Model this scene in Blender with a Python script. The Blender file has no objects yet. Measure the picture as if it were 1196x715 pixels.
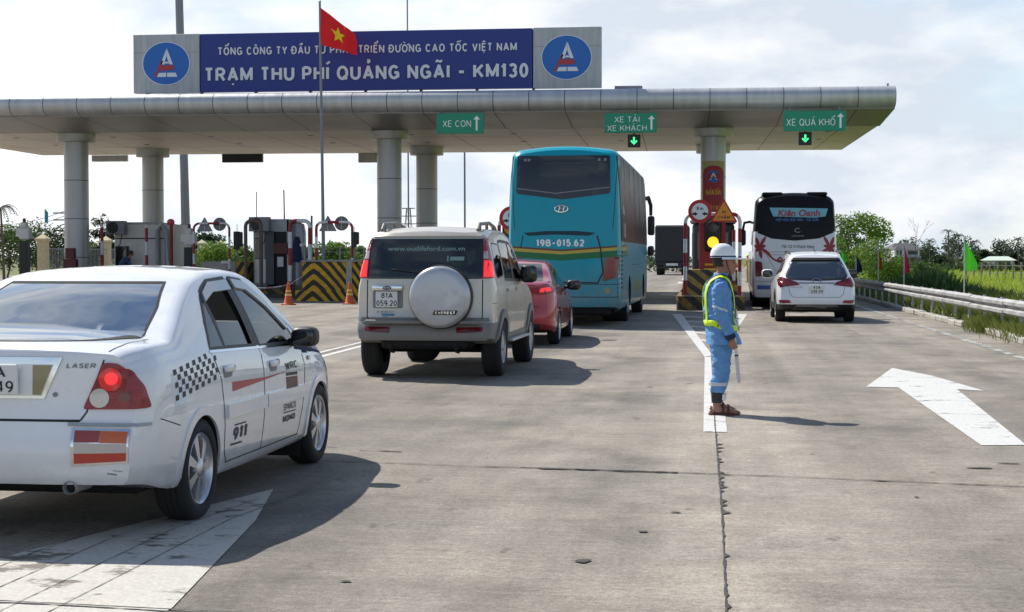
import bpy, bmesh, math, random
from mathutils import Vector, Matrix, Euler
from mathutils.bvhtree import BVHTree
from mathutils.geometry import tessellate_polygon
random.seed(7)
R = math.radians
SC = bpy.context.scene
COL = SC.collection

# ------------------------------------------------------------------ camera
PITCH, YAW = R(1.7493), R(6.992)
cam_d = bpy.data.cameras.new('camera')
cam = bpy.data.objects.new('camera', cam_d)
COL.objects.link(cam)
cam.location = (0, 0, 1.55)
cam.rotation_euler = (R(90) - PITCH, 0, YAW)
cam_d.sensor_width = 36
cam_d.lens = 1850 / 1196 * 36
cam_d.clip_start = 0.1
cam_d.clip_end = 6000
SC.camera = cam

# ------------------------------------------------------------------ world
SUNV = Vector((-0.69, 0.54, 1.0)).normalized()
W_ = bpy.data.worlds.new("World")
SC.world = W_
W_.use_nodes = True
nt = W_.node_tree
nt.nodes.clear()
def wn(t, **k):
    n = nt.nodes.new(t)
    for a, b in k.items(): setattr(n, a, b)
    return n
wl = nt.links.new
out = wn('ShaderNodeOutputWorld')
sky = wn('ShaderNodeTexSky', sky_type='NISHITA', sun_disc=False)
sky.sun_elevation = math.asin(SUNV.z)
sky.sun_rotation = math.atan2(SUNV.x, SUNV.y)
sky.air_density = 1.0; sky.dust_density = 0.0; sky.ozone_density = 1.5
bg1 = wn('ShaderNodeBackground'); bg1.inputs[1].default_value = 0.115
wl(sky.outputs[0], bg1.inputs[0])
tc = wn('ShaderNodeTexCoord')
sep = wn('ShaderNodeSeparateXYZ'); wl(tc.outputs['Generated'], sep.inputs[0])
mp = wn('ShaderNodeMapping'); mp.inputs['Scale'].default_value = (1, 1, 2.4); mp.inputs['Location'].default_value = (0.35, 1.1, 0.1)
wl(tc.outputs['Generated'], mp.inputs[0])
n1 = wn('ShaderNodeTexNoise'); n1.inputs['Scale'].default_value = 2.6; n1.inputs['Detail'].default_value = 9; n1.inputs['Roughness'].default_value = .58
wl(mp.outputs[0], n1.inputs['Vector'])
n2 = wn('ShaderNodeTexNoise'); n2.inputs['Scale'].default_value = 9; n2.inputs['Detail'].default_value = 8; n2.inputs['Roughness'].default_value = .55
wl(mp.outputs[0], n2.inputs['Vector'])
# cloud cover: thick near the horizon and towards the sun, broken higher up
dp = wn('ShaderNodeVectorMath', operation='DOT_PRODUCT'); dp.inputs[1].default_value = (-0.80, 0.58, 0.12)
wl(tc.outputs['Generated'], dp.inputs[0])
def mth(op, a=None, b=None, c=None):
    n = wn('ShaderNodeMath', operation=op)
    for i, x in enumerate((a, b, c)):
        if x is None: continue
        if isinstance(x, (int, float)): n.inputs[i].default_value = x
        else: wl(x, n.inputs[i])
    return n.outputs[0]
sunside = mth('MULTIPLY', mth('MAXIMUM', dp.outputs['Value'], 0.0), mth('SUBTRACT', 1.0, mth('SMOOTH_MIN', mth('MULTIPLY', mth('MAXIMUM', sep.outputs[2], 0.0), 1.5), 1.0, 0.1)))
zz = mth('MAXIMUM', sep.outputs[2], 0.0)
cov = mth('ADD', n1.outputs[0], mth('MULTIPLY', sunside, 0.42))
cov = mth('ADD', cov, mth('MULTIPLY', mth('SUBTRACT', 0.25, zz), 0.13))
ramp = wn('ShaderNodeValToRGB')
ramp.color_ramp.elements[0].position = .47; ramp.color_ramp.elements[0].color = (0, 0, 0, 1)
ramp.color_ramp.elements[1].position = .66; ramp.color_ramp.elements[1].color = (1, 1, 1, 1)
wl(cov, ramp.inputs[0])
cr = wn('ShaderNodeValToRGB')
cr.color_ramp.elements[0].position = .40; cr.color_ramp.elements[0].color = (.67, .745, .84, 1)
cr.color_ramp.elements[1].position = .60; cr.color_ramp.elements[1].color = (.96, .97, .985, 1)
wl(mth('ADD', n2.outputs[0], mth('MULTIPLY', mth('SUBTRACT', sunside, 0.50), 0.28)), cr.inputs[0])
bg2 = wn('ShaderNodeBackground')
wl(cr.outputs[0], bg2.inputs[0])
wl(mth('ADD', 0.86, mth('MULTIPLY', mth('MAXIMUM', mth('SUBTRACT', sunside, 0.45), 0.0), 0.35)), bg2.inputs[1])
mx = wn('ShaderNodeMixShader')
haze_ = mth('MULTIPLY', mth('MAXIMUM', mth('SUBTRACT', 1.0, mth('MULTIPLY', zz, 3.2)), 0.0), 0.72)
wl(mth('MAXIMUM', haze_, mth('ADD', 0.04, mth('MULTIPLY', ramp.outputs[0], 0.96))), mx.inputs[0]); wl(bg1.outputs[0], mx.inputs[1]); wl(bg2.outputs[0], mx.inputs[2])
wl(mx.outputs[0], out.inputs[0])

# ------------------------------------------------------------------ sun
sd = bpy.data.lights.new('sun', 'SUN'); sd.energy = 5.0; sd.angle = R(0.55); sd.color = (1, .95, .87)
so = bpy.data.objects.new('sun', sd); COL.objects.link(so)
so.rotation_euler = SUNV.to_track_quat('Z', 'Y').to_euler()
so.location = SUNV * 60
SC.view_settings.view_transform = 'Standard'
SC.view_settings.look = 'None'
SC.view_settings.exposure = 0.30
SC.view_settings.gamma = 1.0
SC.render.engine = 'CYCLES'
SC.cycles.max_bounces = 8
SC.cycles.transparent_max_bounces = 16
SC.cycles.caustics_reflective = False
SC.cycles.caustics_refractive = False

# ------------------------------------------------------------------ photo helper (pixel of the 1196x715 photo -> world)
_F = 1850.0
_cm = Euler(cam.rotation_euler).to_matrix()
def ray(u, v):
    return _cm @ Vector(((u - 598) / _F, -(v - 357.5) / _F, -1))
def G(u, v, z=0.0):
    d = ray(u, v); t = (z - 1.55) / d.z
    return Vector((d.x * t, d.y * t, z))
def P(u, v, Y):
    d = ray(u, v); t = Y / d.y
    return Vector((d.x * t, Y, 1.55 + d.z * t))

# ------------------------------------------------------------------ materials
def mat(name, col, rough=.6, metal=0., coat=0., noise=0., nscale=6., bump=0., bscale=40., emit=0., spec=.5, coatr=.05, stretch=None, ndetail=5):
    m = bpy.data.materials.new(name); m.use_nodes = True
    t = m.node_tree; p = t.nodes['Principled BSDF']
    p.inputs['Base Color'].default_value = (*col, 1)
    p.inputs['Roughness'].default_value = rough
    p.inputs['Metallic'].default_value = metal
    p.inputs['Coat Weight'].default_value = coat
    p.inputs['Coat Roughness'].default_value = coatr
    p.inputs['Specular IOR Level'].default_value = spec
    if emit:
        p.inputs['Emission Color'].default_value = (*col, 1); p.inputs['Emission Strength'].default_value = emit
    if noise or bump:
        c = t.nodes.new('ShaderNodeTexCoord')
        src = c.outputs['Object']
        if stretch:
            mm = t.nodes.new('ShaderNodeMapping'); mm.inputs['Scale'].default_value = stretch
            t.links.new(src, mm.inputs[0]); src = mm.outputs[0]
    if noise:
        n = t.nodes.new('ShaderNodeTexNoise'); n.inputs['Scale'].default_value = nscale; n.inputs['Detail'].default_value = ndetail
        n.inputs['Roughness'].default_value = .62
        t.links.new(src, n.inputs['Vector'])
        mr = t.nodes.new('ShaderNodeMapRange'); mr.inputs[1].default_value = .28; mr.inputs[2].default_value = .72
        mr.inputs[3].default_value = 1 - noise; mr.inputs[4].default_value = 1 + noise
        t.links.new(n.outputs[0], mr.inputs[0])
        mu = t.nodes.new('ShaderNodeMix'); mu.data_type = 'RGBA'; mu.blend_type = 'MULTIPLY'; mu.inputs[0].default_value = 1
        mu.inputs[6].default_value = (*col, 1)
        t.links.new(mr.outputs[0], mu.inputs[7])
        t.links.new(mu.outputs[2], p.inputs['Base Color'])
        r2 = t.nodes.new('ShaderNodeMapRange'); r2.inputs[3].default_value = max(.02, rough - .12); r2.inputs[4].default_value = min(1, rough + .12)
        t.links.new(n.outputs[0], r2.inputs[0]); t.links.new(r2.outputs[0], p.inputs['Roughness'])
    if bump:
        n = t.nodes.new('ShaderNodeTexNoise'); n.inputs['Scale'].default_value = bscale; n.inputs['Detail'].default_value = 4
        t.links.new(src, n.inputs['Vector'])
        b = t.nodes.new('ShaderNodeBump'); b.inputs['Strength'].default_value = bump; b.inputs['Distance'].default_value = .02
        t.links.new(n.outputs[0], b.inputs['Height']); t.links.new(b.outputs[0], p.inputs['Normal'])
    return m

def glass_mat(name, tint=(.35, .4, .4), rough=.02, ior=1.5, gain=1.0):
    m = bpy.data.materials.new(name); m.use_nodes = True
    t = m.node_tree; t.nodes.clear()
    o = t.nodes.new('ShaderNodeOutputMaterial')
    tr = t.nodes.new('ShaderNodeBsdfTransparent'); tr.inputs[0].default_value = (*tint, 1)
    gl = t.nodes.new('ShaderNodeBsdfGlossy'); gl.inputs['Roughness'].default_value = rough
    fr = t.nodes.new('ShaderNodeFresnel'); fr.inputs[0].default_value = ior
    ml = t.nodes.new('ShaderNodeMath'); ml.operation = 'MULTIPLY'; ml.inputs[1].default_value = gain; ml.use_clamp = True
    t.links.new(fr.outputs[0], ml.inputs[0])
    mi = t.nodes.new('ShaderNodeMixShader')
    t.links.new(ml.outputs[0], mi.inputs[0]); t.links.new(tr.outputs[0], mi.inputs[1]); t.links.new(gl.outputs[0], mi.inputs[2])
    t.links.new(mi.outputs[0], o.inputs[0])
    return m

def hazard_mat(name, ca, cb, axis=(1, 0, 1), period=.5, wear=.25):
    """diagonal two-colour stripes as painted on barriers"""
    m = mat(name, ca, .7)
    t = m.node_tree; p = t.nodes['Principled BSDF']
    c = t.nodes.new('ShaderNodeTexCoord')
    d = t.nodes.new('ShaderNodeVectorMath'); d.operation = 'DOT_PRODUCT'; d.inputs[1].default_value = axis
    t.links.new(c.outputs['Object'], d.inputs[0])
    n = t.nodes.new('ShaderNodeTexNoise'); n.inputs['Scale'].default_value = 3.; n.inputs['Detail'].default_value = 6
    t.links.new(c.outputs['Object'], n.inputs['Vector'])
    a = t.nodes.new('ShaderNodeMath'); a.operation = 'MULTIPLY_ADD'; a.inputs[1].default_value = .06; t.links.new(n.outputs[0], a.inputs[0]); t.links.new(d.outputs['Value'], a.inputs[2])
    dv = t.nodes.new('ShaderNodeMath'); dv.operation = 'DIVIDE'; dv.inputs[1].default_value = period; t.links.new(a.outputs[0], dv.inputs[0])
    f = t.nodes.new('ShaderNodeMath'); f.operation = 'FRACT'; t.links.new(dv.outputs[0], f.inputs[0])
    g = t.nodes.new('ShaderNodeMath'); g.operation = 'GREATER_THAN'; g.inputs[1].default_value = .5; t.links.new(f.outputs[0], g.inputs[0])
    mi = t.nodes.new('ShaderNodeMix'); mi.data_type = 'RGBA'; mi.inputs[6].default_value = (*ca, 1); mi.inputs[7].default_value = (*cb, 1)
    t.links.new(g.outputs[0], mi.inputs[0])
    mr = t.nodes.new('ShaderNodeMapRange'); mr.inputs[1].default_value = .3; mr.inputs[2].default_value = .7; mr.inputs[3].default_value = 1 - wear; mr.inputs[4].default_value = 1.1
    n3 = t.nodes.new('ShaderNodeTexNoise'); n3.inputs['Scale'].default_value = 9.; n3.inputs['Detail'].default_value = 8
    t.links.new(c.outputs['Object'], n3.inputs['Vector'])
    t.links.new(n3.outputs[0], mr.inputs[0])
    mu = t.nodes.new('ShaderNodeMix'); mu.data_type = 'RGBA'; mu.blend_type = 'MULTIPLY'; mu.inputs[0].default_value = 1
    t.links.new(mi.outputs[2], mu.inputs[6]); t.links.new(mr.outputs[0], mu.inputs[7])
    t.links.new(mu.outputs[2], p.inputs['Base Color'])
    return m

M = {}
M['white_paint'] = mat('white car paint', (.80, .81, .83), .30, 0, .8, noise=.03, nscale=3)
M['sedan_white'] = mat('worn white car paint', (.76, .77, .79), .30, 0, 1., noise=.05, nscale=4, coatr=.03)
M['silver'] = mat('champagne silver paint', (.56, .515, .445), .36, .45, .5, noise=.05, nscale=3)
M['red_paint'] = mat('red car paint', (.36, .012, .028), .28, .25, .9)
M['teal'] = mat('teal bus paint', (.0, .295, .40), .32, 0, .15, noise=.03, nscale=2, spec=.3)
M['bus_white'] = mat('white bus paint', (.62, .64, .67), .32, 0, .6, noise=.05, nscale=2)
M['black_gloss'] = mat('black gloss', (.008, .008, .010), .12, 0, .6)
M['dark_glass'] = mat('dark glass', (.012, .013, .015), .04, 0, 0, spec=.7)
M['dark_glass_red'] = mat('film covered glass', (.035, .018, .016), .10, 0, 0, spec=.7)
M['black'] = mat('black plastic', (.014, .014, .015), .5)
M['soot'] = mat('underside black', (.008, .008, .008), .9)
M['rubber'] = mat('tyre rubber', (.018, .018, .018), .85, noise=.2, nscale=9)
M['alloy'] = mat('alloy wheel', (.55, .56, .58), .3, .8)
M['alloy_dull'] = mat('dusty alloy', (.42, .42, .43), .42, .6, noise=.1)
M['chrome'] = mat('chrome', (.75, .76, .78), .12, 1.)
M['cladding'] = mat('grey bumper plastic', (.19, .182, .168), .55, noise=.12, nscale=5)
M['lens_red'] = mat('red lens', (.27, .004, .012), .14, 0, .5)
M['lens_red'] = mat('red lens', (.27, .004, .012), .14, 0, .5, noise=.35, nscale=26, bump=.5, bscale=90)
M['lens_red_dark'] = mat('dark red lens', (.13, .006, .010), .12, 0, .6)
M['lens_lit'] = mat('lit brake lamp', (1.0, .04, .05), .2, emit=.5)
M['lens_clear'] = mat('clear lens', (.55, .50, .48), .12, .2, .5)
M['lens_orange'] = mat('orange lens', (.55, .12, .03), .2, 0, .4)
M['lens_smoke'] = mat('yellowed lens', (.26, .22, .12), .2, .2, .5)
M['lamp_pink'] = mat('faded red lens', (.30, .05, .04), .25, 0, .4)
M['plate'] = mat('number plate', (.72, .72, .70), .4)
M['ink'] = mat('black print', (.012, .012, .014), .5)
M['decal_red'] = mat('red decal', (.45, .05, .06), .4)
M['decal_brown'] = mat('brown decal', (.14, .06, .045), .5)
M['decal_grey'] = mat('grey print', (.22, .22, .23), .4)
M['seam'] = mat('panel gap', (.025, .025, .027), .8)
M['seam_grey'] = mat('soft panel gap', (.22, .22, .225), .6)
M['glass'] = glass_mat('car glass', (.74, .80, .79), gain=1.0)
M['glass_dark'] = glass_mat('tinted car glass', (.22, .25, .26), gain=1.2, ior=1.55)
M['glass_rear'] = glass_mat('tinted rear window', (.07, .08, .10), gain=4.5, ior=1.6)
M['interior'] = mat('dark interior', (.018, .018, .02), .8)
M['seat_tan'] = mat('beige seat cloth', (.30, .24, .16), .8)
M['seat_grey'] = mat('grey seat cloth', (.17, .17, .165), .8)
M['visor'] = mat('smoked rain visor', (.32, .34, .36), .15, 0, .4)
M['steel'] = mat('galvanised steel', (.40, .41, .42), .45, .35, noise=.12, nscale=3)
M['rail_steel'] = mat('dusty galvanised rail', (.34, .335, .33), .62, .15, noise=.35, nscale=1.6, ndetail=9)
M['steel_grey'] = mat('painted grey steel', (.21, .225, .245), .5, noise=.1)
M['panel_alu'] = mat('aluminium cladding', (.50, .50, .505), .42, .4, noise=.15, nscale=.9, ndetail=9, stretch=(4, 1, .5))
M['bevel'] = mat('shade painted soffit band', (.24, .23, .225), .42, .3, noise=.12, nscale=.5)  # fascia cladding; its darker look in shade is put into the colour
M['cover'] = mat('silver wheel cover', (.45, .465, .49), .3, .35, .6, noise=.05, nscale=3)
M['coach_black'] = mat('black coach panel', (.008, .008, .009), .3, spec=.15)
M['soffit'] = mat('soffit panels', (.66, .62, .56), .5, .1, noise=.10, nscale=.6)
M['column'] = mat('column cladding', (.40, .405, .415), .36, .4, noise=.08, nscale=1.2)
M['joint'] = mat('dark joint', (.03, .03, .03), .8)
M['sign_blue'] = mat('blue sign face', (.014, .034, .23), .45, noise=.05)
M['sign_grey'] = mat('grey composite panel', (.42, .43, .44), .45, .1, noise=.18, nscale=1.5, ndetail=9, stretch=(4, 1, .4))
M['letter'] = mat('silver letters', (.68, .69, .72), .4, .2)
M['logo_blue'] = mat('logo blue', (.008, .13, .48), .4)
M['logo_white'] = mat('logo white', (.72, .74, .78), .4)
M['logo_red'] = mat('logo red', (.42, .03, .04), .4)
M['sign_green'] = mat('green sign face', (.0, .25, .135), .4)
M['sign_white'] = mat('white sign print', (.80, .82, .82), .4)
M['sign_red'] = mat('red sign print', (.50, .01, .018), .4)
M['sign_orange'] = mat('orange sign face', (.80, .27, .015), .4)
M['yellow'] = mat('yellow print', (.75, .45, .02), .5)
M['banner_red'] = mat('red banner', (.33, .018, .03), .55)
M['banner_gold'] = mat('gold banner', (.42, .34, .15), .55)
M['led_green'] = mat('lit green arrow', (.05, 1.0, .25), .4, emit=1.4)
M['led_amber'] = mat('lit amber lamp', (1.0, .55, .03), .4, emit=1.15)
M['lamp_off'] = mat('unlit lamp', (.10, .085, .085), .2)
M['bus_side_glass'] = mat('filmed side glass', (.028, .022, .021), .38, spec=.12, noise=.3, nscale=.8)
M['pole_red'] = mat('red pole paint', (.26, .014, .016), .5, noise=.15)
M['pole_white'] = mat('white pole paint', (.66, .67, .68), .5, noise=.1)
M['maroon'] = mat('maroon cabinet', (.10, .014, .014), .5)
M['booth_grey'] = mat('grey booth panels', (.38, .39, .40), .5, noise=.12, nscale=2)
M['booth_light'] = mat('light booth panels', (.62, .60, .56), .5, noise=.1, nscale=2)
M['booth_dark'] = mat('dark booth panels', (.045, .047, .05), .5)
M['concrete'] = mat('barrier concrete', (.36, .33, .29), .85, noise=.2, nscale=4, bump=.3)
M['hazard'] = hazard_mat('yellow and black stripes', (.62, .33, .012), (.03, .026, .022), (1, 0, .9), .62)
M['hazard_small'] = hazard_mat('narrow yellow and black stripes', (.55, .30, .014), (.03, .026, .022), (1, .3, -.7), .42)
M['hazard_worn'] = hazard_mat('worn yellow and black stripes', (.24, .15, .035), (.035, .03, .025), (1, 0, 1.1), .62, .5)
M['hazard_dusty'] = hazard_mat('dusty yellow and black stripes', (.40, .26, .05), (.05, .045, .04), (1, 0, 1.3), .5, .4)
M['cone_orange'] = mat('cone orange', (.62, .10, .012), .55, noise=.12)
M['cone_band'] = mat('cone yellow band', (.75, .52, .12), .4)
M['jacket_blue'] = mat('blue work cloth', (.12, .29, .56), .85, noise=.16, nscale=14, bump=.5, bscale=30)
M['cloth_navy'] = mat('navy cloth', (.012, .022, .07), .85)
M['skin'] = mat('skin', (.33, .16, .105), .6, noise=.1, nscale=20)
M['hair'] = mat('black hair', (.01, .009, .008), .6)
M['helmet'] = mat('white helmet', (.80, .81, .82), .28, 0, .4)
M['hivis'] = mat('lime reflective band', (.62, .85, .03), .5)
M['hivis_grey'] = mat('silver reflective tape', (.5, .55, .58), .4)
M['sandal'] = mat('brown leather sandal', (.10, .025, .016), .6)
M['baton'] = mat('clear plastic baton', (.50, .52, .53), .25, 0, .4)
M['khaki'] = mat('tan uniform', (.45, .33, .10), .85, noise=.1, nscale=10)
M['flag_red'] = mat('red flag cloth', (.80, .010, .016), .8)
M['flag_yellow'] = mat('yellow flag star', (.90, .62, .01), .8)
M['flag_green'] = mat('lime flag cloth', (.16, .92, .05), .8)
M['flag_pink'] = mat('pink flag cloth', (.62, .02, .14), .8)
M['flag_orange'] = mat('orange flag cloth', (.55, .12, .01), .8)
M['flag_navy'] = mat('navy flag cloth', (.010, .013, .04), .8)
M['flag_teal'] = mat('teal flag cloth', (.02, .30, .38), .8)
M['wall_cream'] = mat('cream fence pillar', (.60, .51, .32), .8, noise=.12)
M['roof_tile'] = mat('grey roof tiles', (.075, .07, .08), .8, noise=.2, nscale=4)
M['house_white'] = mat('white house wall', (.62, .62, .62), .8, noise=.08)
M['house_grey'] = mat('grey house wall', (.20, .19, .18), .85, noise=.1)
M['shed_roof'] = mat('pale sheet roof', (.48, .56, .46), .6, noise=.1)
M['tarp'] = mat('dark tarpaulin', (.022, .025, .030), .7, noise=.25, nscale=2)
M['bark'] = mat('bark', (.12, .095, .07), .9, noise=.3, nscale=8)
M['wood_post'] = mat('weathered wooden post', (.24, .20, .16), .9, noise=.2)

def dusty(m, z0, z1, col=(.26, .235, .20), amt=.55):
    """road dust caught on the lower body"""
    t = m.node_tree; p = t.nodes['Principled BSDF']; L = t.links.new
    old = p.inputs['Base Color'].links[0].from_socket
    c = t.nodes.new('ShaderNodeTexCoord'); s_ = t.nodes.new('ShaderNodeSeparateXYZ'); L(c.outputs['Object'], s_.inputs[0])
    n = t.nodes.new('ShaderNodeTexNoise'); n.inputs['Scale'].default_value = 4; n.inputs['Detail'].default_value = 9; n.inputs['Roughness'].default_value = .7; L(c.outputs['Object'], n.inputs['Vector'])
    r = t.nodes.new('ShaderNodeMapRange'); r.inputs[1].default_value = z0; r.inputs[2].default_value = z1; r.inputs[3].default_value = amt; r.inputs[4].default_value = .0; L(s_.outputs[2], r.inputs[0])
    q = t.nodes.new('ShaderNodeMath'); q.operation = 'MULTIPLY'; q.use_clamp = True; L(r.outputs[0], q.inputs[0])
    n2 = t.nodes.new('ShaderNodeMapRange'); n2.inputs[1].default_value = .35; n2.inputs[2].default_value = .65; n2.inputs[3].default_value = .25; n2.inputs[4].default_value = 1.3; L(n.outputs[0], n2.inputs[0]); L(n2.outputs[0], q.inputs[1])
    x = t.nodes.new('ShaderNodeMix'); x.data_type = 'RGBA'; x.inputs[7].default_value = (*col, 1); L(q.outputs[0], x.inputs[0]); L(old, x.inputs[6]); L(x.outputs[2], p.inputs['Base Color'])
dusty(M['teal'], .4, 1.5); dusty(M['bus_white'], .4, 1.5); dusty(M['silver'], .4, 1.0, amt=.45); dusty(M['sedan_white'], .22, .60, (.30, .28, .25), .5); dusty(M['cladding'], .4, .8, amt=.5)
def leaf_mat(name, a, b, scale=.8):
    m = mat(name, a, .65, spec=.3)
    t = m.node_tree; p = t.nodes['Principled BSDF']
    c = t.nodes.new('ShaderNodeTexCoord')
    n = t.nodes.new('ShaderNodeTexNoise'); n.inputs['Scale'].default_value = scale; n.inputs['Detail'].default_value = 6
    t.links.new(c.outputs['Object'], n.inputs['Vector'])
    r = t.nodes.new('ShaderNodeValToRGB')
    r.color_ramp.elements[0].position = .36; r.color_ramp.elements[0].color = (*a, 1)
    r.color_ramp.elements[1].position = .64; r.color_ramp.elements[1].color = (*b, 1)
    t.links.new(n.outputs[0], r.inputs[0]); t.links.new(r.outputs[0], p.inputs['Base Color'])
    try:
        p.inputs['Subsurface Weight'].default_value = 0
    except Exception: pass
    p.inputs['Transmission Weight'].default_value = 0
    # light passing through thin leaves
    tl = t.nodes.new('ShaderNodeBsdfTranslucent'); t.links.new(r.outputs[0], tl.inputs[0])
    mi = t.nodes.new('ShaderNodeMixShader'); mi.inputs[0].default_value = .35
    o = t.nodes['Material Output']
    t.links.new(p.outputs[0], mi.inputs[1]); t.links.new(tl.outputs[0], mi.inputs[2]); t.links.new(mi.outputs[0], o.inputs[0])
    return m
M['leaf_mid'] = leaf_mat('mid green leaves', (.045, .085, .018), (.10, .17, .035))
M['leaf_bright'] = leaf_mat('bright green leaves', (.08, .16, .018), (.19, .30, .04))
M['leaf_dark'] = leaf_mat('dark green leaves', (.022, .045, .018), (.055, .085, .03), .4)
M['leaf_far'] = leaf_mat('far green leaves', (.05, .075, .045), (.085, .12, .06), .15)
M['grass_blade'] = leaf_mat('grass blades', (.08, .11, .02), (.20, .22, .06), .6)
M['reed'] = leaf_mat('tall green grass', (.035, .085, .025), (.07, .14, .04), .5)
M['field_grass'] = leaf_mat('field grass', (.23, .33, .04), (.40, .46, .08), .2)

# ------------------------------------------------------------------ mesh builder
WHOLE_ = ('lettering', 'number', 'decal', 'print', 'gap', 'joint', 'checker', 'wire', 'bolt', 'louvre', 'seal', 'film', 'mark', 'stripe', 'underbody', 'crown', 'trunk', 'lattice', 'divider', 'scuff', 'sticker', 'railing', 'badge', 'text', 'pipe', 'vent', 'support_frame', 'pocket', 'signal_band', 'glass_edge', 'side_window')
class MB:
    def __init__(s): s.v = []; s.f = []; s.m = []
    def add(s, vs, fs, m=0, X=None):
        o = len(s.v)
        s.v += [(X @ Vector(p)) if X is not None else Vector(p) for p in vs]
        s.f += [[i + o for i in f] for f in fs]
        s.m += [m] * len(fs)
        return s
    def box(s, c, d, m=0, bev=0., X=None, seg=1):
        bm = bmesh.new(); bmesh.ops.create_cube(bm, size=1)
        for v in bm.verts: v.co = Vector((v.co.x * d[0], v.co.y * d[1], v.co.z * d[2]))
        if bev: bmesh.ops.bevel(bm, geom=bm.edges[:], offset=bev, segments=seg, affect='EDGES', profile=.5)
        bm.verts.index_update()
        vs = [v.co + Vector(c) for v in bm.verts]; fs = [[v.index for v in f.verts] for f in bm.faces]
        bm.free(); return s.add(vs, fs, m, X)
    def tube(s, pts, r, n=10, m=0, caps=True, X=None):
        pts = [Vector(p) for p in pts]; N = len(pts)
        rr = r if isinstance(r, (list, tuple)) else [r] * N
        vs = []; fs = []; up = None
        for i, p in enumerate(pts):
            t = (pts[min(i + 1, N - 1)] - pts[max(i - 1, 0)]).normalized()
            if up is None:
                up = t.orthogonal().normalized()
            up = (up - t * up.dot(t)).normalized(); sd_ = t.cross(up)
            for k in range(n):
                a = 2 * math.pi * k / n
                vs.append(p + (up * math.cos(a) + sd_ * math.sin(a)) * rr[i])
        for i in range(N - 1):
            for k in range(n):
                fs.append([i * n + k, i * n + (k + 1) % n, (i + 1) * n + (k + 1) % n, (i + 1) * n + k])
        if caps:
            fs.append(list(range(n))[::-1]); fs.append([(N - 1) * n + k for k in range(n)])
        return s.add(vs, fs, m, X)
    def lathe(s, prof, n=24, m=0, X=None, axis='z'):
        vs = []; fs = []; L = len(prof)
        for (r, z) in prof:
            for k in range(n):
                a = 2 * math.pi * k / n
                if axis == 'z': vs.append((r * math.cos(a), r * math.sin(a), z))
                elif axis == 'x': vs.append((z, r * math.cos(a), r * math.sin(a)))
                else: vs.append((r * math.sin(a), z, r * math.cos(a)))
        for i in range(L - 1):
            for k in range(n):
                fs.append([i * n + k, i * n + (k + 1) % n, (i + 1) * n + (k + 1) % n, (i + 1) * n + k])
        return s.add(vs, fs, m, X)
    def prism(s, poly, h, m=0, X=None, base=0.):
        """poly in xy, extruded along z from base to base+h"""
        n = len(poly)
        vs = [(x, y, base) for x, y in poly] + [(x, y, base + h) for x, y in poly]
        a = sum(poly[i][0] * poly[(i + 1) % n][1] - poly[(i + 1) % n][0] * poly[i][1] for i in range(n))
        tri = tessellate_polygon([[Vector((x, y, 0)) for x, y in poly]])
        fs = []
        for t in tri:
            q = [poly[i] for i in t]
            ar = (q[1][0] - q[0][0]) * (q[2][1] - q[0][1]) - (q[2][0] - q[0][0]) * (q[1][1] - q[0][1])
            t = list(t) if ar > 0 else list(t)[::-1]
            fs.append([i + n for i in t]); fs.append(t[::-1])
        for i in range(n):
            j = (i + 1) % n
            fs.append([i, j, j + n, i + n] if a > 0 else [j, i, i + n, j + n])
        return s.add(vs, fs, m, X)
    def mesh(s, name, mats, ang=35, weld=0.):
        me = bpy.data.meshes.new(name)
        me.from_pydata([tuple(v) for v in s.v], [], s.f)
        for x in (mats if isinstance(mats, (list, tuple)) else [mats]): me.materials.append(x)
        me.polygons.foreach_set('material_index', s.m)
        if weld:
            bm = bmesh.new(); bm.from_mesh(me)
            bmesh.ops.remove_doubles(bm, verts=bm.verts[:], dist=weld)
            bmesh.ops.dissolve_degenerate(bm, dist=weld, edges=bm.edges[:])
            bmesh.ops.recalc_face_normals(bm, faces=bm.faces[:])
            bm.to_mesh(me); bm.free()
        if ang is not None:
            me.polygons.foreach_set('use_smooth', [True] * len(me.polygons))
            me.set_sharp_from_angle(angle=R(ang))
        me.update()
        return me
    def build(s, name, mats, parent=None, ang=35, weld=0.):
        if parent is not None and not any(w in name for w in WHOLE_):
            cl = s.clusters()
            if 1 < len(cl) <= 24:
                for fi in cl:
                    q = MB(); mp_ = {}
                    for i in fi:
                        f = []
                        for v in s.f[i]:
                            if v not in mp_: mp_[v] = len(q.v); q.v.append(s.v[v])
                            f.append(mp_[v])
                        q.f.append(f); q.m.append(s.m[i])
                    last = q.build(name, mats, parent, ang, weld) if len(cl) < 2 else q.one(name, mats, parent, ang, weld)
                return last
        return s.one(name, mats, parent, ang, weld)
    def clusters(s, gap=.11):
        n = len(s.v); par = list(range(n))
        def find(a):
            while par[a] != a: par[a] = par[par[a]]; a = par[a]
            return a
        for f in s.f:
            a = find(f[0])
            for b in f[1:]: par[find(b)] = a
        isl = {}
        for i, f in enumerate(s.f): isl.setdefault(find(f[0]), []).append(i)
        if len(isl) > 400: return [range(len(s.f))]
        B = []
        for k, fi in isl.items():
            vv = {v for i in fi for v in s.f[i]}
            lo = [min(s.v[v][a] for v in vv) for a in range(3)]; hi = [max(s.v[v][a] for v in vv) for a in range(3)]
            B.append([lo, hi, list(fi)])
        ch = True
        while ch:
            ch = False
            for i in range(len(B)):
                for j in range(i + 1, len(B)):
                    if all(B[i][0][a] - gap < B[j][1][a] and B[j][0][a] - gap < B[i][1][a] for a in range(3)):
                        B[i] = [[min(B[i][0][a], B[j][0][a]) for a in range(3)], [max(B[i][1][a], B[j][1][a]) for a in range(3)], B[i][2] + B[j][2]]; del B[j]; ch = True; break
                if ch: break
        return [b[2] for b in B]
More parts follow.
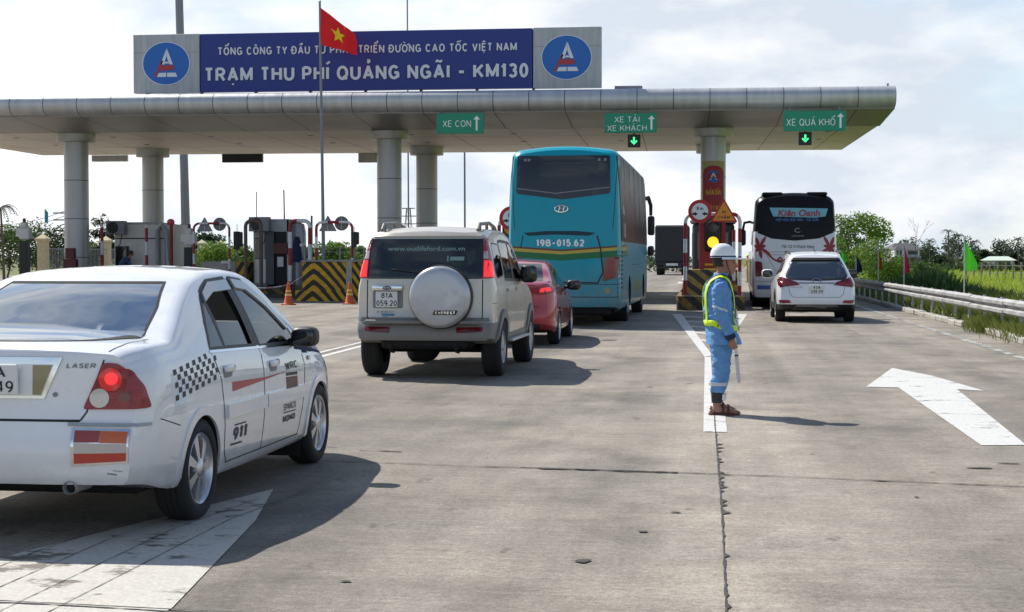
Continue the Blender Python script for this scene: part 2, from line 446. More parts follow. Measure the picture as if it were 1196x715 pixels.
    def one(s, name, mats, parent=None, ang=35, weld=0.):
        o = bpy.data.objects.new(name, s.mesh(name, mats, ang, weld))
        COL.objects.link(o)
        if parent is not None: o.parent = parent
        return o

def tag(o, label=None, cat=None, group=None, kind=None):
    if label: o['label'] = label
    if cat: o['category'] = cat
    if group: o['group'] = group
    if kind: o['kind'] = kind
    return o
def thing(name, label, cat, loc=(0, 0, 0), rz=0., group=None):
    o = bpy.data.objects.new(name, None); COL.objects.link(o)
    o.empty_display_size = .2
    o.location = loc; o.rotation_euler = (0, 0, rz)
    return tag(o, label, cat, group)
def copy_tree(o, parent=None):
    c = o.copy(); COL.objects.link(c)
    if parent is not None: c.parent = parent
    for ch in list(o.children): copy_tree(ch, c)
    return c

# ---- plain bold capitals drawn with strokes (covers the Vietnamese marks)
import unicodedata
def _arc(cx, cy, rx, ry, a0, a1, n=12): return [(cx + rx * math.cos(R(a0 + (a1 - a0) * i / n)), cy + ry * math.sin(R(a0 + (a1 - a0) * i / n))) for i in range(n + 1)]
def _bowl(y0, y1, x1=1., xs=.5): return [(0, y0), (xs, y0)] + _arc(xs, (y0 + y1) / 2, x1 - xs, (y1 - y0) / 2, -90, 90, 10)[1:-1] + [(xs, y1), (0, y1)]
GLY = {
 'A': (.74, [[(0, 0), (.5, 1), (1, 0)], [(.2, .30), (.8, .30)]]), 'B': (.66, [[(0, 0), (0, 1)], _bowl(0, .52, 1, .6), _bowl(.52, 1, .92, .55)]),
 'C': (.70, [_arc(.5, .5, .5, .5, 42, 318, 20)]), 'D': (.70, [[(0, 0), (0, 1)], _bowl(0, 1, 1, .45)]), 'E': (.58, [[(1, 0), (0, 0), (0, 1), (1, 1)], [(0, .52), (.9, .52)]]),
 'F': (.56, [[(0, 0), (0, 1), (1, 1)], [(0, .50), (.85, .50)]]), 'G': (.74, [_arc(.5, .5, .5, .5, 42, 330, 20)[:-1] + [(.97, .12), (.97, .46)], [(.55, .46), (1.03, .46)]]),
 'H': (.70, [[(0, 0), (0, 1)], [(1, 0), (1, 1)], [(0, .52), (1, .52)]]), 'I': (.20, [[(.5, 0), (.5, 1)]]), 'K': (.70, [[(0, 0), (0, 1)], [(1, 1), (.05, .36)], [(.36, .58), (1, 0)]]),
 'L': (.55, [[(0, 1), (0, 0), (1, 0)]]), 'M': (.84, [[(0, 0), (0, 1), (.5, .12), (1, 1), (1, 0)]]), 'N': (.70, [[(0, 0), (0, 1), (1, 0), (1, 1)]]), 'O': (.76, [_arc(.5, .5, .5, .5, 0, 360, 26)]),
 'P': (.64, [[(0, 0), (0, 1)], _bowl(.44, 1, 1, .55)]), 'Q': (.76, [_arc(.5, .5, .5, .5, 0, 360, 26), [(.62, .25), (1, -.04)]]), 'R': (.68, [[(0, 0), (0, 1)], _bowl(.48, 1, .96, .55), [(.5, .48), (1, 0)]]),
 'S': (.64, [_arc(.5, .755, .46, .245, 25, 250, 14)[:-1] + [(.5, .51)] + _arc(.5, .255, .5, .255, 75, -155, 14)]), 'T': (.62, [[(0, 1), (1, 1)], [(.5, 0), (.5, 1)]]),
 'U': (.70, [[(0, 1), (0, .36)] + _arc(.5, .36, .5, .36, 180, 360, 12)[1:-1] + [(1, .36), (1, 1)]]), 'V': (.70, [[(0, 1), (.5, 0), (1, 1)]]), 'W': (.96, [[(0, 1), (.26, 0), (.5, .9), (.74, 0), (1, 1)]]),
 'X': (.68, [[(0, 0), (1, 1)], [(0, 1), (1, 0)]]), 'Y': (.68, [[(0, 1), (.5, .46), (1, 1)], [(.5, 0), (.5, .46)]]), 'Z': (.62, [[(0, 1), (1, 1), (0, 0), (1, 0)]]),
 '0': (.58, [_arc(.5, .5, .5, .5, 0, 360, 22)]), '1': (.36, [[(0, .76), (.8, 1), (.8, 0)]]), '2': (.58, [_arc(.5, .70, .5, .30, 165, -20, 12) + [(0, 0), (1, 0)]]),
 '3': (.58, [_arc(.5, .76, .44, .24, 155, -90, 12), _arc(.5, .26, .5, .26, 90, -155, 12)]), '4': (.60, [[(.74, 0), (.74, 1), (0, .28), (1, .28)]]),
 '5': (.58, [[(.92, 1), (.16, 1), (.08, .50)] + _arc(.48, .32, .52, .32, 130, -150, 14)]), '6': (.58, [_arc(.5, .31, .5, .31, 0, 360, 20), _arc(.75, .40, .75, .60, 176, 95, 8)]),
 '7': (.54, [[(0, 1), (1, 1), (.35, 0)]]), '8': (.58, [_arc(.5, .26, .5, .26, 0, 360, 18), _arc(.5, .77, .42, .23, 0, 360, 18)]), '9': (.58, [_arc(.5, .69, .5, .31, 0, 360, 20), _arc(.25, .60, .75, .60, -4, -85, 8)]),
 '-': (.50, [[(0, .44), (1, .44)]]), '.': (.16, [[(.5, -.02), (.5, .06)]]), ' ': (.26, [])}
MARK = {'\u0300': [[(-.16, 1.30), (.06, 1.14)]], '\u0301': [[(.16, 1.30), (-.06, 1.14)]], '\u0309': [[(-.07, 1.34), (.05, 1.36), (.08, 1.27), (.0, 1.22), (.0, 1.14)]], '\u0303': [[(-.2, 1.16), (-.1, 1.26), (.08, 1.17), (.2, 1.27)]],
        '\u0323': [[(0, -.24), (0, -.13)]], '\u0302': [[(-.18, 1.12), (0, 1.26), (.18, 1.12)]], '\u0306': [[(-.18, 1.26), (-.08, 1.14), (.08, 1.14), (.18, 1.26)]], '\u031b': None}
def _stroke(P_, t):
    P_ = [Vector(p) for p in P_]; n = len(P_); cl = n > 3 and (P_[0] - P_[-1]).length < 1e-4; V = []
    for i in range(1, n - 1):                       # sharp corners: two separate strokes
        a, b = (P_[i] - P_[i - 1]).normalized(), (P_[i + 1] - P_[i]).normalized()
        if a.dot(b) < .05:
            r1 = _stroke(P_[:i] + [P_[i] + a * t * .30], t); r2 = _stroke([P_[i] - b * t * .30] + P_[i + 1:], t)
            return r1 + r2
    for i, p in enumerate(P_):
        a = P_[i - 1] if i else (P_[-2] if cl else None); b = P_[i + 1] if i < n - 1 else (P_[1] if cl else None)
        d1 = (p - a).normalized() if a is not None else None; d2 = (b - p).normalized() if b is not None else None
        d1 = d1 or d2; d2 = d2 or d1
        nn = (d1 + d2).normalized(); nn = Vector((-nn.y, nn.x)); k = t / 2 / max(.70, nn.dot(Vector((-d1.y, d1.x))))
        V += [p + nn * k, p - nn * k]
    return [(V, [[2 * i, 2 * i + 1, 2 * i + 3, 2 * i + 2] for i in range(n - 1)])]
def stroke_text(s, bold, spacing):
    t = .135 + bold * 2.2; gap = .13 * spacing; vs = []; fs = []; x = 0.; lay = [0]
    def put(P_, tt):
        for V, F in _stroke(P_, tt):
            o = len(vs); vs.extend(Vector((v.x, v.y, .0016 * (lay[0] % 7))) for v in V); fs.extend([i + o for i in f][::-1] for f in F); lay[0] += 1
    for ch in s:
        base = 'D' if ch in 'Đđ' else unicodedata.normalize('NFD', ch)[0]; marks = unicodedata.normalize('NFD', ch)[1:]
        w, G_ = GLY[base]; f = lambda p: (x + t / 2 + p[0] * max(w - t, .001), t / 2 + p[1] * (1 - t))
        for P_ in G_: put([f(p) for p in P_], t)
        if ch == 'Đ': put([(x - .10, .52), (x + .36, .52)], t * .85)
        c = x + w / 2; two = 0
        for m in marks:
            if m == '\u031b': put([(x + w - t * .3, .93), (x + w + .10, .96), (x + w + .12, 1.10)], t * .7); continue
            dx = 0; dy = 0
            if '\u0302' in marks and m != '\u0302' and m != '\u0323': dx = .22; dy = .07
            if '\u0306' in marks and m not in '\u0306\u0323': dy = .16
            for P_ in MARK[m]: put([(c + p[0] + dx, p[1] + dy) for p in P_], t * .72)
        x += w + gap
    return vs, fs
_txt = {}
def text_geo(s, bold=0., spacing=1.):
    """flat lettering in xy, centred, returns verts, tris, width, height"""
    k = (s, bold, spacing)
    if k in _txt: return _txt[k]
    if all(('D' if c in 'Đ' else unicodedata.normalize('NFD', c)[0]) in GLY for c in s):
        vs, fs = stroke_text(s, bold, spacing)
        x0 = min(v.x for v in vs); x1 = max(v.x for v in vs)
        vs = [Vector(((v.x - (x0 + x1) / 2) * .73, v.y * .73, v.z)) for v in vs]
        _txt[k] = (vs, fs, (x1 - x0) * .73, (0, .73)); return _txt[k]
    cu = bpy.data.curves.new('lettering', 'FONT'); cu.body = s; cu.size = 1; cu.offset = bold; cu.space_character = spacing
    cu.resolution_u = 3
    o = bpy.data.objects.new('lettering', cu); COL.objects.link(o)
    dg = bpy.context.evaluated_depsgraph_get(); ev = o.evaluated_get(dg); me = ev.to_mesh()
    vs = [v.co.copy() for v in me.vertices]; fs = [list(p.vertices) for p in me.polygons]
    ev.to_mesh_clear(); bpy.data.objects.remove(o); bpy.data.curves.remove(cu)
    x0 = min(v.x for v in vs); x1 = max(v.x for v in vs); y0 = min(v.y for v in vs); y1 = max(v.y for v in vs)
    vs = [Vector((v.x - (x0 + x1) / 2, v.y, 0)) for v in vs]
    _txt[k] = (vs, fs, x1 - x0, (y0, y1))
    return _txt[k]
def text(mb, s, w, h, X, m=0, bold=0., depth=0., spacing=1.):
    """lettering stretched to width w and cap height h, laid by matrix X (x right, y up, z out)"""
    vs, fs, tw, _ = text_geo(s, bold, spacing)
    cap = .73
    S = [Vector((v.x * w / tw, v.y * h / cap, v.z * (.5 if h > .15 else .2))) for v in vs]
    mb.add(S, fs, m, X) if not depth else None
    if depth:
        top = [p + Vector((0, 0, depth)) for p in S]
        mb.add(top, fs, m, X)
        # side walls from boundary edges
        cnt = {}
        for f in fs:
            for i in range(len(f)):
                e = (f[i], f[(i + 1) % len(f)]); cnt[e] = 1
        for (a, b) in list(cnt):
            if (b, a) not in cnt:
                mb.add([S[a], S[b], top[b], top[a]], [[0, 1, 2, 3]], m, X)
def facing_cam(loc, rz=0.):
    """frame for things facing -Y: x right, y up (world z), z towards the viewer (-Y)"""
    return Matrix.Translation(Vector(loc)) @ Matrix.Rotation(rz, 4, 'Z') @ Matrix(((1, 0, 0, 0), (0, 0, -1, 0), (0, 1, 0, 0), (0, 0, 0, 1)))

def interp(tab):
    xs = [a for a, b in tab]; ys = [b for a, b in tab]; n = len(xs)
    d = [(ys[i + 1] - ys[i]) / (xs[i + 1] - xs[i]) for i in range(n - 1)]
    ms = [d[0]] + [0 if d[i - 1] * d[i] <= 0 else 2 * d[i - 1] * d[i] / (d[i - 1] + d[i]) for i in range(1, n - 1)] + [d[-1]]
    def f(x):
        if x <= xs[0]: return ys[0]
        if x >= xs[-1]: return ys[-1]
        i = 0
        while x > xs[i + 1]: i += 1
        h = xs[i + 1] - xs[i]; t = (x - xs[i]) / h
        return ((2*t**3 - 3*t*t + 1) * ys[i] + (t**3 - 2*t*t + t) * h * ms[i] + (-2*t**3 + 3*t*t) * ys[i+1] + (t**3 - t*t) * h * ms[i+1])
    return f
def sstep(x): x = max(0., min(1., x)); return x * x * (3 - 2 * x)
# ------------------------------------------------------------------ vehicle kit
def ellipsoid(mb, c, r, m=0, X=None, n=16, k=10, pw=1.):
    vs = []; fs = []
    for i in range(k + 1):
        th = math.pi * i / k
        for j in range(n):
            ph = 2 * math.pi * j / n
            q = [math.sin(th) * math.cos(ph), math.sin(th) * math.sin(ph), math.cos(th)]
            q = [math.copysign(abs(a) ** pw, a) for a in q]
            vs.append((c[0] + r[0] * q[0], c[1] + r[1] * q[1], c[2] + r[2] * q[2]))
    for i in range(k):
        for j in range(n):
            fs.append([i * n + j, (i + 1) * n + j, (i + 1) * n + (j + 1) % n, i * n + (j + 1) % n])
    mb.add(vs, fs, m, X)

LOW = [(.70, 0), (.93, 0), (.968, .05), (.986, .18), (1, .38), (1, .56), (.992, .78), (.970, .92), (.938, 1)]
class Car:
    def __init__(s, L, W, top, belt, bot, tan, rear, front=None, dr=.5, df=.5, curvr=.10, curvf=.12, low=LOW, crown=.02, rc=.075, N=70):
        s.L = L; s.W = interp(W); s.top = interp(top); s.belt = interp(belt); s.bot = interp(bot); s.tan = tan
        s.rear = interp(rear); s.front = interp(front) if front else (lambda z: 0); s.dr = dr; s.df = df
        s.cr = curvr; s.cf = curvf; s.low = low; s.crown = crown; s.rc = rc
        ys = sorted(set([0, .015, .035, .06, .10, .15, L - .15, L - .10, L - .06, L - .035, L - .015, L] + [L * i / N for i in range(1, N)]))
        ys2 = [ys[0]]
        for y in ys[1:]:
            if y - ys2[-1] > .012: ys2.append(y)
        s.ys = ys2
        mb = s.loft(ys2)
        s.me = mb.mesh('body', M['black'], None, weld=.0006)
        bm = bmesh.new(); bm.from_mesh(s.me); s.bvh = BVHTree.FromBMesh(bm); bm.free()
    def section(s, y, ins=0.):
        W = s.W(y) - ins; zb = s.bot(y) + ins; ze = s.belt(y); zt = s.top(y) - ins
        ze = min(ze, zt - .02)
        pts = [(0, zb)] + [(W * a, zb + (ze - zb) * t) for a, t in s.low]
        xb = pts[-1][0]
        c = min(s.rc, .72 * (zt - ze))
        h = zt - c - ze
        xr = xb - h * s.tan - .01
        for i in range(1, 8):
            t = i / 7
            pts.append((xb + (xr - xb) * t + .012 * math.sin(math.pi * t) * min(1, h / .3), ze + h * t))
        for i in range(1, 5):
            a = math.pi / 2 * i / 4
            pts.append((xr - 1.25 * c * (1 - math.cos(a)), zt - c + c * math.sin(a) * .90))
        xe, z_e = pts[-1]
        for i in range(1, 6):
            t = i / 5
            pts.append((xe * (1 - t), z_e + (zt + s.crown - z_e) * (1 - (1 - t) ** 2)))
        return pts
    def deform(s, x, y, z):
        W = max(.3, s.W(s.L * .5)); q = (x / W) ** 2
        y2 = y
        y2 += (s.rear(z) + s.cr * q * q) * (1 - sstep(y / s.dr))
        y2 -= (s.front(z) + s.cf * q * q) * (1 - sstep((s.L - y) / s.df))
        return (x, y2, z)
    def loft(s, ys, ins=0., Mc=14):
        mb = MB(); rings = []
        for y in ys:
            h = s.section(y, ins)
            ring = [(x, y, z) for x, z in h] + [(-x, y, z) for x, z in h[-2:0:-1]]
            o = len(mb.v); mb.v += [Vector(s.deform(*p)) for p in ring]; rings.append((o, len(ring), h))
        for a, b in zip(rings, rings[1:]):
            n = a[1]
            for k in range(n):
                mb.f.append([a[0] + k, b[0] + k, b[0] + (k + 1) % n, a[0] + (k + 1) % n][::-1]); mb.m.append(0)
        for y, rg, flip in ((ys[0], rings[0], 0), (ys[-1], rings[-1], 1)):
            h = rg[2]; o = len(mb.v)
            for x, z in h:
                for j in range(Mc + 1): mb.v.append(Vector(s.deform(x * (1 - 2 * j / Mc), y, z)))
            for i in range(len(h) - 1):
                for j in range(Mc):
                    q = [o + i * (Mc + 1) + j, o + (i + 1) * (Mc + 1) + j, o + (i + 1) * (Mc + 1) + j + 1, o + i * (Mc + 1) + j + 1]
                    mb.f.append(q if not flip else q[::-1]); mb.m.append(0)
        return mb
    # ---- cutting
    def cut(s, cutters):
        def ob(me):
            o = bpy.data.objects.new('cut', me); COL.objects.link(o); return o
        cur = s.me.copy()
        for mb in cutters:
            o = ob(cur); c = ob(mb.mesh('cut', M['black'], None, weld=.0004))
            md = o.modifiers.new('b', 'BOOLEAN'); md.operation = 'DIFFERENCE'; md.solver = 'EXACT'; md.object = c
            dg = bpy.context.evaluated_depsgraph_get()
            new = bpy.data.meshes.new_from_object(o.evaluated_get(dg))
            bpy.data.objects.remove(o); bpy.data.objects.remove(c)
            cur = new
        return cur
    def body(s, name, parent, paint, cabin=None, windows=(), arches=(), inner=None, zones=None, planes=(), ang=38):
        cuts = []
        for (y, z, r, depth) in arches:
            for sg in (-1, 1):
                mb = MB(); x1 = s.W(y) + .25; x0 = s.W(y) - depth
                mb.lathe([(0, min(sg * x0, sg * x1)), (r, min(sg * x0, sg * x1)), (r, max(sg * x0, sg * x1)), (0, max(sg * x0, sg * x1))], 40, X=Matrix.Translation((0, y, z)), axis='x')
                cuts.append(mb)
        if cabin:
            y0, y1, zf, ins = cabin
            ys = [y0 + (y1 - y0) * i / 26 for i in range(27)]
            mb = s.loft(ys, ins)
            mb.v = [Vector((v.x, v.y, max(v.z, zf))) for v in mb.v]
            cuts.append(mb)
        for ax, poly, a, b in windows:
            mb = MB()
            if ax == 'x': mb.prism(poly, b - a, base=a, X=Matrix(((0, 0, 1, 0), (1, 0, 0, 0), (0, 1, 0, 0), (0, 0, 0, 1))))
            else: mb.prism(poly, b - a, base=a, X=Matrix(((1, 0, 0, 0), (0, 0, 1, 0), (0, 1, 0, 0), (0, 0, 0, 1))))
            cuts.append(mb)
        me = s.cut(cuts) if cuts else s.me.copy()
        bm = bmesh.new(); bm.from_mesh(me)
        for (co, no) in planes:
            bmesh.ops.bisect_plane(bm, geom=bm.verts[:] + bm.edges[:] + bm.faces[:], plane_co=co, plane_no=no, dist=.0005)
        for f in bm.faces:
            c = f.calc_center_median(); f.smooth = True
            hit = s.bvh.find_nearest(c)
            d = hit[3] if hit[0] is not None else 1
            if d > .006 and f.calc_area() < .8: f.material_index = 1
            elif d > .006: f.material_index = 1
            else: f.material_index = zones(c, f.normal) if zones else 0
        me.materials.clear()
        for x in paint: me.materials.append(x)
        bm.to_mesh(me); bm.free()
        me.set_sharp_from_angle(angle=R(ang))
        o = bpy.data.objects.new(name, me); COL.objects.link(o); o.parent = parent
        return o
    # ---- surface patches
    def hit(s, ax, a, b):
        o, d = {'R': ((4, a, b), (-1, 0, 0)), 'L': ((-4, a, b), (1, 0, 0)), 'B': ((a, -4, b), (0, 1, 0)),
                'F': ((a, s.L + 4, b), (0, -1, 0)), 'T': ((a, b, 6), (0, 0, -1))}[ax]
        h = s.bvh.ray_cast(Vector(o), Vector(d))
        if h[0] is None:
            q = Vector(o) + Vector(d) * 4
            h = s.bvh.find_nearest(q)
        return h[0], h[1], Vector(d)
    def place(s, ax, V2, F, off, m, mb, thick=0.):
        pts = []; base = []
        for q_ in V2:
            a, b = q_[0], q_[1]; ez = q_[2] if len(q_) > 2 else 0.
            p, n, d = s.hit(ax, a, b)
            if n.dot(d) > 0: n = -n
            n = (n - d * .35).normalized() if n.dot(d) > -.25 else n
            pts.append(p + n * (off + thick + ez)); base.append(p - n * .006)
        # orientation
        fs = []
        dd = s.hit(ax, *V2[0][:2])[2]
        for f in F:
            a, b, c = (pts[i] for i in f[:3])
            nn = (b - a).cross(c - a)
            fs.append(f if nn.dot(dd) <= 0 else f[::-1])
        mb.add(pts, fs, m)
        if thick or off > .004:
            es = set()
            for f in fs:
                for i in range(len(f)): es.add((f[i], f[(i + 1) % len(f)]))
            for a, b in es:
                if (b, a) not in es: mb.add([pts[b], pts[a], base[a], base[b]], [[0, 1, 2, 3]], m)
    def patch(s, mb, ax, poly, off=.002, m=0, res=.05, thick=0., mirror=False):
        bm = bmesh.new()
        vs = [bm.verts.new((a, b, 0)) for a, b in poly]
        bm.faces.new(vs); bmesh.ops.triangulate(bm, faces=bm.faces[:])
        for i in (0, 1):
            lo = min(p[i] for p in poly); hi = max(p[i] for p in poly); n = int((hi - lo) / res)
            for k in range(1, n + 1):
                co = [0, 0, 0]; co[i] = lo + (hi - lo) * k / (n + 1); no = [0, 0, 0]; no[i] = 1
                bmesh.ops.bisect_plane(bm, geom=bm.verts[:] + bm.edges[:] + bm.faces[:], plane_co=co, plane_no=no, dist=1e-5)
        bmesh.ops.remove_doubles(bm, verts=bm.verts[:], dist=1e-5)
        bm.verts.index_update()
        V2 = [(v.co.x, v.co.y) for v in bm.verts]; F = [[v.index for v in f.verts] for f in bm.faces]
        bm.free()
        s.place(ax, V2, F, off, m, mb, thick)
        if mirror:
            if ax in 'RL': s.place('L' if ax == 'R' else 'R', V2, F, off, m, mb, thick)
            else: s.place(ax, [(-a, b) for a, b in V2], F, off, m, mb, thick)
        return mb
    def line(s, mb, ax, pts, w=.006, off=.0015, m=0, step=.05, mirror=False, closed=False):
        if closed: pts = list(pts) + [pts[0]]
        P_ = []
        for a, b in zip(pts, pts[1:]):
            n = max(1, int(math.hypot(b[0] - a[0], b[1] - a[1]) / step))
            P_ += [(a[0] + (b[0] - a[0]) * i / n, a[1] + (b[1] - a[1]) * i / n) for i in range(n)]
        P_.append(pts[-1])
        V2 = []; F = []
        for i, p in enumerate(P_):
            q0 = P_[max(0, i - 1)]; q1 = P_[min(len(P_) - 1, i + 1)]
            if closed and i in (0, len(P_) - 1): q0 = P_[-2]; q1 = P_[1]
            dx, dy = q1[0] - q0[0], q1[1] - q0[1]; l = math.hypot(dx, dy) or 1
            nx, ny = -dy / l * w / 2, dx / l * w / 2
            V2 += [(p[0] + nx, p[1] + ny), (p[0] - nx, p[1] - ny)]
        for i in range(len(P_) - 1): F.append([2 * i, 2 * i + 1, 2 * i + 3, 2 * i + 2])
        s.place(ax, V2, F, off, m, mb)
        if mirror:
            if ax in 'RL': s.place('L' if ax == 'R' else 'R', V2, F, off, m, mb)
            else: s.place(ax, [(-a, b) for a, b in V2], F, off, m, mb)
        return mb
    def text(s, mb, ax, txt, c, w, h, off=.003, m=0, bold=0., rot=0., shear=0., spacing=1.):
        vs, fs, tw, _ = text_geo(txt, bold, spacing)
        V2 = []
        for v in vs:
            x = v.x * w / tw; y = v.y * h / .73
            x += y * shear
            if ax == 'L': x = -x
            V2.append((c[0] + x * math.cos(rot) - y * math.sin(rot), c[1] + x * math.sin(rot) + y * math.cos(rot), v.z * .12))
        s.place(ax, V2, fs, off, m, mb)
    def arch_lip(s, mb, y, z, r0, r1, thick, m=0, a0=-20, a1=200, side='R', mirror=True, n=26):
        poly = [(y + r1 * math.cos(R(a0 + (a1 - a0) * i / n)), z + r1 * math.sin(R(a0 + (a1 - a0) * i / n))) for i in range(n + 1)]
        poly2 = [(y + r0 * math.cos(R(a0 + (a1 - a0) * i / n)), z + r0 * math.sin(R(a0 + (a1 - a0) * i / n))) for i in range(n + 1)]
        for sd_ in (('R', 'L') if mirror else (side,)):
            V2 = []; F = []
            for a, b in zip(poly, poly2):
                V2 += [a, ((a[0] + b[0]) / 2, (a[1] + b[1]) / 2), b]
            for i in range(n): F += [[3*i, 3*i+1, 3*i+4, 3*i+3], [3*i+1, 3*i+2, 3*i+5, 3*i+4]]
            s.place(sd_, V2, F, .0, m, mb, thick)

def wheel(parent, x, y, r, w, rim_mat, spokes=6, sw=.10, rr=.66, steer=0., hub=True):
    """part wheel (tyre) with sub-part rim; x is the outer face"""
    sg = 1 if x > 0 else -1
    X = Matrix.Translation((x, y, r)) @ Matrix.Rotation(steer, 4, 'Z') @ (Matrix.Identity(4) if sg > 0 else Matrix.Rotation(math.pi, 4, 'Z'))
    t = MB(); ri = r * rr
    t.lathe([(ri, -w + .015), (ri + .02, -w), (r * .93, -w + .005), (r * .985, -w + .03), (r, -w + .06), (r, -.06), (r * .985, -.028), (r * .93, -.004), (r * .80, .004), (ri + .012, -.004), (ri, -.02)], 36, 0, X, 'x')
    for k in (-.055, -.09, -.125):
        t.lathe([(r + .0015, k), (r + .0015, k - .008)], 36, 1, X, 'x')
    wo = t.build('wheel', [M['rubber'], M['soot']], parent, 50)
    b = MB()
    b.lathe([(ri + .004, -.015), (ri - .004, -.006), (ri - .018, -.02), (ri - .03, -.07), (ri - .035, -.10)], 36, 0, X, 'x')
    b.lathe([(ri - .02, -.085), (.0, -.085)], 36, 1, X, 'x')
    b.lathe([(.0, .0), (.045, -.002), (.06, -.012), (.065, -.04), (.06, -.08)], 20, 0, X, 'x')
    for k in range(spokes):
        a = 2 * math.pi * k / spokes + .26
        A = X @ Matrix.Rotation(a, 4, 'X')
        h0, h1 = sw * r * .55, sw * r * 1.25
        b.add([(-.012, -h0, .05), (-.012, h0, .05), (-.022, h1, ri - .012), (-.022, -h1, ri - .012),
               (-.05, -h0 * 1.1, .05), (-.05, h0 * 1.1, .05), (-.06, h1 * 1.1, ri - .012), (-.06, -h1 * 1.1, ri - .012)],
              [[0, 3, 2, 1], [0, 1, 5, 4], [1, 2, 6, 5], [2, 3, 7, 6], [3, 0, 4, 7]], 0, A)
    b.build('rim', [rim_mat, M['soot']], wo, 35)
    return wo

def seat(parent, x, y, z, m, h=.58):
    b = MB()
    b.box((x, y, z + .08), (.48, .50, .16), 0, .05)
    Xb = Matrix.Translation((x, y - .24, z + .12)) @ Matrix.Rotation(R(14), 4, 'X')
    b.box((0, 0, h / 2), (.48, .13, h), 0, .05, Xb, 2)
    o = b.build('seat', m, parent)
    q = MB(); q.box((0, .0, h + .10), (.26, .10, .18), 0, .04, Xb, 2)
    q.tube([Xb @ Vector((-.07, 0, h - .02)), Xb @ Vector((-.07, 0, h + .05))], .008, 6); q.tube([Xb @ Vector((.07, 0, h - .02)), Xb @ Vector((.07, 0, h + .05))], .008, 6)
    q.build('headrest', m, o)

def wing_mirror(parent, x, y, z, shell, sx=.20, sy=.16, sz=.15, glass_back=True):
    sg = 1 if x > 0 else -1
    b = MB()
    ellipsoid(b, (x + sg * sx * .55, y, z), (sx * .56, sy * .55, sz * .58), 0, None, 18, 12, .62)
    b.tube([(x - sg * .05, y + .02, z - .05), (x + sg * .04, y + .02, z - .03), (x + sg * .09, y, z)], [.035, .03, .03], 8)
    o = b.build('wing_mirror', shell, parent, 60)
    q = MB(); ellipsoid(q, (x + sg * sx * .55, y - sy * .46, z), (sx * .46, .018, sz * .47), 0, None, 18, 12, .62)
    q.build('mirror_glass', M['dark_glass'], o, 60)
    return o

def shrink(poly, d):
    """move polygon outline outwards by d (negative inwards); rough, for convex-ish outlines"""
    cx = sum(p[0] for p in poly) / len(poly); cy = sum(p[1] for p in poly) / len(poly)
    n = len(poly); out = []
    ar = sum(poly[i][0] * poly[(i + 1) % n][1] - poly[(i + 1) % n][0] * poly[i][1] for i in range(n))
    sg = 1 if ar > 0 else -1
    for i in range(n):
        a, b, c = poly[i - 1], poly[i], poly[(i + 1) % n]
        def nm(p, q):
            dx, dy = q[0] - p[0], q[1] - p[1]; l = math.hypot(dx, dy) or 1
            return (dy / l * sg, -dx / l * sg)
        n1, n2 = nm(a, b), nm(b, c)
        k = 1 + n1[0] * n2[0] + n1[1] * n2[1]
        k = max(k, .4)
        out.append((b[0] + d * (n1[0] + n2[0]) / k, b[1] + d * (n1[1] + n2[1]) / k))
    return out
def rounded(poly, r, n=4):
    out = []
    L = len(poly)
    for i in range(L):
        a, b, c = Vector(poly[i - 1]), Vector(poly[i]), Vector(poly[(i + 1) % L])
        u = (a - b); v = (c - b); k = min(r, u.length * .45, v.length * .45)
        p, q = b + u.normalized() * k, b + v.normalized() * k
        for j in range(n + 1):
            t = j / n
            w = p * (1 - t) ** 2 + b * 2 * t * (1 - t) + q * t * t
            out.append((w.x, w.y))
    return out
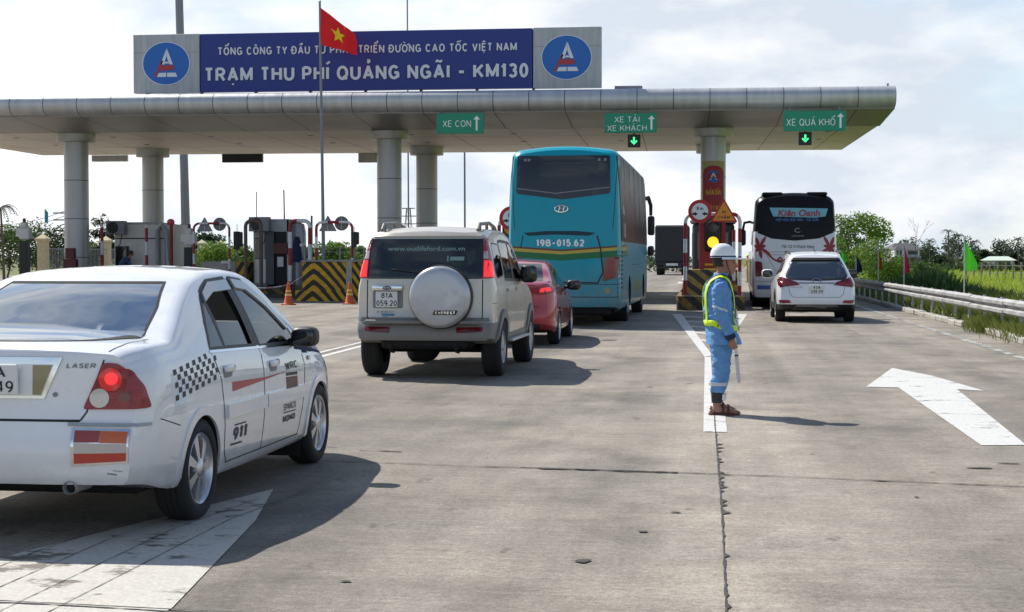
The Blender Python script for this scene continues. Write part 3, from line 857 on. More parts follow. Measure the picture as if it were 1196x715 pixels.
# ------------------------------------------------------------------ ground, road, markings
def road_mat():
    m = bpy.data.materials.new('road concrete'); m.use_nodes = True
    t = m.node_tree; p = t.nodes['Principled BSDF']; L = t.links.new
    p.inputs['Roughness'].default_value = .78; p.inputs['Specular IOR Level'].default_value = .35
    c = t.nodes.new('ShaderNodeTexCoord')
    def noise(scale, det, st=None, rough=.6):
        s = c.outputs['Object']
        if st:
            q = t.nodes.new('ShaderNodeMapping'); q.inputs['Scale'].default_value = st; L(s, q.inputs[0]); s = q.outputs[0]
        n = t.nodes.new('ShaderNodeTexNoise'); n.inputs['Scale'].default_value = scale; n.inputs['Detail'].default_value = det; n.inputs['Roughness'].default_value = rough
        L(s, n.inputs['Vector']); return n.outputs[0]
    def rng(x, a, b, lo, hi):
        r = t.nodes.new('ShaderNodeMapRange'); r.inputs[1].default_value = a; r.inputs[2].default_value = b; r.inputs[3].default_value = lo; r.inputs[4].default_value = hi
        L(x, r.inputs[0]); return r.outputs[0]
    def mul(a, b):
        q = t.nodes.new('ShaderNodeMath'); q.operation = 'MULTIPLY'; L(a, q.inputs[0]); L(b, q.inputs[1]); return q.outputs[0]
    v = rng(noise(.22, 8, (1.4, .45, 1)), .3, .7, .76, 1.18)
    v = mul(v, rng(noise(1.6, 9, (1, .8, 1), .68), .3, .7, .80, 1.16))
    # dark weathered patches with soft uneven borders
    v = mul(v, rng(noise(.55, 8, (1.1, .7, 1), .7), .48, .64, 1.08, .68))
    v = mul(v, rng(noise(1.0, 6, (.8, 16, 1), .7), .3, .7, .86, 1.12))
    v = mul(v, rng(noise(32, 5, None, .8), .28, .72, .62, 1.40))
    v = mul(v, rng(noise(9, 7, (1, 1.5, 1), .75), .3, .7, .84, 1.16))
    v = mul(v, rng(noise(140, 2), .3, .7, .78, 1.22))
    # tyre-blackened tracks running along the lanes
    v = mul(v, rng(noise(.9, 5, (1.3, .035, 1), .55), .42, .68, 1.05, .72))
    # rubber and oil worn into the lanes
    sx_ = t.nodes.new('ShaderNodeSeparateXYZ'); L(c.outputs['Object'], sx_.inputs[0])
    wob = t.nodes.new('ShaderNodeMath'); wob.operation = 'MULTIPLY_ADD'; wob.inputs[1].default_value = .5; L(noise(.25, 3), wob.inputs[0]); L(sx_.outputs[0], wob.inputs[2])
    lr = t.nodes.new('ShaderNodeValToRGB'); cr_ = lr.color_ramp; cr_.interpolation = 'B_SPLINE'
    st = [(-8, 1), (-7, .82), (-6.3, 1.08), (-4.95, .98), (-4.5, .74), (-4.0, .90), (-3.3, .86), (-2.75, .70), (-2.2, .92), (-1.2, 1.10), (.1, 1.12), (1.0, 1.02), (1.7, .84), (2.3, 1.04), (3.2, 1.0), (3.7, .82), (4.3, 1.04), (5.2, .92)]
    while len(cr_.elements) < len(st): cr_.elements.new(.5)
    for e_, (xx, vv) in zip(cr_.elements, st): e_.position = (xx + 9) / 15; e_.color = (vv * .8, vv * .8, vv * .8, 1)
    L(rng(wob.outputs[0], -8.75, 6.25, 0, 1), lr.inputs[0])
    bl = t.nodes.new('ShaderNodeMath'); bl.operation = 'MULTIPLY'; bl.inputs[1].default_value = 1.25; L(lr.outputs[0], bl.inputs[0])
    v = mul(v, bl.outputs[0])
    # oily spots
    v = mul(v, rng(noise(2.3, 3, (1.5, .7, 1), .5),   .68, .74, 1.0, .50))
    mi = t.nodes.new('ShaderNodeMix'); mi.data_type = 'RGBA'; mi.blend_type = 'MULTIPLY'; mi.inputs[0].default_value = 1
    r = t.nodes.new('ShaderNodeValToRGB'); r.color_ramp.elements[0].color = (.222, .198, .168, 1); r.color_ramp.elements[1].color = (.292, .254, .206, 1)
    r.color_ramp.elements[0].position = .35; r.color_ramp.elements[1].position = .65
    L(noise(.5, 4), r.inputs[0]); L(r.outputs[0], mi.inputs[6]); L(v, mi.inputs[7]); L(mi.outputs[2], p.inputs['Base Color'])
    b = t.nodes.new('ShaderNodeBump'); b.inputs['Strength'].default_value = .55; b.inputs['Distance'].default_value = .012
    q = t.nodes.new('ShaderNodeMath'); q.operation = 'ADD'; L(noise(70, 3, None, .7), q.inputs[0]); L(noise(3, 4, (1, 14, 1)), q.inputs[1]); L(q.outputs[0], b.inputs['Height']); L(b.outputs[0], p.inputs['Normal'])
    return m
M['road'] = road_mat()
def worn_paint(name, col, gone=.55, hidden=(.17, .16, .145)):
    m = mat(name, col, .6)
    t = m.node_tree; p = t.nodes['Principled BSDF']; L = t.links.new
    c = t.nodes.new('ShaderNodeTexCoord')
    mp_ = t.nodes.new('ShaderNodeMapping'); mp_.inputs['Scale'].default_value = (1, 1.6, 1); L(c.outputs['Object'], mp_.inputs[0])
    n = t.nodes.new('ShaderNodeTexNoise'); n.inputs['Scale'].default_value = 2.2; n.inputs['Detail'].default_value = 10; n.inputs['Roughness'].default_value = .7; L(mp_.outputs[0], n.inputs['Vector'])
    r = t.nodes.new('ShaderNodeValToRGB'); r.color_ramp.elements[0].position = gone; r.color_ramp.elements[1].position = gone + .05
    r.color_ramp.elements[0].color = (0, 0, 0, 1); r.color_ramp.elements[1].color = (1, 1, 1, 1); L(n.outputs[0], r.inputs[0])
    n2 = t.nodes.new('ShaderNodeTexNoise'); n2.inputs['Scale'].default_value = 45; n2.inputs['Detail'].default_value = 5; L(c.outputs['Object'], n2.inputs['Vector'])
    r2 = t.nodes.new('ShaderNodeMapRange'); r2.inputs[1].default_value = .3; r2.inputs[2].default_value = .7; r2.inputs[3].default_value = .80; r2.inputs[4].default_value = 1.08; L(n2.outputs[0], r2.inputs[0])
    a = t.nodes.new('ShaderNodeMix'); a.data_type = 'RGBA'; a.inputs[6].default_value = (*col, 1); a.inputs[7].default_value = (*hidden, 1); L(r.outputs[0], a.inputs[0])
    b = t.nodes.new('ShaderNodeMix'); b.data_type = 'RGBA'; b.blend_type = 'MULTIPLY'; b.inputs[0].default_value = 1; L(a.outputs[2], b.inputs[6]); L(r2.outputs[0], b.inputs[7])
    L(b.outputs[2], p.inputs['Base Color'])
    return m
M['road_paint'] = worn_paint('white road paint', (.58, .57, .54), .575, (.20, .185, .16))
M['road_paint_worn'] = worn_paint('worn road paint', (.50, .475, .42), .55, (.15, .125, .10))
M['crack'] = mat('crack filler', (.045, .042, .038), .9, noise=.4, nscale=9)
M['dirt'] = mat('roadside dirt', (.22, .19, .14), .95, noise=.3, nscale=1.2, bump=.6, bscale=20)
M['ground'] = leaf_mat('grassy ground', (.11, .14, .035), (.19, .20, .06), .08)
M['kerb_stone'] = mat('kerb concrete', (.36, .34, .30), .85, noise=.25, nscale=2.5, bump=.4)

def struct(o): return tag(o, kind='structure')
g = MB(); g.add([(-2500, -60, 0), (2500, -60, 0), (2500, 4000, 0), (-2500, 4000, 0)], [[0, 1, 2, 3]]); struct(g.build('ground', M['ground'], None, None))
g = MB()
xs = [-60, -30, -12, 0, 5.62]; 
for i in range(4): g.add([(xs[i], -12, .004), (xs[i + 1], -12, .004), (xs[i + 1], 500, .004), (xs[i], 500, .004)], [[0, 1, 2, 3]])
struct(g.build('road', M['road'], None, None, weld=.001))
g = MB(); g.add([(5.62, -12, .006), (7.1, -12, .006), (7.0, 500, .006), (5.62, 500, .006)], [[0, 1, 2, 3]]); struct(g.build('verge', M['dirt'], None, None))
# kerb of pale stones with a broken gap where weeds grow
g = MB(); y = 6.0
rk = random.Random(3)
while y < 150:
    L_ = 1.0
    if not (32.6 < y < 35.2 or 26.5 < y < 27.4):
        g.box((5.70 + rk.uniform(-.015, .015), y + L_ / 2, .062 + rk.uniform(-.012, .008)), (.20, L_ - .03, .13), 0, .02, Matrix.Translation((0, 0, 0)))
    y += L_
struct(g.build('kerb', M['kerb_stone'], None))

def sheet(name, polys, m, z, kind='structure', sub=None):
    g = MB()
    for poly in polys:
        vs = [Vector((x, y, z)) for x, y in poly]
        for t in tessellate_polygon([vs]):
            a, b, c = (vs[i] for i in t)
            g.add([a, b, c] if (b - a).cross(c - a).z > 0 else [a, c, b], [[0, 1, 2]])
    o = g.build(name, m, None, None, weld=.0005); tag(o, kind=kind); return o
def gp(L_): return [(G(u, v).x, G(u, v).y) for u, v in L_]
# right lane arrow: real shape on the lane
sheet('lane_arrow_marking', [[(2.585, 22.6), (1.90, 19.25), (2.27, 19.2), (2.25, 13.35), (2.62, 13.42), (2.92, 19.0), (3.20, 18.85), (2.93, 21.2)]], M['road_paint'], .009)
sheet('left_arrow_marking', [[(-2.86, 10.25), (-2.62, 9.0), (-2.33, 6.7), (-2.40, 5.2), (-3.9, 5.2), (-4.05, 7.0), (-3.6, 7.7)]], M['road_paint_worn'], .009)
# solid line, gore and hatching in front of the toll island
lines = [[(-.02, 14.1), (.19, 14.1), (.19, 24.8), (-.02, 24.8)], [(-.02, 24.8), (.10, 25.2), (-.66, 43.5), (-.92, 43.5)], [(.10, 25.2), (.19, 24.8), (1.12, 43.8), (.88, 43.8)]]
for k in range(5):
    y0 = 29.5 + k * 2.9; a = (y0 - 25) / 18.5
    lines.append([(-.78 * a + .10, y0 + .2), (1.0 * a - .02, y0 - 1.0), (1.0 * a - .02, y0 - .45), (-.78 * a + .10, y0 + .75)])
sheet('island_line_marking', lines, M['road_paint'], .0085)
sheet('left_lane_line', [[(-5.98, 13), (-5.86, 13), (-5.98, 50), (-6.10, 50)], [(-6.24, 13), (-6.15, 13), (-6.27, 50), (-6.36, 50)]], M['road_paint'], .0085)
M['edge_paint'] = worn_paint('nearly gone road paint', (.46, .44, .40), .47)
e = [[(4.76, 8 + k * 6.), (4.90, 8 + k * 6.), (4.90, 13.6 + k * 6.), (4.76, 13.6 + k * 6.)] for k in range(22)]
sheet('edge_line_marking', e, M['edge_paint'], .0085)
sheet('exit_dash_marking', [[(-1.75, 96), (-1.45, 96), (-1.45, 102), (-1.75, 102)], [(-1.75, 112), (-1.45, 112), (-1.45, 118), (-1.75, 118)], [(-1.9, 66), (-.6, 63), (-.6, 64), (-1.9, 67)]], M['road_paint'], .0085)
# slab joints and ragged filler
def ragged(path, w, seed, jit=.6, spike=0.):
    r = random.Random(seed); Lf = []; Rt = []
    pts = []
    for a, b in zip(path, path[1:]):
        n = max(1, int((Vector(b) - Vector(a)).length / .06))
        pts += [Vector(a).lerp(Vector(b), i / n) for i in range(n)]
    pts.append(Vector(path[-1]))
    for i, p in enumerate(pts):
        d = (pts[min(i + 1, len(pts) - 1)] - pts[max(0, i - 1)]).normalized(); n = Vector((-d.y, d.x))
        k = w * (1 + r.uniform(-jit, jit)); s = spike * max(0, r.gauss(0, 1) - .6)
        Lf.append(p + n * k / 2); Rt.append(p - n * (k / 2 + s))
    return [[tuple(Lf[i]), tuple(Rt[i]), tuple(Rt[i + 1]), tuple(Lf[i + 1])] for i in range(len(pts) - 1)]
q = ragged([(.085, 4.5), (.10, 9.5), (.085, 14.6)], .011, 1, .6, .028)
q += ragged([(.085, 14.6), (.085, 46)], .012, 2, .4)
j0 = [(-12, 12.3), (-2.6, 11.70), (-1.8, 11.56), (-1.1, 11.50), (.2, 11.33), (2.15, 10.97), (5.6, 10.5)]
q += ragged(j0, .016, 3, .5, .02)
q += ragged([(-1.35, 11.53), (-1.1, 11.48), (-.75, 11.45), (-.2, 11.38)], .045, 4, .7, .03)
for yy in (6.35, 16.2, 21.1, 26.0, 31.0, 36.0, 41, 46): q += ragged([(-12, yy + 1.2), (.1, yy + .1), (5.6, yy - .6)], .010, int(yy), .5)
q += ragged([(-6.12, 3), (-6.12, 50)], .012, 9, .4); q += ragged([(-2.75, 12.4), (-2.4, 12.35)], .03, 12, .8)
for (x, y, rx, ry) in ((-.62, 8.0, .055, .05), (-.35, 8.9, .03, .03), (-.18, 9.6, .035, .03), (2.0, 11.9, .10, .04), (2.25, 12.2, .09, .03), (1.35, 10.4, .02, .02), (-1.7, 7.35, .03, .02)):
    rr_ = random.Random(int(x * 1000)); q.append([(x + rx * math.cos(a * .5236) * rr_.uniform(.6, 1.2), y + ry * math.sin(a * .5236) * rr_.uniform(.6, 1.2)) for a in range(12)])
sheet('road_joint', q, M['crack'], .0105)
q = ragged([(-4.0, 6.72), (-3.0, 6.70), (-2.3, 6.62), (-1.6, 6.60)], .014, 15, .6, .015)
for k, x in enumerate((-3.72, -3.48, -3.24, -3.0, -2.78)): q += ragged([(x - .08, 5.3), (x, 7.6 + k * .35), (x + .16, 8.6 + k * .4)], .005, 20 + k, .5)
sheet('arrow_crack', q, M['crack'], .012)

# ------------------------------------------------------------------ toll canopy
CX, CY, CR = .25, 62.0, R(1.0)
KC = 1.088
def kz(z): return 1.55 + (z - 1.55) * KC
canopy = thing('toll_canopy', 'long grey metal clad toll gate canopy on round columns over the lanes', 'canopy', (CX, CY, 0), CR)
XL, XR = -29.8 * KC, 5.70 * KC
prof_f = [(-4.55, 7.10), (-4.78, 7.06), (-4.93, 6.95), (-5.0, 6.78), (-4.96, 6.60), (-4.82, 6.45), (-4.62, 6.40)]
prof_s = [(-4.62, 6.40), (-.75, 6.17), (12.2, 6.17)]
prof_t = [(12.2, 6.17), (12.45, 6.30), (12.5, 6.6), (12.3, 6.95), (-4.55, 7.10)]
prof_f = [(y * KC, kz(z)) for y, z in prof_f]; prof_s = [(-4.62 * KC, kz(6.40)), (-4.62 * KC, kz(6.36)), (-.75 * KC, kz(6.12)), (-.75 * KC, kz(6.17)), (12.2 * KC, kz(6.17))]; prof_t = [(y * KC, kz(z)) for y, z in prof_t]
def strip(prof, x0, x1, n=30):
    mb = MB()
    for i in range(n):
        a, b = x0 + (x1 - x0) * i / n, x0 + (x1 - x0) * (i + 1) / n
        for (y0, z0), (y1, z1) in zip(prof, prof[1:]): mb.add([(a, y0, z0), (b, y0, z0), (b, y1, z1), (a, y1, z1)], [[0, 1, 2, 3]])
    return mb
m_ = strip(prof_f, XL, XR); m_.build('fascia', M['panel_alu'], canopy, 50, weld=.001)
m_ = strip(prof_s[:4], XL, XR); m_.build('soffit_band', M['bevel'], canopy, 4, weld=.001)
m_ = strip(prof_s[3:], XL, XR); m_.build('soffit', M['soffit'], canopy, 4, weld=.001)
m_ = strip(prof_t, XL, XR); m_.build('roof', M['panel_alu'], canopy, 30, weld=.001)
allp = prof_f + prof_s[1:] + prof_t[1:-1]
for xe, nm in ((XL, 'end_panel'), (XR, 'end_panel')):
    b = MB(); b.prism(allp, .04, 0, Matrix(((0, 0, 1, xe - .02), (1, 0, 0, 0), (0, 1, 0, 0), (0, 0, 0, 1)))); b.build(nm, M['panel_alu'], canopy)
j = MB(); n = 30
for i in range(1, n):
    x = XL + (XR - XL) * i / n
    for (y0, z0), (y1, z1) in zip(prof_f, prof_f[1:]):
        nrm = Vector((0, -(z0 - z1), y0 - y1)).normalized()
        if nrm.y > 0: nrm = -nrm
        o_ = Vector((0, -.003, 0))
        j.add([Vector((x - .012, y0, z0)) + o_, Vector((x + .012, y0, z0)) + o_, Vector((x + .012, y1, z1)) + o_, Vector((x - .012, y1, z1)) + o_], [[0, 1, 2, 3]])
    if i % 2 == 1:
        for (y0, z0), (y1, z1) in zip(prof_s, prof_s[1:]): j.add([(x - .012, y0, z0 - .004), (x + .012, y0, z0 - .004), (x + .012, y1, z1 - .004), (x - .012, y1, z1 - .004)], [[3, 2, 1, 0]])
zs_ = kz(6.17) - .004
for y in (3.4, 8.2): j.add([(XL, y - .02, zs_), (XR, y - .02, zs_), (XR, y + .02, zs_), (XL, y + .02, zs_)], [[3, 2, 1, 0]])
j.build('panel_joint', M['joint'], canopy, None)
d = MB()
for k in range(9):
    for y in (2.2, 6.4): d.lathe([(0, kz(6.17) - .02), (.12, kz(6.17) - .02), (.12, kz(6.17))], 12, 0, Matrix.Translation((-29 + k * 4.2, y, 0)))
d.build('downlight', M['decal_grey'], canopy)
b = MB(); b.box((-3.15, -4.0, kz(7.1) + .1), (1.0, .5, .18), 0, .02); b.build('roof_box', M['steel_grey'], canopy)
b = MB(); b.tube([(6.0, -4.8, kz(7.08)), (6.0, -4.8, kz(7.2))], .035, 8); b.build('roof_stud', M['steel_grey'], canopy)
for x in (0., -12.72, -25.55):
    for y in (0., 9.4):
        x = x + (.2 if (y and x > -1) else 0)
        c_ = MB(); c_.lathe([(.485, .0), (.485, kz(5.86))], 40, 0, Matrix.Translation((x, y, 0)))
        co = c_.build('column', M['column'], canopy, 40)
        c_ = MB(); c_.lathe([(.485, kz(5.83)), (.75, kz(5.83)), (.76, kz(5.85)), (.76, kz(6.19))], 40, 0, Matrix.Translation((x, y, 0))); c_.build('capital', M['column'], co, 30)
        c_ = MB()
        for z in (1.55, 3.1, 4.65): c_.lathe([(.486, z), (.4875, z + .003), (.4875, z + .022), (.486, z + .025)], 40, 0, Matrix.Translation((x, y, 0)))
        c_.build('column_ring', M['joint'], co)
cl = lambda x, y: (Matrix.Translation((CX, CY, 0)) @ Matrix.Rotation(CR, 4, 'Z') @ Vector((x, y, 0)))
for x, lab in ((-12.72, 'maroon hose cabinet at the foot of the column behind the silver off-road car'), (-25.55, 'maroon hose cabinet at the foot of the far left front column')):
    p = cl(x, -.68); t = thing('hose_cabinet', lab, 'cabinet', (p.x, p.y, 0), CR)
    b = MB(); b.box((0, 0, 1.05), (.52, .30, .9), 0, .01); b.build('cabinet_box', M['maroon'], t)
    b = MB(); b.box((0, -.02, 1.72), (.36, .22, .42), 0, .01); b.build('upper_box', M['maroon'], t)
    b = MB(); b.box((0, -.12, .52), (.85, .5, .16), 0, .01); b.build('tray', M['sign_red'], t)
    b = MB(); b.box((0, .1, .3), (.5, .35, .6), 0, .01); b.build('stand', M['steel_grey'], t)

# station name sign on the roof
YS = 57.9
def sx(u): return P(u, 70, YS).x
def sz(v): return P(430, v, YS).z
sign = thing('station_sign', 'long blue toll station name sign with two oval emblems on the canopy roof', 'sign', (0, YS, 0), 0)
zb, zt_ = sz(105.5), sz(36.5)
b = MB(); b.box(((sx(234.5) + sx(622)) / 2, .1, (zb + zt_) / 2), (sx(622) - sx(234.5), .30, zt_ - zb), 0, .01); b.build('name_panel', M['sign_blue'], sign)
x = MB()
text(x, 'TỔNG CÔNG TY ĐẦU TƯ PHÁT TRIỂN ĐƯỜNG CAO TỐC VIỆT NAM', sx(602) - sx(254), .30, facing_cam((sx(428), -.052, sz(62.3))), 0, .016, .03, 1.25)
text(x, 'TRẠM THU PHÍ QUẢNG NGÃI - KM130', sx(615) - sx(239), .53, facing_cam((sx(427), -.052, sz(93.5))), 0, .024, .05, 1.0)
x.build('name_lettering', M['letter'], sign)
for u0, u1, uc in ((156.5, 233.5, 195), (623, 702.5, 662)):
    b = MB(); b.box(((sx(u0) + sx(u1)) / 2, .1, (zb + zt_) / 2), (sx(u1) - sx(u0), .34, zt_ - zb + .02), 0, .01); eo = b.build('emblem_panel', M['sign_grey'], sign)
    xx = sx(uc); zc = sz(71)
    b = MB(); b.lathe([(.0, -.018), (1.0, -.018), (1.0, .0)], 48, 0, Matrix.Translation((xx, -.072, zc)) @ Matrix.Diagonal((.90, 1, .79, 1)), 'y')
    b.lathe([(1.0, -.022), (1.035, -.022), (1.035, .0)], 48, 1, Matrix.Translation((xx, -.072, zc)) @ Matrix.Diagonal((.90, 1, .79, 1)), 'y')
    b.build('emblem_disc', [M['logo_blue'], M['logo_white']], eo)
    b = MB(); X = facing_cam((xx, -.093, zc)) @ Matrix.Scale(1.09, 4)
    b.prism([(-.20, -.03), (.02, .52), (.02, .27), (-.055, .05), (-.05, -.03)], .01, 0, X); b.prism([(.03, .52), (.24, -.03), (.12, -.03), (.03, .22)], .01, 0, X); b.prism([(-.03, .06), (.08, .06), (.10, .0), (-.05, .0)], .01, 0, X)
    b.prism([(-.33, -.46), (.0, -.46), (.0, -.32), (-.26, -.32)], .01, 0, X); b.prism([(.035, -.46), (.40, -.46), (.34, -.32), (.035, -.32)], .01, 0, X)
    b.build('emblem_white', M['logo_white'], eo)
    b = MB(); b.prism([(-.44, -.46), (-.36, -.46), (-.10, .08), (-.16, .12)], .01, 0, X); b.prism([(-.24, -.08), (.10, -.05), (.26, -.08), (.30, -.20), (.05, -.24), (-.28, -.24)], .012, 0, X); b.build('emblem_red', M['logo_red'], eo)
    s = MB(); s.box(((sx(u0) + sx(u1)) / 2, -.072, sz(58)), (sx(u1) - sx(u0) - .02, .004, .016)); s.build('panel_joint', M['seam_grey'], eo)
b = MB()
for k in range(8): b.box((sx(170) + k * 2.1, .6, (zb + zt_) / 2 - .3), (.08, .9, .08)); b.box((sx(170) + k * 2.1, .3, (zb + zt_) / 2), (.10, .10, zt_ - zb))
for k in range(8): b.box((sx(170) + k * 2.1, .28, (zb + 7.4) / 2 - .05), (.10, .12, zb - 7.4 + .12))
b.build('support_frame', M['steel_grey'], sign)

# lane name signs under the fascia and green arrow signals below them
def lane_sign(u0, u1, v0, v1, lines_, arrow_u, label, hs):
    Y = 56.65; a = P(u0, v1, Y); b_ = P(u1, v0, Y); w = b_.x - a.x; h = b_.z - a.z; c = (a + b_) / 2
    t = thing('lane_sign', label, 'sign', (c.x, Y, c.z), 0, 'green lane signs hung from the canopy')
    b = MB(); b.box((0, 0, 0), (w, .12, h), 0, .01); b.build('sign_face', M['sign_green'], t)
    x = MB()
    for s, uc, wv, vb in lines_:
        q = P(uc, vb, Y); wd = P(uc + wv, vb, Y).x - q.x
        text(x, s, wd, hs, facing_cam((q.x - c.x, -.063, q.z - c.z)), 0, -.012, 0., 1.15)
    x.build('sign_lettering', M['sign_white'], t)
    ax = P(arrow_u, 145, Y).x - c.x; hh = h * .36
    x = MB(); x.prism([(ax - .035, -hh), (ax + .035, -hh), (ax + .035, hh * .5), (ax + .12, hh * .5), (ax, hh * 1.02), (ax - .12, hh * .5), (ax - .035, hh * .5)], .006, 0, facing_cam((0, -.062, 0))); x.build('arrow', M['sign_white'], t)
    b = MB()
    for k in (-.4, .4): b.tube([(k * w, .04, h / 2 - .02), (k * w, .12, h / 2 + .14)], .025, 8)
    b.build('hanger', M['steel_grey'], t)
lane_sign(510, 565, 132, 156.5, [('XE CON', 534, 33, 148.5)], 557, 'green XE CON lane sign hung left of the teal coach roof', .235)
lane_sign(706, 767, 132, 155.5, [('XE TẢI', 732.5, 29, 143), ('XE KHÁCH', 732.5, 46, 153)], 761, 'green two line XE TAI XE KHACH lane sign right of the teal coach roof', .20)
lane_sign(915, 988, 129, 153.5, [('XE QUÁ KHỔ', 947, 57, 147)], 981.5, 'green XE QUA KHO lane sign above the white coach lane', .245)
def lane_signal(uc, vc, label):
    Y = 56.9; c = P(uc, vc, Y)
    t = thing('lane_signal', label, 'traffic signal', (c.x, Y, c.z), 0, 'lit green arrow signals')
    b = MB(); b.box((0, .1, 0), (.45, .28, .45), 0, .015); b.build('housing', M['black'], t)
    x = MB(); x.prism([(-.03, .13), (.03, .13), (.03, -.04), (.09, .02), (.12, -.02), (0, -.14), (-.12, -.02), (-.09, .02), (-.03, -.04)], .006, 0, facing_cam((0, -.042, .0))); x.build('arrow', M['led_green'], t)
    b = MB(); b.tube([(0, .1, .19), (0, .12, .34)], .03, 8); b.build('hanger', M['steel_grey'], t)
lane_signal(740.5, 164.5, 'lit green arrow signal hung below the two line lane sign')
lane_signal(940.5, 161.8, 'lit green arrow signal hung below the XE QUA KHO sign')
for k, (u0, u1, v0, v1, mm, lab) in enumerate(((108, 149, 181, 189, 'soffit', 'pale sign box edge on hung behind the far left column'), (260, 307, 178, 190, 'black', 'black sign box hung under the rear canopy edge left of the flagpole'), (419, 441, 178, 190, 'soffit', 'pale sign box hung behind the column above the silver off-road car'))):
    Y = 75.2; a, b_ = P(u0, v1, Y), P(u1, v0, Y); t = thing('hanging_sign', lab, 'sign', ((a.x + b_.x) / 2, Y, (a.z + b_.z) / 2))
    b = MB(); b.box((0, 0, 0), (b_.x - a.x, .25, b_.z - a.z), 0, .02); b.build('sign_box', M['black'] if mm == 'black' else M['sign_grey'], t)
    b = MB()
    for q in (-.35, .35): b.tube([(q * (b_.x - a.x), 0, .15), (q * (b_.x - a.x), 0, kz(6.17) - (a.z + b_.z) / 2)], .03, 6)
    b.build('hanger', M['steel_grey'], t)
# ------------------------------------------------------------------ toll islands, booths, arches, poles
def striped_tube(mb, pts, r, seg=.45, n=10, m0=0, m1=1, phase=0.):
    P_ = []; 
    for a, b in zip(pts, pts[1:]):
        a, b = Vector(a), Vector(b); k = max(1, int((b - a).length / .05)); P_ += [a.lerp(b, i / k) for i in range(k)]
    P_.append(Vector(pts[-1])); s = phase; cur = [P_[0]]; idx = int(s // seg) % 2
    for a, b in zip(P_, P_[1:]):
        s += (b - a).length; cur.append(b); k = int(s // seg) % 2
        if k != idx: mb.tube(cur, r, n, m1 if idx else m0); cur = [b]; idx = k
    if len(cur) > 1: mb.tube(cur, r, n, m1 if idx else m0)
def arch_pts(x0, x1, y, z0, z1, r=.22, z0b=None):
    z0b = z0 if z0b is None else z0b
    pts = [(x0, y, z0), (x0, y, z1 - r)]
    pts += [(x0 + r * (1 - math.cos(a * .3927)), y, z1 - r + r * math.sin(a * .3927)) for a in range(1, 5)]
    pts += [(x1 - r * (1 - math.sin(a * .3927)), y, z1 - r + r * math.cos(a * .3927)) for a in range(0, 5)]
    pts += [(x1, y, z0b)]
    return pts
RW = [M['pole_red'], M['pole_white']]
def arch(name, label, x0, x1, y, z0, z1, r=.055, z0b=None, mats=None, seg=.42):
    t = thing(name, label, 'barrier arch', ((x0 + x1) / 2, y, 0), 0)
    X = -(x0 + x1) / 2
    b = MB(); striped_tube(b, [(p[0] + X, 0, p[2]) for p in arch_pts(x0, x1, y, z0, z1, .22, z0b)], r, seg); b.build('pipe', mats or RW, t, 60)
    b = MB()
    for xx, zz_ in ((x0 + X, z0), (x1 + X, z0 if z0b is None else z0b)): b.lathe([(0, zz_ + .02), (.12, zz_ + .02), (.12, zz_)], 14, 0, Matrix.Translation((xx, 0, 0)))
    b.build('foot_plate', M['steel_grey'], t); return t
def absx_hazard(name, ca, cb, period, k):
    m = hazard_mat(name, ca, cb, (0, 0, 0), period, .3)
    t = m.node_tree
    d = [n for n in t.nodes if n.type == 'VECT_MATH'][0]; c = [n for n in t.nodes if n.type == 'TEX_COORD'][0]
    s = t.nodes.new('ShaderNodeSeparateXYZ'); t.links.new(c.outputs['Object'], s.inputs[0])
    a = t.nodes.new('ShaderNodeMath'); a.operation = 'ABSOLUTE'; t.links.new(s.outputs[0], a.inputs[0])
    q = t.nodes.new('ShaderNodeMath'); q.operation = 'POWER'; q.inputs[1].default_value = 1.25; t.links.new(a.outputs[0], q.inputs[0])
    b = t.nodes.new('ShaderNodeMath'); b.operation = 'MULTIPLY_ADD'; b.inputs[1].default_value = k; t.links.new(q.outputs[0], b.inputs[0]); t.links.new(s.outputs[2], b.inputs[2])
    for l in list(t.links):
        if l.from_node == d: ts = l.to_socket; t.links.remove(l); t.links.new(b.outputs[0], ts)
    return m

# ---- right-hand island in front of the officer
isl = thing('toll_island', 'concrete toll island with worn stripes behind the officer, carrying the red cabinet', 'traffic island', (.13, 46.6, 0), 0)
b = MB(); b.prism(rounded([(-1.0, 0), (1.0, 0), (1.0, 17), (-1.0, 17)], .25), .42); b.build('island_base', M['hazard_worn'], isl)
b = MB()
w0, w1 = .86, .78
b.add([(-w0, .7, .42), (w0, .7, .42), (w0, 2.6, .42), (-w0, 2.6, .42), (-w1, .95, 1.19), (w1, .95, 1.19), (w1, 2.6, 1.19), (-w1, 2.6, 1.19)], [[0, 1, 5, 4], [1, 2, 6, 5], [2, 3, 7, 6], [3, 0, 4, 7], [4, 5, 6, 7]]); b.build('crash_block', M['hazard_dusty'], isl)
c_ = thing('signal_cabinet', 'tall red cabinet with amber signal lamp lit behind the officer helmet', 'traffic signal', (.18, 49.0, 1.0), 0)
b = MB(); b.box((0, 0, .88), (.80, .35, 1.76), 0, .02); b.build('cabinet', M['maroon'] if 0 else mat('red cabinet paint', (.30, .014, .018), .45, noise=.1), c_)
b = MB(); b.box((.02, -.20, 1.25), (.50, .12, 1.02), 0, .08, None, 3); ho = b.build('lamp_housing', M['black'], c_)
for z, mm, nm in ((1.50, 'lamp_off', 'unlit_lamp'), (1.02, 'led_amber', 'lit_lamp')):
    b = MB(); b.lathe([(0, -.035), (.10, -.03), (.17, 0), (.17, .03)], 24, 0, Matrix.Translation((.02, -.265, z)), 'y'); b.build(nm, M[mm], ho)
    b = MB(); 
    b.add([(.02 + .19 * math.cos(R(a)), -.26 - (.16 if k else 0), z + .19 * math.sin(R(a)) - (.02 if k else 0)) for k in (0, 1) for a in range(10, 171, 16)], [[i, i + 1, i + 12, i + 11] for i in range(10)]); b.build('lamp_hood', M['black'], ho)
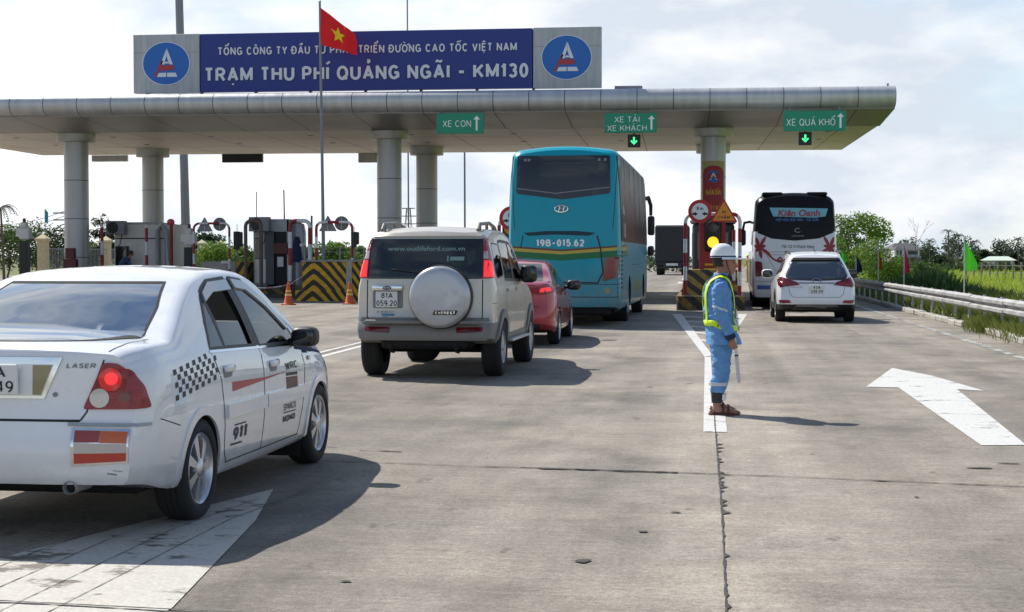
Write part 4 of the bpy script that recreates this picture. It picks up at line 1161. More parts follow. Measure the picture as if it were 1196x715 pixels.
x = MB(); x.box((0, -.178, .18), (.5, .004, .10)); x.box((-.1, -.178, .34), (.25, .004, .06)); x.build('cabinet_print', M['yellow'], c_)
bo = thing('toll_booth', 'dark glazed toll booth standing behind the red signal cabinet', 'booth', (.22, 52.5, .42), 0)
b = MB(); b.box((0, 0, 1.12), (1.35, 2.2, 2.24), 0, .12, None, 3); b.build('booth_shell', M['booth_dark'], bo, 40)
b = MB(); b.box((0, 0, 1.55), (1.38, 1.5, .8), 0, .03); b.box((0, -1.11, 1.5), (1.0, .03, .9), 0, .01); b.build('booth_window', M['dark_glass'], bo)
b = MB(); b.box((0, 0, 2.30), (1.5, 2.4, .10), 0, .03); b.build('booth_roof', M['booth_grey'], bo)
arch('guard_arch', 'red and white pipe arch on the island behind the officer', P(800.5, 300, 47.0).x, P(864, 300, 47.0).x, 47.0, .42, 2.83)
t = thing('guard_post', 'short red and white post beside the right leg of the pipe arch', 'post', (P(857, 300, 47.5).x, 47.45, .42), 0)
b = MB(); striped_tube(b, [(0, 0, 0), (0, 0, 1.95)], .05, .4); b.build('pipe', RW, t, 60); b = MB(); b.lathe([(0, .02), (.11, .02), (.11, 0)], 14); b.build('foot_plate', M['steel_grey'], t)
# width limit roundel and slow triangle
def round_sign(c, r, label, group=None):
    t = thing('width_sign', label, 'road sign', c, 0, group)
    b = MB(); b.lathe([(0, -.012), (r, -.012), (r, .012), (0, .012)], 36, 0, None, 'y'); b.build('sign_plate', M['steel'], t)
    b = MB(); b.lathe([(r * .70, -.0145), (r, -.0145), (r, -.012)], 36, 0, None, 'y'); b.build('red_ring', M['sign_red'], t)
    b = MB(); b.lathe([(0, -.0145), (r * .70, -.0145)], 36, 0, None, 'y'); b.build('white_disc', M['sign_white'], t)
    x = MB(); X = facing_cam((0, -.0165, 0)); text(x, '8 m', r * .55, r * .30, facing_cam((0, -.0165, r * .12)), 0, .03)
    for sg in (1, -1): x.add([(sg * a * r, bb * r, 0) for a, bb in ((.64, -.30), (.64, -.12), (.42, -.12), (.42, -.02), (.18, -.21), (.42, -.40), (.42, -.30))][::sg], [[0, 1, 2, 3, 4, 5, 6]], 0, X)
    x.build('sign_print', M['ink'], t); return t
round_sign(P(817.5, 247, 46.86), .345, 'round red ringed width sign left of the orange triangle on the pipe arch')
def tri_sign(c, s, label):
    t = thing('warning_sign', label, 'road sign', c, 0)
    T = rounded([(-s, -s * .62), (s, -s * .62), (0, s * 1.12)], .05, 3)
    b = MB(); b.prism(T, .022, 0, facing_cam((0, .012, 0))); b.build('red_plate', M['sign_red'], t)
    T2 = rounded([(-s * .80, -s * .51), (s * .80, -s * .51), (0, s * .88)], .03, 3)
    b = MB(); b.prism(T2, .004, 0, facing_cam((0, -.010, 0))); b.build('orange_face', M['sign_orange'], t)
    x = MB(); text(x, 'ĐI', s * .28, s * .20, facing_cam((0, -.0155, s * .02)), 0, .02); text(x, 'CHẬM', s * .92, s * .22, facing_cam((0, -.0155, -s * .38)), 0, .02); x.build('sign_lettering', M['ink'], t)
tri_sign(P(845.5, 249.5, 46.84), .40, 'orange slow down triangle beside the round width sign')
# red vertical banner round the column
bn = thing('column_banner', 'red and gold vertical banner wrapped round the right front column', 'banner', (CX, CY, 0), CR)
def curved(mb, r, a0, a1, z0, z1, m=0, n=16):
    vs = []
    for i in range(n + 1):
        a = R(-90 + a0 + (a1 - a0) * i / n); vs += [(r * math.cos(a), r * math.sin(a), z0), (r * math.cos(a), r * math.sin(a), z1)]
    mb.add(vs, [[2 * i, 2 * i + 2, 2 * i + 3, 2 * i + 1] for i in range(n)], m)
b = MB(); curved(b, .492, -58, 58, 1.2, kz(4.97)); b.build('gold_backing', M['banner_gold'], bn)
b = MB(); curved(b, .496, -52, 52, 1.2, kz(4.55))
vs = []; 
for i in range(17):
    a = -52 + 6.5 * i; zt2 = kz(4.55) + .28 * math.sqrt(max(0, 1 - (a / 52) ** 2)); rr2 = R(-90 + a); vs += [(.496 * math.cos(rr2), .496 * math.sin(rr2), kz(4.55)), (.496 * math.cos(rr2), .496 * math.sin(rr2), zt2)]
b.add(vs, [[2 * i, 2 * i + 2, 2 * i + 3, 2 * i + 1] for i in range(16)]); b.build('red_cloth', M['banner_red'], bn)
def on_col(vs2, r): return [((r + .04) * math.sin(x / .46), -(r + .04) * math.cos(x / .46), kz(z)) for x, z in vs2]
b = MB(); el = [(.30 * math.cos(k * .2618), 4.42 + .21 * math.sin(k * .2618)) for k in range(24)]
b.add(on_col([(0, 4.42)] + el, .462), [[0, k + 1, (k + 1) % 24 + 1] for k in range(24)]); eo = b.build('emblem', mat('banner blue', (.01, .09, .36), .4), bn)
b = MB(); b.add(on_col([(-.10, 4.40), (.0, 4.56), (.10, 4.40), (.04, 4.40), (0, 4.48), (-.04, 4.40)], .466), [[0, 5, 4, 1], [1, 4, 3, 2]]); b.add(on_col([(-.13, 4.30), (.13, 4.30), (.11, 4.35), (-.11, 4.35)], .466), [[0, 1, 2, 3]]); b.build('emblem_mark', M['logo_white'], eo)
x = MB()
for s, z, w in (('NHÂN DÂN', 3.76, .56), ('NGÀY MAI', 3.20, .56), ('THẮNG', 2.68, .44)):
    v_, f_, tw, _ = text_geo(s, .01); x.add(on_col([(q.x * w / tw, z + q.y * .20 / .73) for q in v_], .462), f_)
x.build('banner_lettering', M['yellow'], bn)

# ---- next island, mostly hidden by the teal coach
xD = P(583, 300, 47.5).x
isd = thing('toll_island', 'concrete toll island hidden behind the teal coach', 'traffic island', (xD + 1.0, 46.9, 0), 0)
b = MB(); b.prism(rounded([(-1.0, 0), (1.0, 0), (1.0, 17), (-1.0, 17)], .25), .42); b.build('island_base', M['hazard_worn'], isd)
b = MB(); b.box((0, 1.8, .8), (1.6, 1.9, .77), 0, .05); b.build('crash_block', M['hazard_dusty'], isd)
arch('guard_arch', 'red and white pipe arch peeking out left of the teal coach', xD, xD + 2.0, 47.5, .42, 2.75)
round_sign(P(597, 255, 47.3), .36, 'round red ringed sign half hidden behind the left edge of the teal coach')
t = thing('signal_lamp', 'amber signal lamp in a dark case half hidden behind the teal coach edge', 'traffic signal', P(593, 268, 47.6) - Vector((0, 0, 0)), 0)
b = MB(); b.box((.05, .1, -.05), (.44, .24, .95), 0, .03); b.box((.05, .2, -.95), (.3, .12, 1.0), 0); b.build('housing', M['black'], t); b = MB(); b.lathe([(0, -.03), (.15, 0), (.15, .03)], 20, 0, Matrix.Translation((.05, -.03, 0)), 'y'); b.build('lamp', M['sign_orange'], t)

# ---- big yellow and black island left of the off-road car
YC = 55.0
x0, x1 = P(352, 330, YC).x, P(432, 330, YC).x
NX = P(366, 330, YC).x
M['hazard_nose'] = absx_hazard('bold yellow and black stripes', (.66, .36, .012), (.035, .03, .024), .40, 1.0)
ic = thing('toll_island', 'tall yellow and black striped island beside the flagpole', 'traffic island', (NX, YC, 0), 0)
b = MB(); b.prism(rounded([(x0 - NX, .05), (x1 - NX, .05), (x1 - NX, 8), (x0 - NX, 8)], .12), 1.03, 0, None, .38); b.build('crash_block', M['hazard_nose'], ic)
b = MB(); b.prism(rounded([(x0 - NX - .22, -.12), (x1 - NX + .12, -.12), (x1 - NX + .12, 11), (x0 - NX - .22, 11)], .15), .38); b.build('island_base', M['hazard_nose'], ic)
b = MB(); b.box(((x0 + x1) / 2 - NX, 4, 1.425), (x1 - x0 + .06, 8, .04), 0, .01); b.build('block_top', M['concrete'], ic)
b = MB(); b.box((P(407.5, 330, YC).x - NX, .03, .90), (.21, .06, 1.02), 0, .005); b.build('pale_panel', M['concrete'], ic)
arch('guard_arch', 'red and white pipe arch on the striped island carrying backs of signs', P(369.5, 290, YC + .6).x, P(411.5, 290, YC + .6).x, YC + .6, 1.44, P(390, 259.5, YC + .6).z, .05)
def sign_back(c, kind, label):
    t = thing('sign_back', label, 'road sign', c, 0)
    b = MB()
    if kind == 'disc': b.lathe([(0, -.012), (.26, -.012), (.26, .012), (0, .012)], 30, 0, None, 'y')
    else: b.prism(rounded([(-.33, -.22), (.33, -.22), (0, .36)], .04, 3), .024, 0, facing_cam((0, .012, 0)))
    b.build('sign_plate', M['steel_grey'] if kind != 'disc' else mat('dull grey sign back', (.17, .16, .155), .6, noise=.1), t)
    b = MB(); b.box((0, -.02, 0), (.03, .02, .4)); b.build('bracket', M['steel'], t)
sign_back(P(399, 261, YC + .75), 'disc', 'back of a round sign on the striped island arch near the flagpole')
sign_back(P(383, 263, YC + .75), 'tri', 'back of a triangular sign right behind the flagpole')
def signal_box(c, zb_, label, s=1.):
    t = thing('traffic_signal', label, 'traffic signal', (c.x, c.y, zb_), 0)
    h = c.z - zb_
    b = MB(); b.box((0, 0, h), (.20 * s, .16, .62 * s), 0, .02); b.box((.13 * s, .02, h + .05), (.12 * s, .2, .5 * s), 0, .03); b.build('housing', M['black'], t)
    b = MB(); b.tube([(0, .05, 0), (0, .05, h)], .03, 8); b.build('post', M['steel_grey'], t)
    b = MB(); b.tube([(.0, .05, h + .3 * s), (.0, .05, h + .55 * s)], .012, 6); b.build('aerial', M['steel_grey'], t)
    return t
signal_box(P(413.5, 280, YC + .5), 1.44, 'dark signal head on the right leg of the striped island arch', .9)
# flagpole with national flag
fp = P(378, 306, 55.9); top = P(373.5, 3, 55.9)
t = thing('flag_pole', 'tall thin steel flagpole rising from the striped island past the sign', 'flagpole', (fp.x, 55.9, 1.44), 0)
b = MB(); b.tube([(0, 0, 0), ((top.x - fp.x) * .5, 0, (top.z - 1.44) * .5), (top.x - fp.x, 0, top.z - 1.44)], [.065, .05, .04], 10); b.build('pole', M['steel_grey'], t); b = MB(); ellipsoid(b, (top.x - fp.x, 0, top.z - 1.42), (.05, .05, .06)); b.build('finial', M['steel'], t)
def cloth(name, label, cat, pos, hoist, topv, botv, mats, star=False, rip=.05, nu=26, nv=18, fold=2.2, group=None, edge=None):
    """flag hung from pos (top of hoist), hoist length down, top/bottom edges drooping along the given vectors"""
    t = thing(name, label, cat, pos, 0, group)
    b = MB(); vs = []
    for j in range(nv + 1):
        for i in range(nu + 1):
            s, q = i / nu, j / nv
            d = Vector(topv).lerp(Vector(botv), q)
            p = Vector((0, 0, -hoist * q)) + d * s
            p.y += rip * math.sin(s * fold * 6.28 + q * 2.0) * (.2 + s) + rip * .5 * math.sin(s * 3 + q * 7)
            p.z += rip * .4 * math.sin(s * 9 + q * 3) * s
            p.x += rip * .3 * math.sin(q * 8 + s * 5) * s
            vs.append(p)
    fs = [[j * (nu + 1) + i, (j + 1) * (nu + 1) + i, (j + 1) * (nu + 1) + i + 1, j * (nu + 1) + i + 1] for j in range(nv) for i in range(nu)]
    b.add(vs, fs); b.build('cloth', mats[0], t, 180)
    if star:
        S = MB(); pts = [(.5 + (.30 if k % 2 == 0 else .125) * math.sin(k * math.pi / 5) * .70, .5 - (.30 if k % 2 == 0 else .125) * math.cos(k * math.pi / 5)) for k in range(10)]
        def at(s, q):
            x = s * nu; y = q * nv; i = min(int(x), nu - 1); jj = min(int(y), nv - 1); fx, fy = x - i, y - jj
            a = vs[jj * (nu + 1) + i].lerp(vs[jj * (nu + 1) + i + 1], fx); c = vs[(jj + 1) * (nu + 1) + i].lerp(vs[(jj + 1) * (nu + 1) + i + 1], fx); return a.lerp(c, fy)
        for off in (-.012, .012):
            ring = [at(.52, .48)] + [at(*p) for p in pts]; ring = [p + Vector((0, off, 0)) for p in ring]
            mid = [(ring[0] + p) / 2 for p in ring[1:]]
            S.add(ring, [[0, k + 1, (k + 1) % 10 + 1] for k in range(10)])
        S.build('star', mats[1], t, None)
    return t
a = P(374.3, 9, 55.85); b2 = P(375.2, 52, 55.85)
cloth('national_flag', 'red flag with yellow star drooping from the tall flagpole', 'flag', a, a.z - b2.z, P(415, 40, 55.85) - a, P(418, 64, 55.85) - b2, [M['flag_red'], M['flag_yellow']], True, .07)

# ---- booth with dark open front, behind the tape
YB = 60.5
bx0, bx1 = P(296, 300, YB).x, P(338, 300, YB).x
zb_, zt2 = P(316, 334, YB).z, P(316, 256, YB).z
t = thing('toll_booth', 'grey toll booth with dark doorway and air conditioner beside the striped island', 'booth', ((bx0 + bx1) / 2, YB, 0), 0)
w = bx1 - bx0; h = zt2 - zb_
b = MB(); b.box((-w * .31, .9, zb_ + h / 2), (w * .38, 1.8, h), 0, .02); b.box((0, 1.5, zb_ + h / 2), (w, .6, h), 0, .02); b.box((0, .9, zt2 - .25), (w, 1.8, .5), 0, .02); b.box((w * .46, .9, zb_ + h / 2), (.08, 1.8, h)); b.build('booth_shell', M['booth_grey'], t)
b = MB(); b.box((-w * .05, -.02, zb_ + h * .42), (w * .26, .05, h * .80), 0, .005); b.build('door', mat('dark grey door', (.075, .08, .085), .5), t)
b = MB(); b.box((w * .27, .06, zb_ + h * .42), (w * .36, .06, h * .80)); b.build('dark_interior', M['interior'], t)
b = MB(); b.box((-w * .37, -.025, zb_ + h * .56), (w * .18, .05, h * .32), 0, .03); b.build('window', M['dark_glass'], t)
b = MB(); b.box((-w * .30, -.04, zb_ + h * .22), (w * .30, .04, h * .36), 0, .01); b.build('lower_panel', M['booth_light'], t)
b = MB(); b.box((w * .28, -.04, zb_ + h * .56), (w * .40, .08, h * .17), 0, .02); b.build('display_board', M['maroon'], t)
b = MB(); b.box((w * .26, -.05, zb_ + h * .36), (w * .17, .06, h * .15), 0, .01); b.build('white_terminal', M['house_white'], t)
b = MB(); b.lathe([(.0, zb_ + h * .97), (.25, zb_ + h * .93), (.32, zb_ + h * .8), (.32, zb_)], 20, 0, Matrix.Translation((w * .60, .8, 0))); b.build('rounded_end', M['visor'], t)
b = MB(); b.box((0, .9, zb_ / 2), (w + .8, 3.2, zb_), 0, .01); b.build('plinth', M['booth_dark'], t)
b = MB(); b.box((0, -.71, zb_ * .55), (w + .5, .03, zb_ * .45)); b.build('plinth_stripes', M['hazard_worn'], t)
def air_con(c, label):
    t = thing('air_conditioner', label, 'air conditioner', c, 0)
    b = MB(); b.box((0, 0, 0), (.80, .36, .56), 0, .02); b.build('casing', M['steel_grey'], t)
    b = MB(); b.lathe([(0, -.195), (.06, -.2), (.24, -.19), (.25, -.17)], 24, 0, Matrix.Translation((-.10, 0, 0)), 'y'); b.build('fan_grille', M['black'], t)
    b = MB(); b.tube([(.3, -.16, -.28), (.22, -.2, -.7), (.02, -.2, -1.0)], .02, 6); b.build('hose', M['black'], t)
air_con(P(303.5, 262, YB - .25), 'air conditioner with dark fan on the grey booth beside the striped island')
x = MB(); 
t = thing('hanging_coat', 'dark cloth hanging at the side of the grey toll booth', 'cloth', P(347, 290, YB - .2), 0)
b = MB()
vs = []
for i in range(9):
    for k in range(12):
        a = k * .5236; q = i / 8; r_ = .08 + .12 * math.sin(min(1, q * 1.3) * 1.57) + .02 * math.sin(k * 2.1 + i)
        vs.append((r_ * math.cos(a), .10 * math.sin(a) * (1 + .2 * math.sin(k * 3)), .45 - q * 1.0))
b.add(vs, [[i * 12 + k, i * 12 + (k + 1) % 12, (i + 1) * 12 + (k + 1) % 12, (i + 1) * 12 + k] for i in range(8) for k in range(12)] + [list(range(12))]); b.build('coat', M['cloth_navy'], t, 60)
arch('guard_arch', 'heavy red and white pipe arch in front of the grey booth', P(339, 300, 58.2).x, P(362, 300, 58.2).x, 58.2, .0, P(350, 258, 58.2).z, .075, 1.44, [M['pole_red'], M['pole_white']], .62)
arch('guard_arch', 'rusty brown pipe arch at the left side of the grey booth', P(287, 300, 59).x, P(305, 300, 59).x, 59.0, .0, P(290, 258, 59).z, .07, None, [mat('rusty pipe', (.13, .085, .065), .7, noise=.2), M['pole_red']], 6)
# sagging red and white tape
pa, pb, pc = P(284, 334, 57.2), P(338, 332.5, 57.0), P(372, 305, 55.2)
b = MB(); pts = [pa.lerp(pb, i / 10) - Vector((0, 0, .10 * math.sin(math.pi * i / 10))) for i in range(11)] + [pb.lerp(pc, i / 8) - Vector((0, 0, .08 * math.sin(math.pi * i / 8))) for i in range(1, 9)]
striped_tube(b, pts, .028, .3, 6, 0, 1); tag(b.build('barrier_tape', [M['pole_white'], mat('pale red tape', (.55, .22, .22), .6)], None, 60), 'sagging red and white tape strung from the grey booth to the striped island', 'tape')
# cones
def cone(u, v, label):
    p = G(u, v); t = thing('traffic_cone', label, 'traffic cone', (p.x, p.y, .004), 0, 'orange cones on the road')
    b = MB(); b.box((0, 0, .02), (.42, .42, .04), 0, .012); b.build('base', M['cone_orange'], t)
    b = MB(); b.lathe([(.17, .04), (.15, .06), (.035, .72), (.0, .73)], 24, 0); co = b.build('cone_body', M['cone_orange'], t, 50)
    b = MB(); 
    for z0, z1 in ((.30, .37), (.43, .49)):
        r_ = lambda z: .15 - (z - .06) / .66 * .115 + .004
        b.lathe([(r_(z0), z0), (r_(z1), z1)], 24, 0)
    b.build('band', M['cone_band'], co, 50)
cone(337, 356.5, 'orange cone in front of the heavy pipe arch by the booth')
cone(408.5, 355.5, 'orange cone beside the left tail lamp of the off-road car')

# ---- middle-left island: pale block, arch with sign backs
YM = 60.0
xa, xb = P(235, 320, YM).x, P(286, 320, YM).x
im = thing('toll_island', 'pale concrete block island left of the grey booth', 'traffic island', ((xa + xb) / 2, YM, 0), 0); w = xb - xa
b = MB(); b.box((-w * .1, 2, .70), (w * .8, 4, 1.4), 0, .04); b.build('crash_block', M['concrete'], im); b = MB(); b.box((w * .40, 2, .70), (w * .19, 4.04, 1.38), 0, .02); b.build('striped_end', M['hazard_small'], im)
b = MB(); b.box((w * .05, -.03, 1.37), (.30, .05, .12), 0, .01); b.build('reflector', M['house_white'], im)
arch('guard_arch', 'thin red and white pipe arch over the pale concrete block', P(226.5, 300, YM - .3).x, P(268, 300, YM - .3).x, YM - .3, .0, P(250, 261, YM - .3).z, .045)
sign_back(P(256.5, 262, YM - .2), 'disc', 'back of a round sign on the thin arch over the pale block')
sign_back(P(239, 264, YM - .2), 'tri', 'back of a triangular sign on the thin arch over the pale block')
signal_box(P(276.5, 281, YM + .3), 1.40, 'dark signal head standing on the pale concrete block', 1.15)
def card_reader(c, zb0, label):
    t = thing('card_reader', label, 'card machine', (c.x, c.y, 0), 0)
    b = MB(); b.box((0, 0, (zb0 + c.z - .3) / 2), (.34, .34, c.z - .3 - zb0), 0, .02); b.build('pedestal', M['black'], t)
    b = MB(); b.box((.08, -.05, c.z), (.42, .36, .46), 0, .04); b.box((-.20, .0, c.z + .05), (.20, .30, .36), 0, .03); b.box((0, 0, c.z + .33), (.24, .26, .24), 0, .03); b.build('reader_head', M['booth_light'], t)
    b = MB(); b.lathe([(.0, c.z + .62), (.06, c.z + .60), (.07, c.z + .45)], 12, 0); b.build('beacon', M['maroon'], t)
card_reader(P(221, 280, 60.3), .0, 'pale card machine on a black pedestal left of the pale concrete block')
card_reader(P(28.5, 273, 60.3), .0, 'pale card machine on a black pedestal at the far left edge')

# ---- far-left booth with a clerk at the window
YA = 63.5
bx0, bx1 = P(133, 300, YA).x, P(204, 300, YA).x; zt2 = P(160, 262, YA).z
t = thing('toll_booth', 'beige toll booth at the far left with a clerk leaning out of its window', 'booth', ((bx0 + bx1) / 2, YA, 0), 0); w = bx1 - bx0
b = MB(); b.box((0, 1.0, zt2 / 2 + .1), (w, 2.0, zt2 - .2), 0, .08, None, 2); b.build('booth_shell', M['booth_light'], t)
b = MB(); b.box((-w * .12, .95, zt2), (w * .62, 1.7, .18), 0, .06); b.build('booth_roof', M['booth_grey'], t)
b = MB(); b.box((-w * .36, -.03, zt2 * .52), (w * .22, .06, zt2 * .34), 0, .01); wo = b.build('window', M['dark_glass'], t)
b = MB(); b.box((0, -.02, zt2 * .80), (w * .96, .03, .04)); b.build('shell_joint', M['seam'], t)
b = MB(); b.tube([(w * .24, -.12, 1.0), (w * .24, -.12, zt2 * .9), (w * .30, -.12, zt2 * 1.0), (w * .38, -.12, zt2 * .9), (w * .40, -.12, 1.0)], .10, 10); b.build('duct', M['visor'], t)
b = MB(); b.box((0, -.4, .5), (w * 1.3, 3.5, 1.0), 0, .02); b.build('plinth', M['concrete'], t)
b = MB(); b.box((0, -2.2, 1.06), (w * 1.75, .30, .26), 0, .04); b.build('striped_kerb', M['hazard_small'], t)
air_con(P(136, 266, YA - .25), 'air conditioner with dark fan on the far left beige booth')
for u, v0, lab, cap in ((119, 263, 'red and white post at the left end of the beige booth', 0), (171, 262, 'red and white post in front of the beige booth duct', 0), (200, 262, 'dark red post topped by a red lamp beside the beige booth', 1)):
    c = P(u, v0, 62.0); t = thing('guard_post', lab, 'post', (c.x, 62.0, 0), 0)
    b = MB(); striped_tube(b, [(0, 0, 0), (0, 0, c.z)], .065 if not cap else .075, .55 if not cap else 9); b.build('pipe', RW, t, 60)
    if cap:
        b = MB(); ellipsoid(b, (0, -.05, c.z + .08), (.16, .12, .14)); b.build('red_lamp', mat('red beacon lamp', (.62, .06, .08), .3), t)
    else:
        b = MB(); b.lathe([(.065, c.z), (.0, c.z + .04)], 10); b.build('cap', M['pole_red'], t)
# ---- masts and poles
def pole(u0, v0, u1, v1, Y, r, label, cat='pole', name='light_pole', m='steel_grey', extra=None):
    a = P(u0, v0, Y); c = P(u1, v1, Y); t = thing(name, label, cat, (a.x, Y, 0), 0)
    s = (c.x - a.x) / (c.z - a.z) if abs(c.z - a.z) > .1 else 0
    b = MB(); b.tube([(-s * a.z, 0, 0), (0, 0, a.z), (c.x - a.x, 0, c.z)], [r * 1.15, r * 1.1, r], 12); b.build('shaft', M[m], t, 60)
    b = MB(); b.lathe([(r * 1.8, 0), (r * 1.8, .12), (r * 1.1, .2)], 12, 0, Matrix.Translation((-s * a.z, 0, 0))); b.build('base', M['concrete'], t)
    return t, c - a, c.z
pole(217, 262, 208, -40, 84, .21, 'thick grey light mast rising behind the left half of the station sign')
pole(543, 270, 542.5, 150, 80, .045, 'thin dark pole behind the lane left of the teal coach')
pole(476, 60, 475.5, -30, 80, .035, 'thin lightning rod rising above the blue sign')
pole(333, 300, 331.5, 222, 72, .03, 'thin aerial rod right behind the grey booth', name='aerial_rod')
pole(300, 300, 299.5, 224, 72, .02, 'thinnest aerial rod left behind the grey booth', name='aerial_rod')
pole(212, 265, 211, 215, 70, .015, 'thin aerial rod beside the thick light mast', name='aerial_rod')
pole(364, 300, 364, 252, 62, .04, 'short dark aerial rod right of the heavy pipe arch', name='aerial_rod')

t = thing('camera_post', 'slim post with a small camera between the legs of the heavy pipe arch', 'camera', (P(357, 300, 58.4).x, 58.4, 1.0), 0)
b = MB(); b.tube([(0, 0, -1.0), (0, 0, 1.0)], .03, 8); b.build('post', M['steel_grey'], t)
b = MB(); b.box((-.10, -.06, 1.02), (.14, .34, .12), 0, .02); b.build('camera_body', M['booth_light'], t)
# ------------------------------------------------------------------ white sedan (nearest, left edge of the photo)
def white_sedan():
    t = thing('sedan', 'white sedan with checkered side decals and red tail lamps beside the left lane arrow', 'car', (-3.84, 8.10, 0), R(-1.35))
    c = Car(4.36,
        [(0, .79), (.05, .815), (.18, .855), (.5, .870), (1.2, .876), (3.0, .873), (3.7, .862), (4.1, .80), (4.28, .70), (4.36, .60)],
        [(0, 1.035), (.10, 1.062), (.35, 1.078), (.62, 1.085), (.80, 1.16), (1.20, 1.345), (1.48, 1.435), (1.85, 1.475), (2.2, 1.48), (2.55, 1.455), (2.80, 1.38), (3.15, 1.17), (3.38, 1.045), (3.6, 1.0), (4.0, .90), (4.24, .78), (4.36, .60)],
        [(0, .955), (.4, 1.005), (1.0, 1.015), (1.6, 1.0), (2.8, .935), (3.4, .90), (3.9, .80), (4.36, .55)],
        [(0, .33), (.25, .30), (.6, .24), (2, .21), (3.7, .22), (4.36, .26)], .46,
        [(.30, .05), (.36, .015), (.48, .0), (.60, .008), (.652, .02), (.675, .052), (.80, .06), (.95, .065), (1.03, .075), (1.08, .11)],
        [(.26, .06), (.4, .0), (.6, .03), (.8, .2)], .40, .45, .085, .14)
    q1 = [(1.22, 1.0), (1.30, 1.14), (1.46, 1.30), (1.47, .995)]
    q2 = [(1.50, .995), (1.50, 1.325), (1.70, 1.39), (2.08, 1.405), (2.115, .975)]
    q3 = [(2.225, .965), (2.195, 1.405), (2.45, 1.385), (2.75, 1.26), (3.03, 1.05), (3.10, .945)]
    rw = [(-.60, 1.105), (.60, 1.105), (.565, 1.25), (.49, 1.385), (-.49, 1.385), (-.565, 1.25)]
    ws = [(-.62, 1.07), (.62, 1.07), (.50, 1.40), (-.50, 1.40)]
    rad = .325
    c.body('body', t, [M['sedan_white'], M['interior']], cabin=(.9, 3.05, .42, .05),
           windows=[('x', q1, -1.2, 1.2), ('x', q2, -1.2, 1.2), ('x', q3, -1.2, 1.2), ('y', rw, -.6, 1.6), ('y', ws, 2.6, 4.5)],
           arches=[(.95, .30, rad, .27), (3.57, .30, rad, .27)])
    g = MB()
    c.patch(g, 'R', q1, .0015, mirror=True); g.build('quarter_glass', M['glass_dark'], t)
    g = MB(); low = [(1.50, .995), (1.50, 1.15), (2.10, 1.13), (2.115, .975)]
    c.patch(g, 'R', low, -.012); c.patch(g, 'L', q2, .0015); g.build('rear_door_glass', M['glass_dark'], t)
    g = MB(); c.patch(g, 'R', q3, .0015, mirror=True); g.build('front_door_glass', M['glass_dark'], t)
    g = MB(); c.patch(g, 'B', shrink(rw, .015), .0025, res=.04); rg = g.build('rear_window', M['glass_rear'], t)
    g = MB(); c.line(g, 'B', shrink(rw, .010), .014, .0035, closed=True, step=.03); g.build('window_seal', M['soot'], rg)
    g = MB(); c.patch(g, 'F', shrink(ws, .015), .0025, res=.05); g.build('windscreen', M['glass_dark'], t)
    # black frames and rain visors
    fr = MB()
    for q in (q1, q2, q3): c.line(fr, 'R', shrink(q, .008), .03, .0028, closed=True, step=.04, mirror=True)
    c.patch(fr, 'R', [(2.06, .975), (2.05, 1.41), (2.21, 1.41), (2.235, .965)], .0024, mirror=True)
    fr.build('window_frame', M['black'], t)
    v = MB()
    c.patch(v, 'R', [(1.47, 1.27), (1.70, 1.325), (2.10, 1.335), (2.10, 1.400), (1.70, 1.388), (1.50, 1.325)], .012, thick=.004, mirror=True)
    c.patch(v, 'R', [(2.21, 1.345), (2.43, 1.325), (2.72, 1.20), (2.97, 1.035), (3.02, 1.055), (2.75, 1.26), (2.45, 1.385), (2.20, 1.405)], .012, thick=.004, mirror=True)
    v.build('rain_visor', M['visor'], t)
    tr = MB(); c.line(tr, 'R', [(1.18, .982), (2.12, .955), (3.12, .925)], .016, .003, mirror=True); tr.build('belt_trim', M['chrome'], t)
    # panel gaps
    s = MB()
    c.line(s, 'R', [(1.20, .97), (1.30, .80), (1.335, .62), (1.36, .36), (1.42, .285)], .010, mirror=True)
    c.line(s, 'R', [(2.17, .955), (2.165, .60), (2.13, .285)], .010, mirror=True)
    c.line(s, 'R', [(3.13, .92), (3.17, .78), (3.14, .62), (3.06, .42), (3.00, .285)], .010, mirror=True)
    c.line(s, 'R', [(1.40, .285), (3.02, .285)], .008, mirror=True)
    c.line(s, 'R', [(3.16, .905), (3.6, .865), (4.1, .75)], .006, mirror=True)
    c.line(s, 'R', [(.30, .665), (.58, .60)], .006, mirror=True)
    # boot lid outline
    c.line(s, 'B', [(-.50, .672), (.50, .672)], .013, .002)
    c.line(s, 'B', [(.50, .672), (.535, .72), (.60, .93), (.625, 1.00)], .009, .002, mirror=True)
    c.line(s, 'T', [(.625, .08), (.655, .25), (.665, .62)], .007, .0025, mirror=True)
    s.build('panel_gap', M['seam'], t)
    # body side moulding and sill
    b = MB(); c.patch(b, 'R', [(1.36, .56), (1.36, .645), (2.155, .64), (2.155, .555)], .014, thick=.010, mirror=True)
    c.patch(b, 'R', [(2.18, .555), (2.18, .64), (3.10, .635), (3.06, .55)], .014, thick=.010, mirror=True)
    b.build('side_moulding', M['sedan_white'], t)
    b = MB(); c.arch_lip(b, .95, .30, rad - .004, rad + .05, .010, a0=-8, a1=188); c.arch_lip(b, 3.57, .30, rad - .004, rad + .05, .010, a0=-8, a1=188)
    b.build('arch_lip', M['sedan_white'], t, 60)
    # door handles
    for y, z in ((1.44, .865), (2.40, .835)):
        for sg, ax in ((1, 'R'), (-1, 'L')):
            p, n, d = c.hit(ax, y, z)
            h = MB(); h.box((p.x + sg * .012, y, z), (.035, .17, .05), 0, .016, None, 2)
            ho = h.build('door_handle', M['sedan_white'], t, 60)
            k = MB(); c.patch(k, ax, rounded([(y - .10, z - .055), (y + .07, z - .055), (y + .07, z + .01), (y - .10, z + .01)], .03), .002); k.build('handle_recess', M['seam_grey'], ho)
    # tail lamps
    lamp = rounded([(.515, .735), (.545, .80), (.622, .985), (.70, .98), (.765, .935), (.812, .85), (.838, .735)], .02)
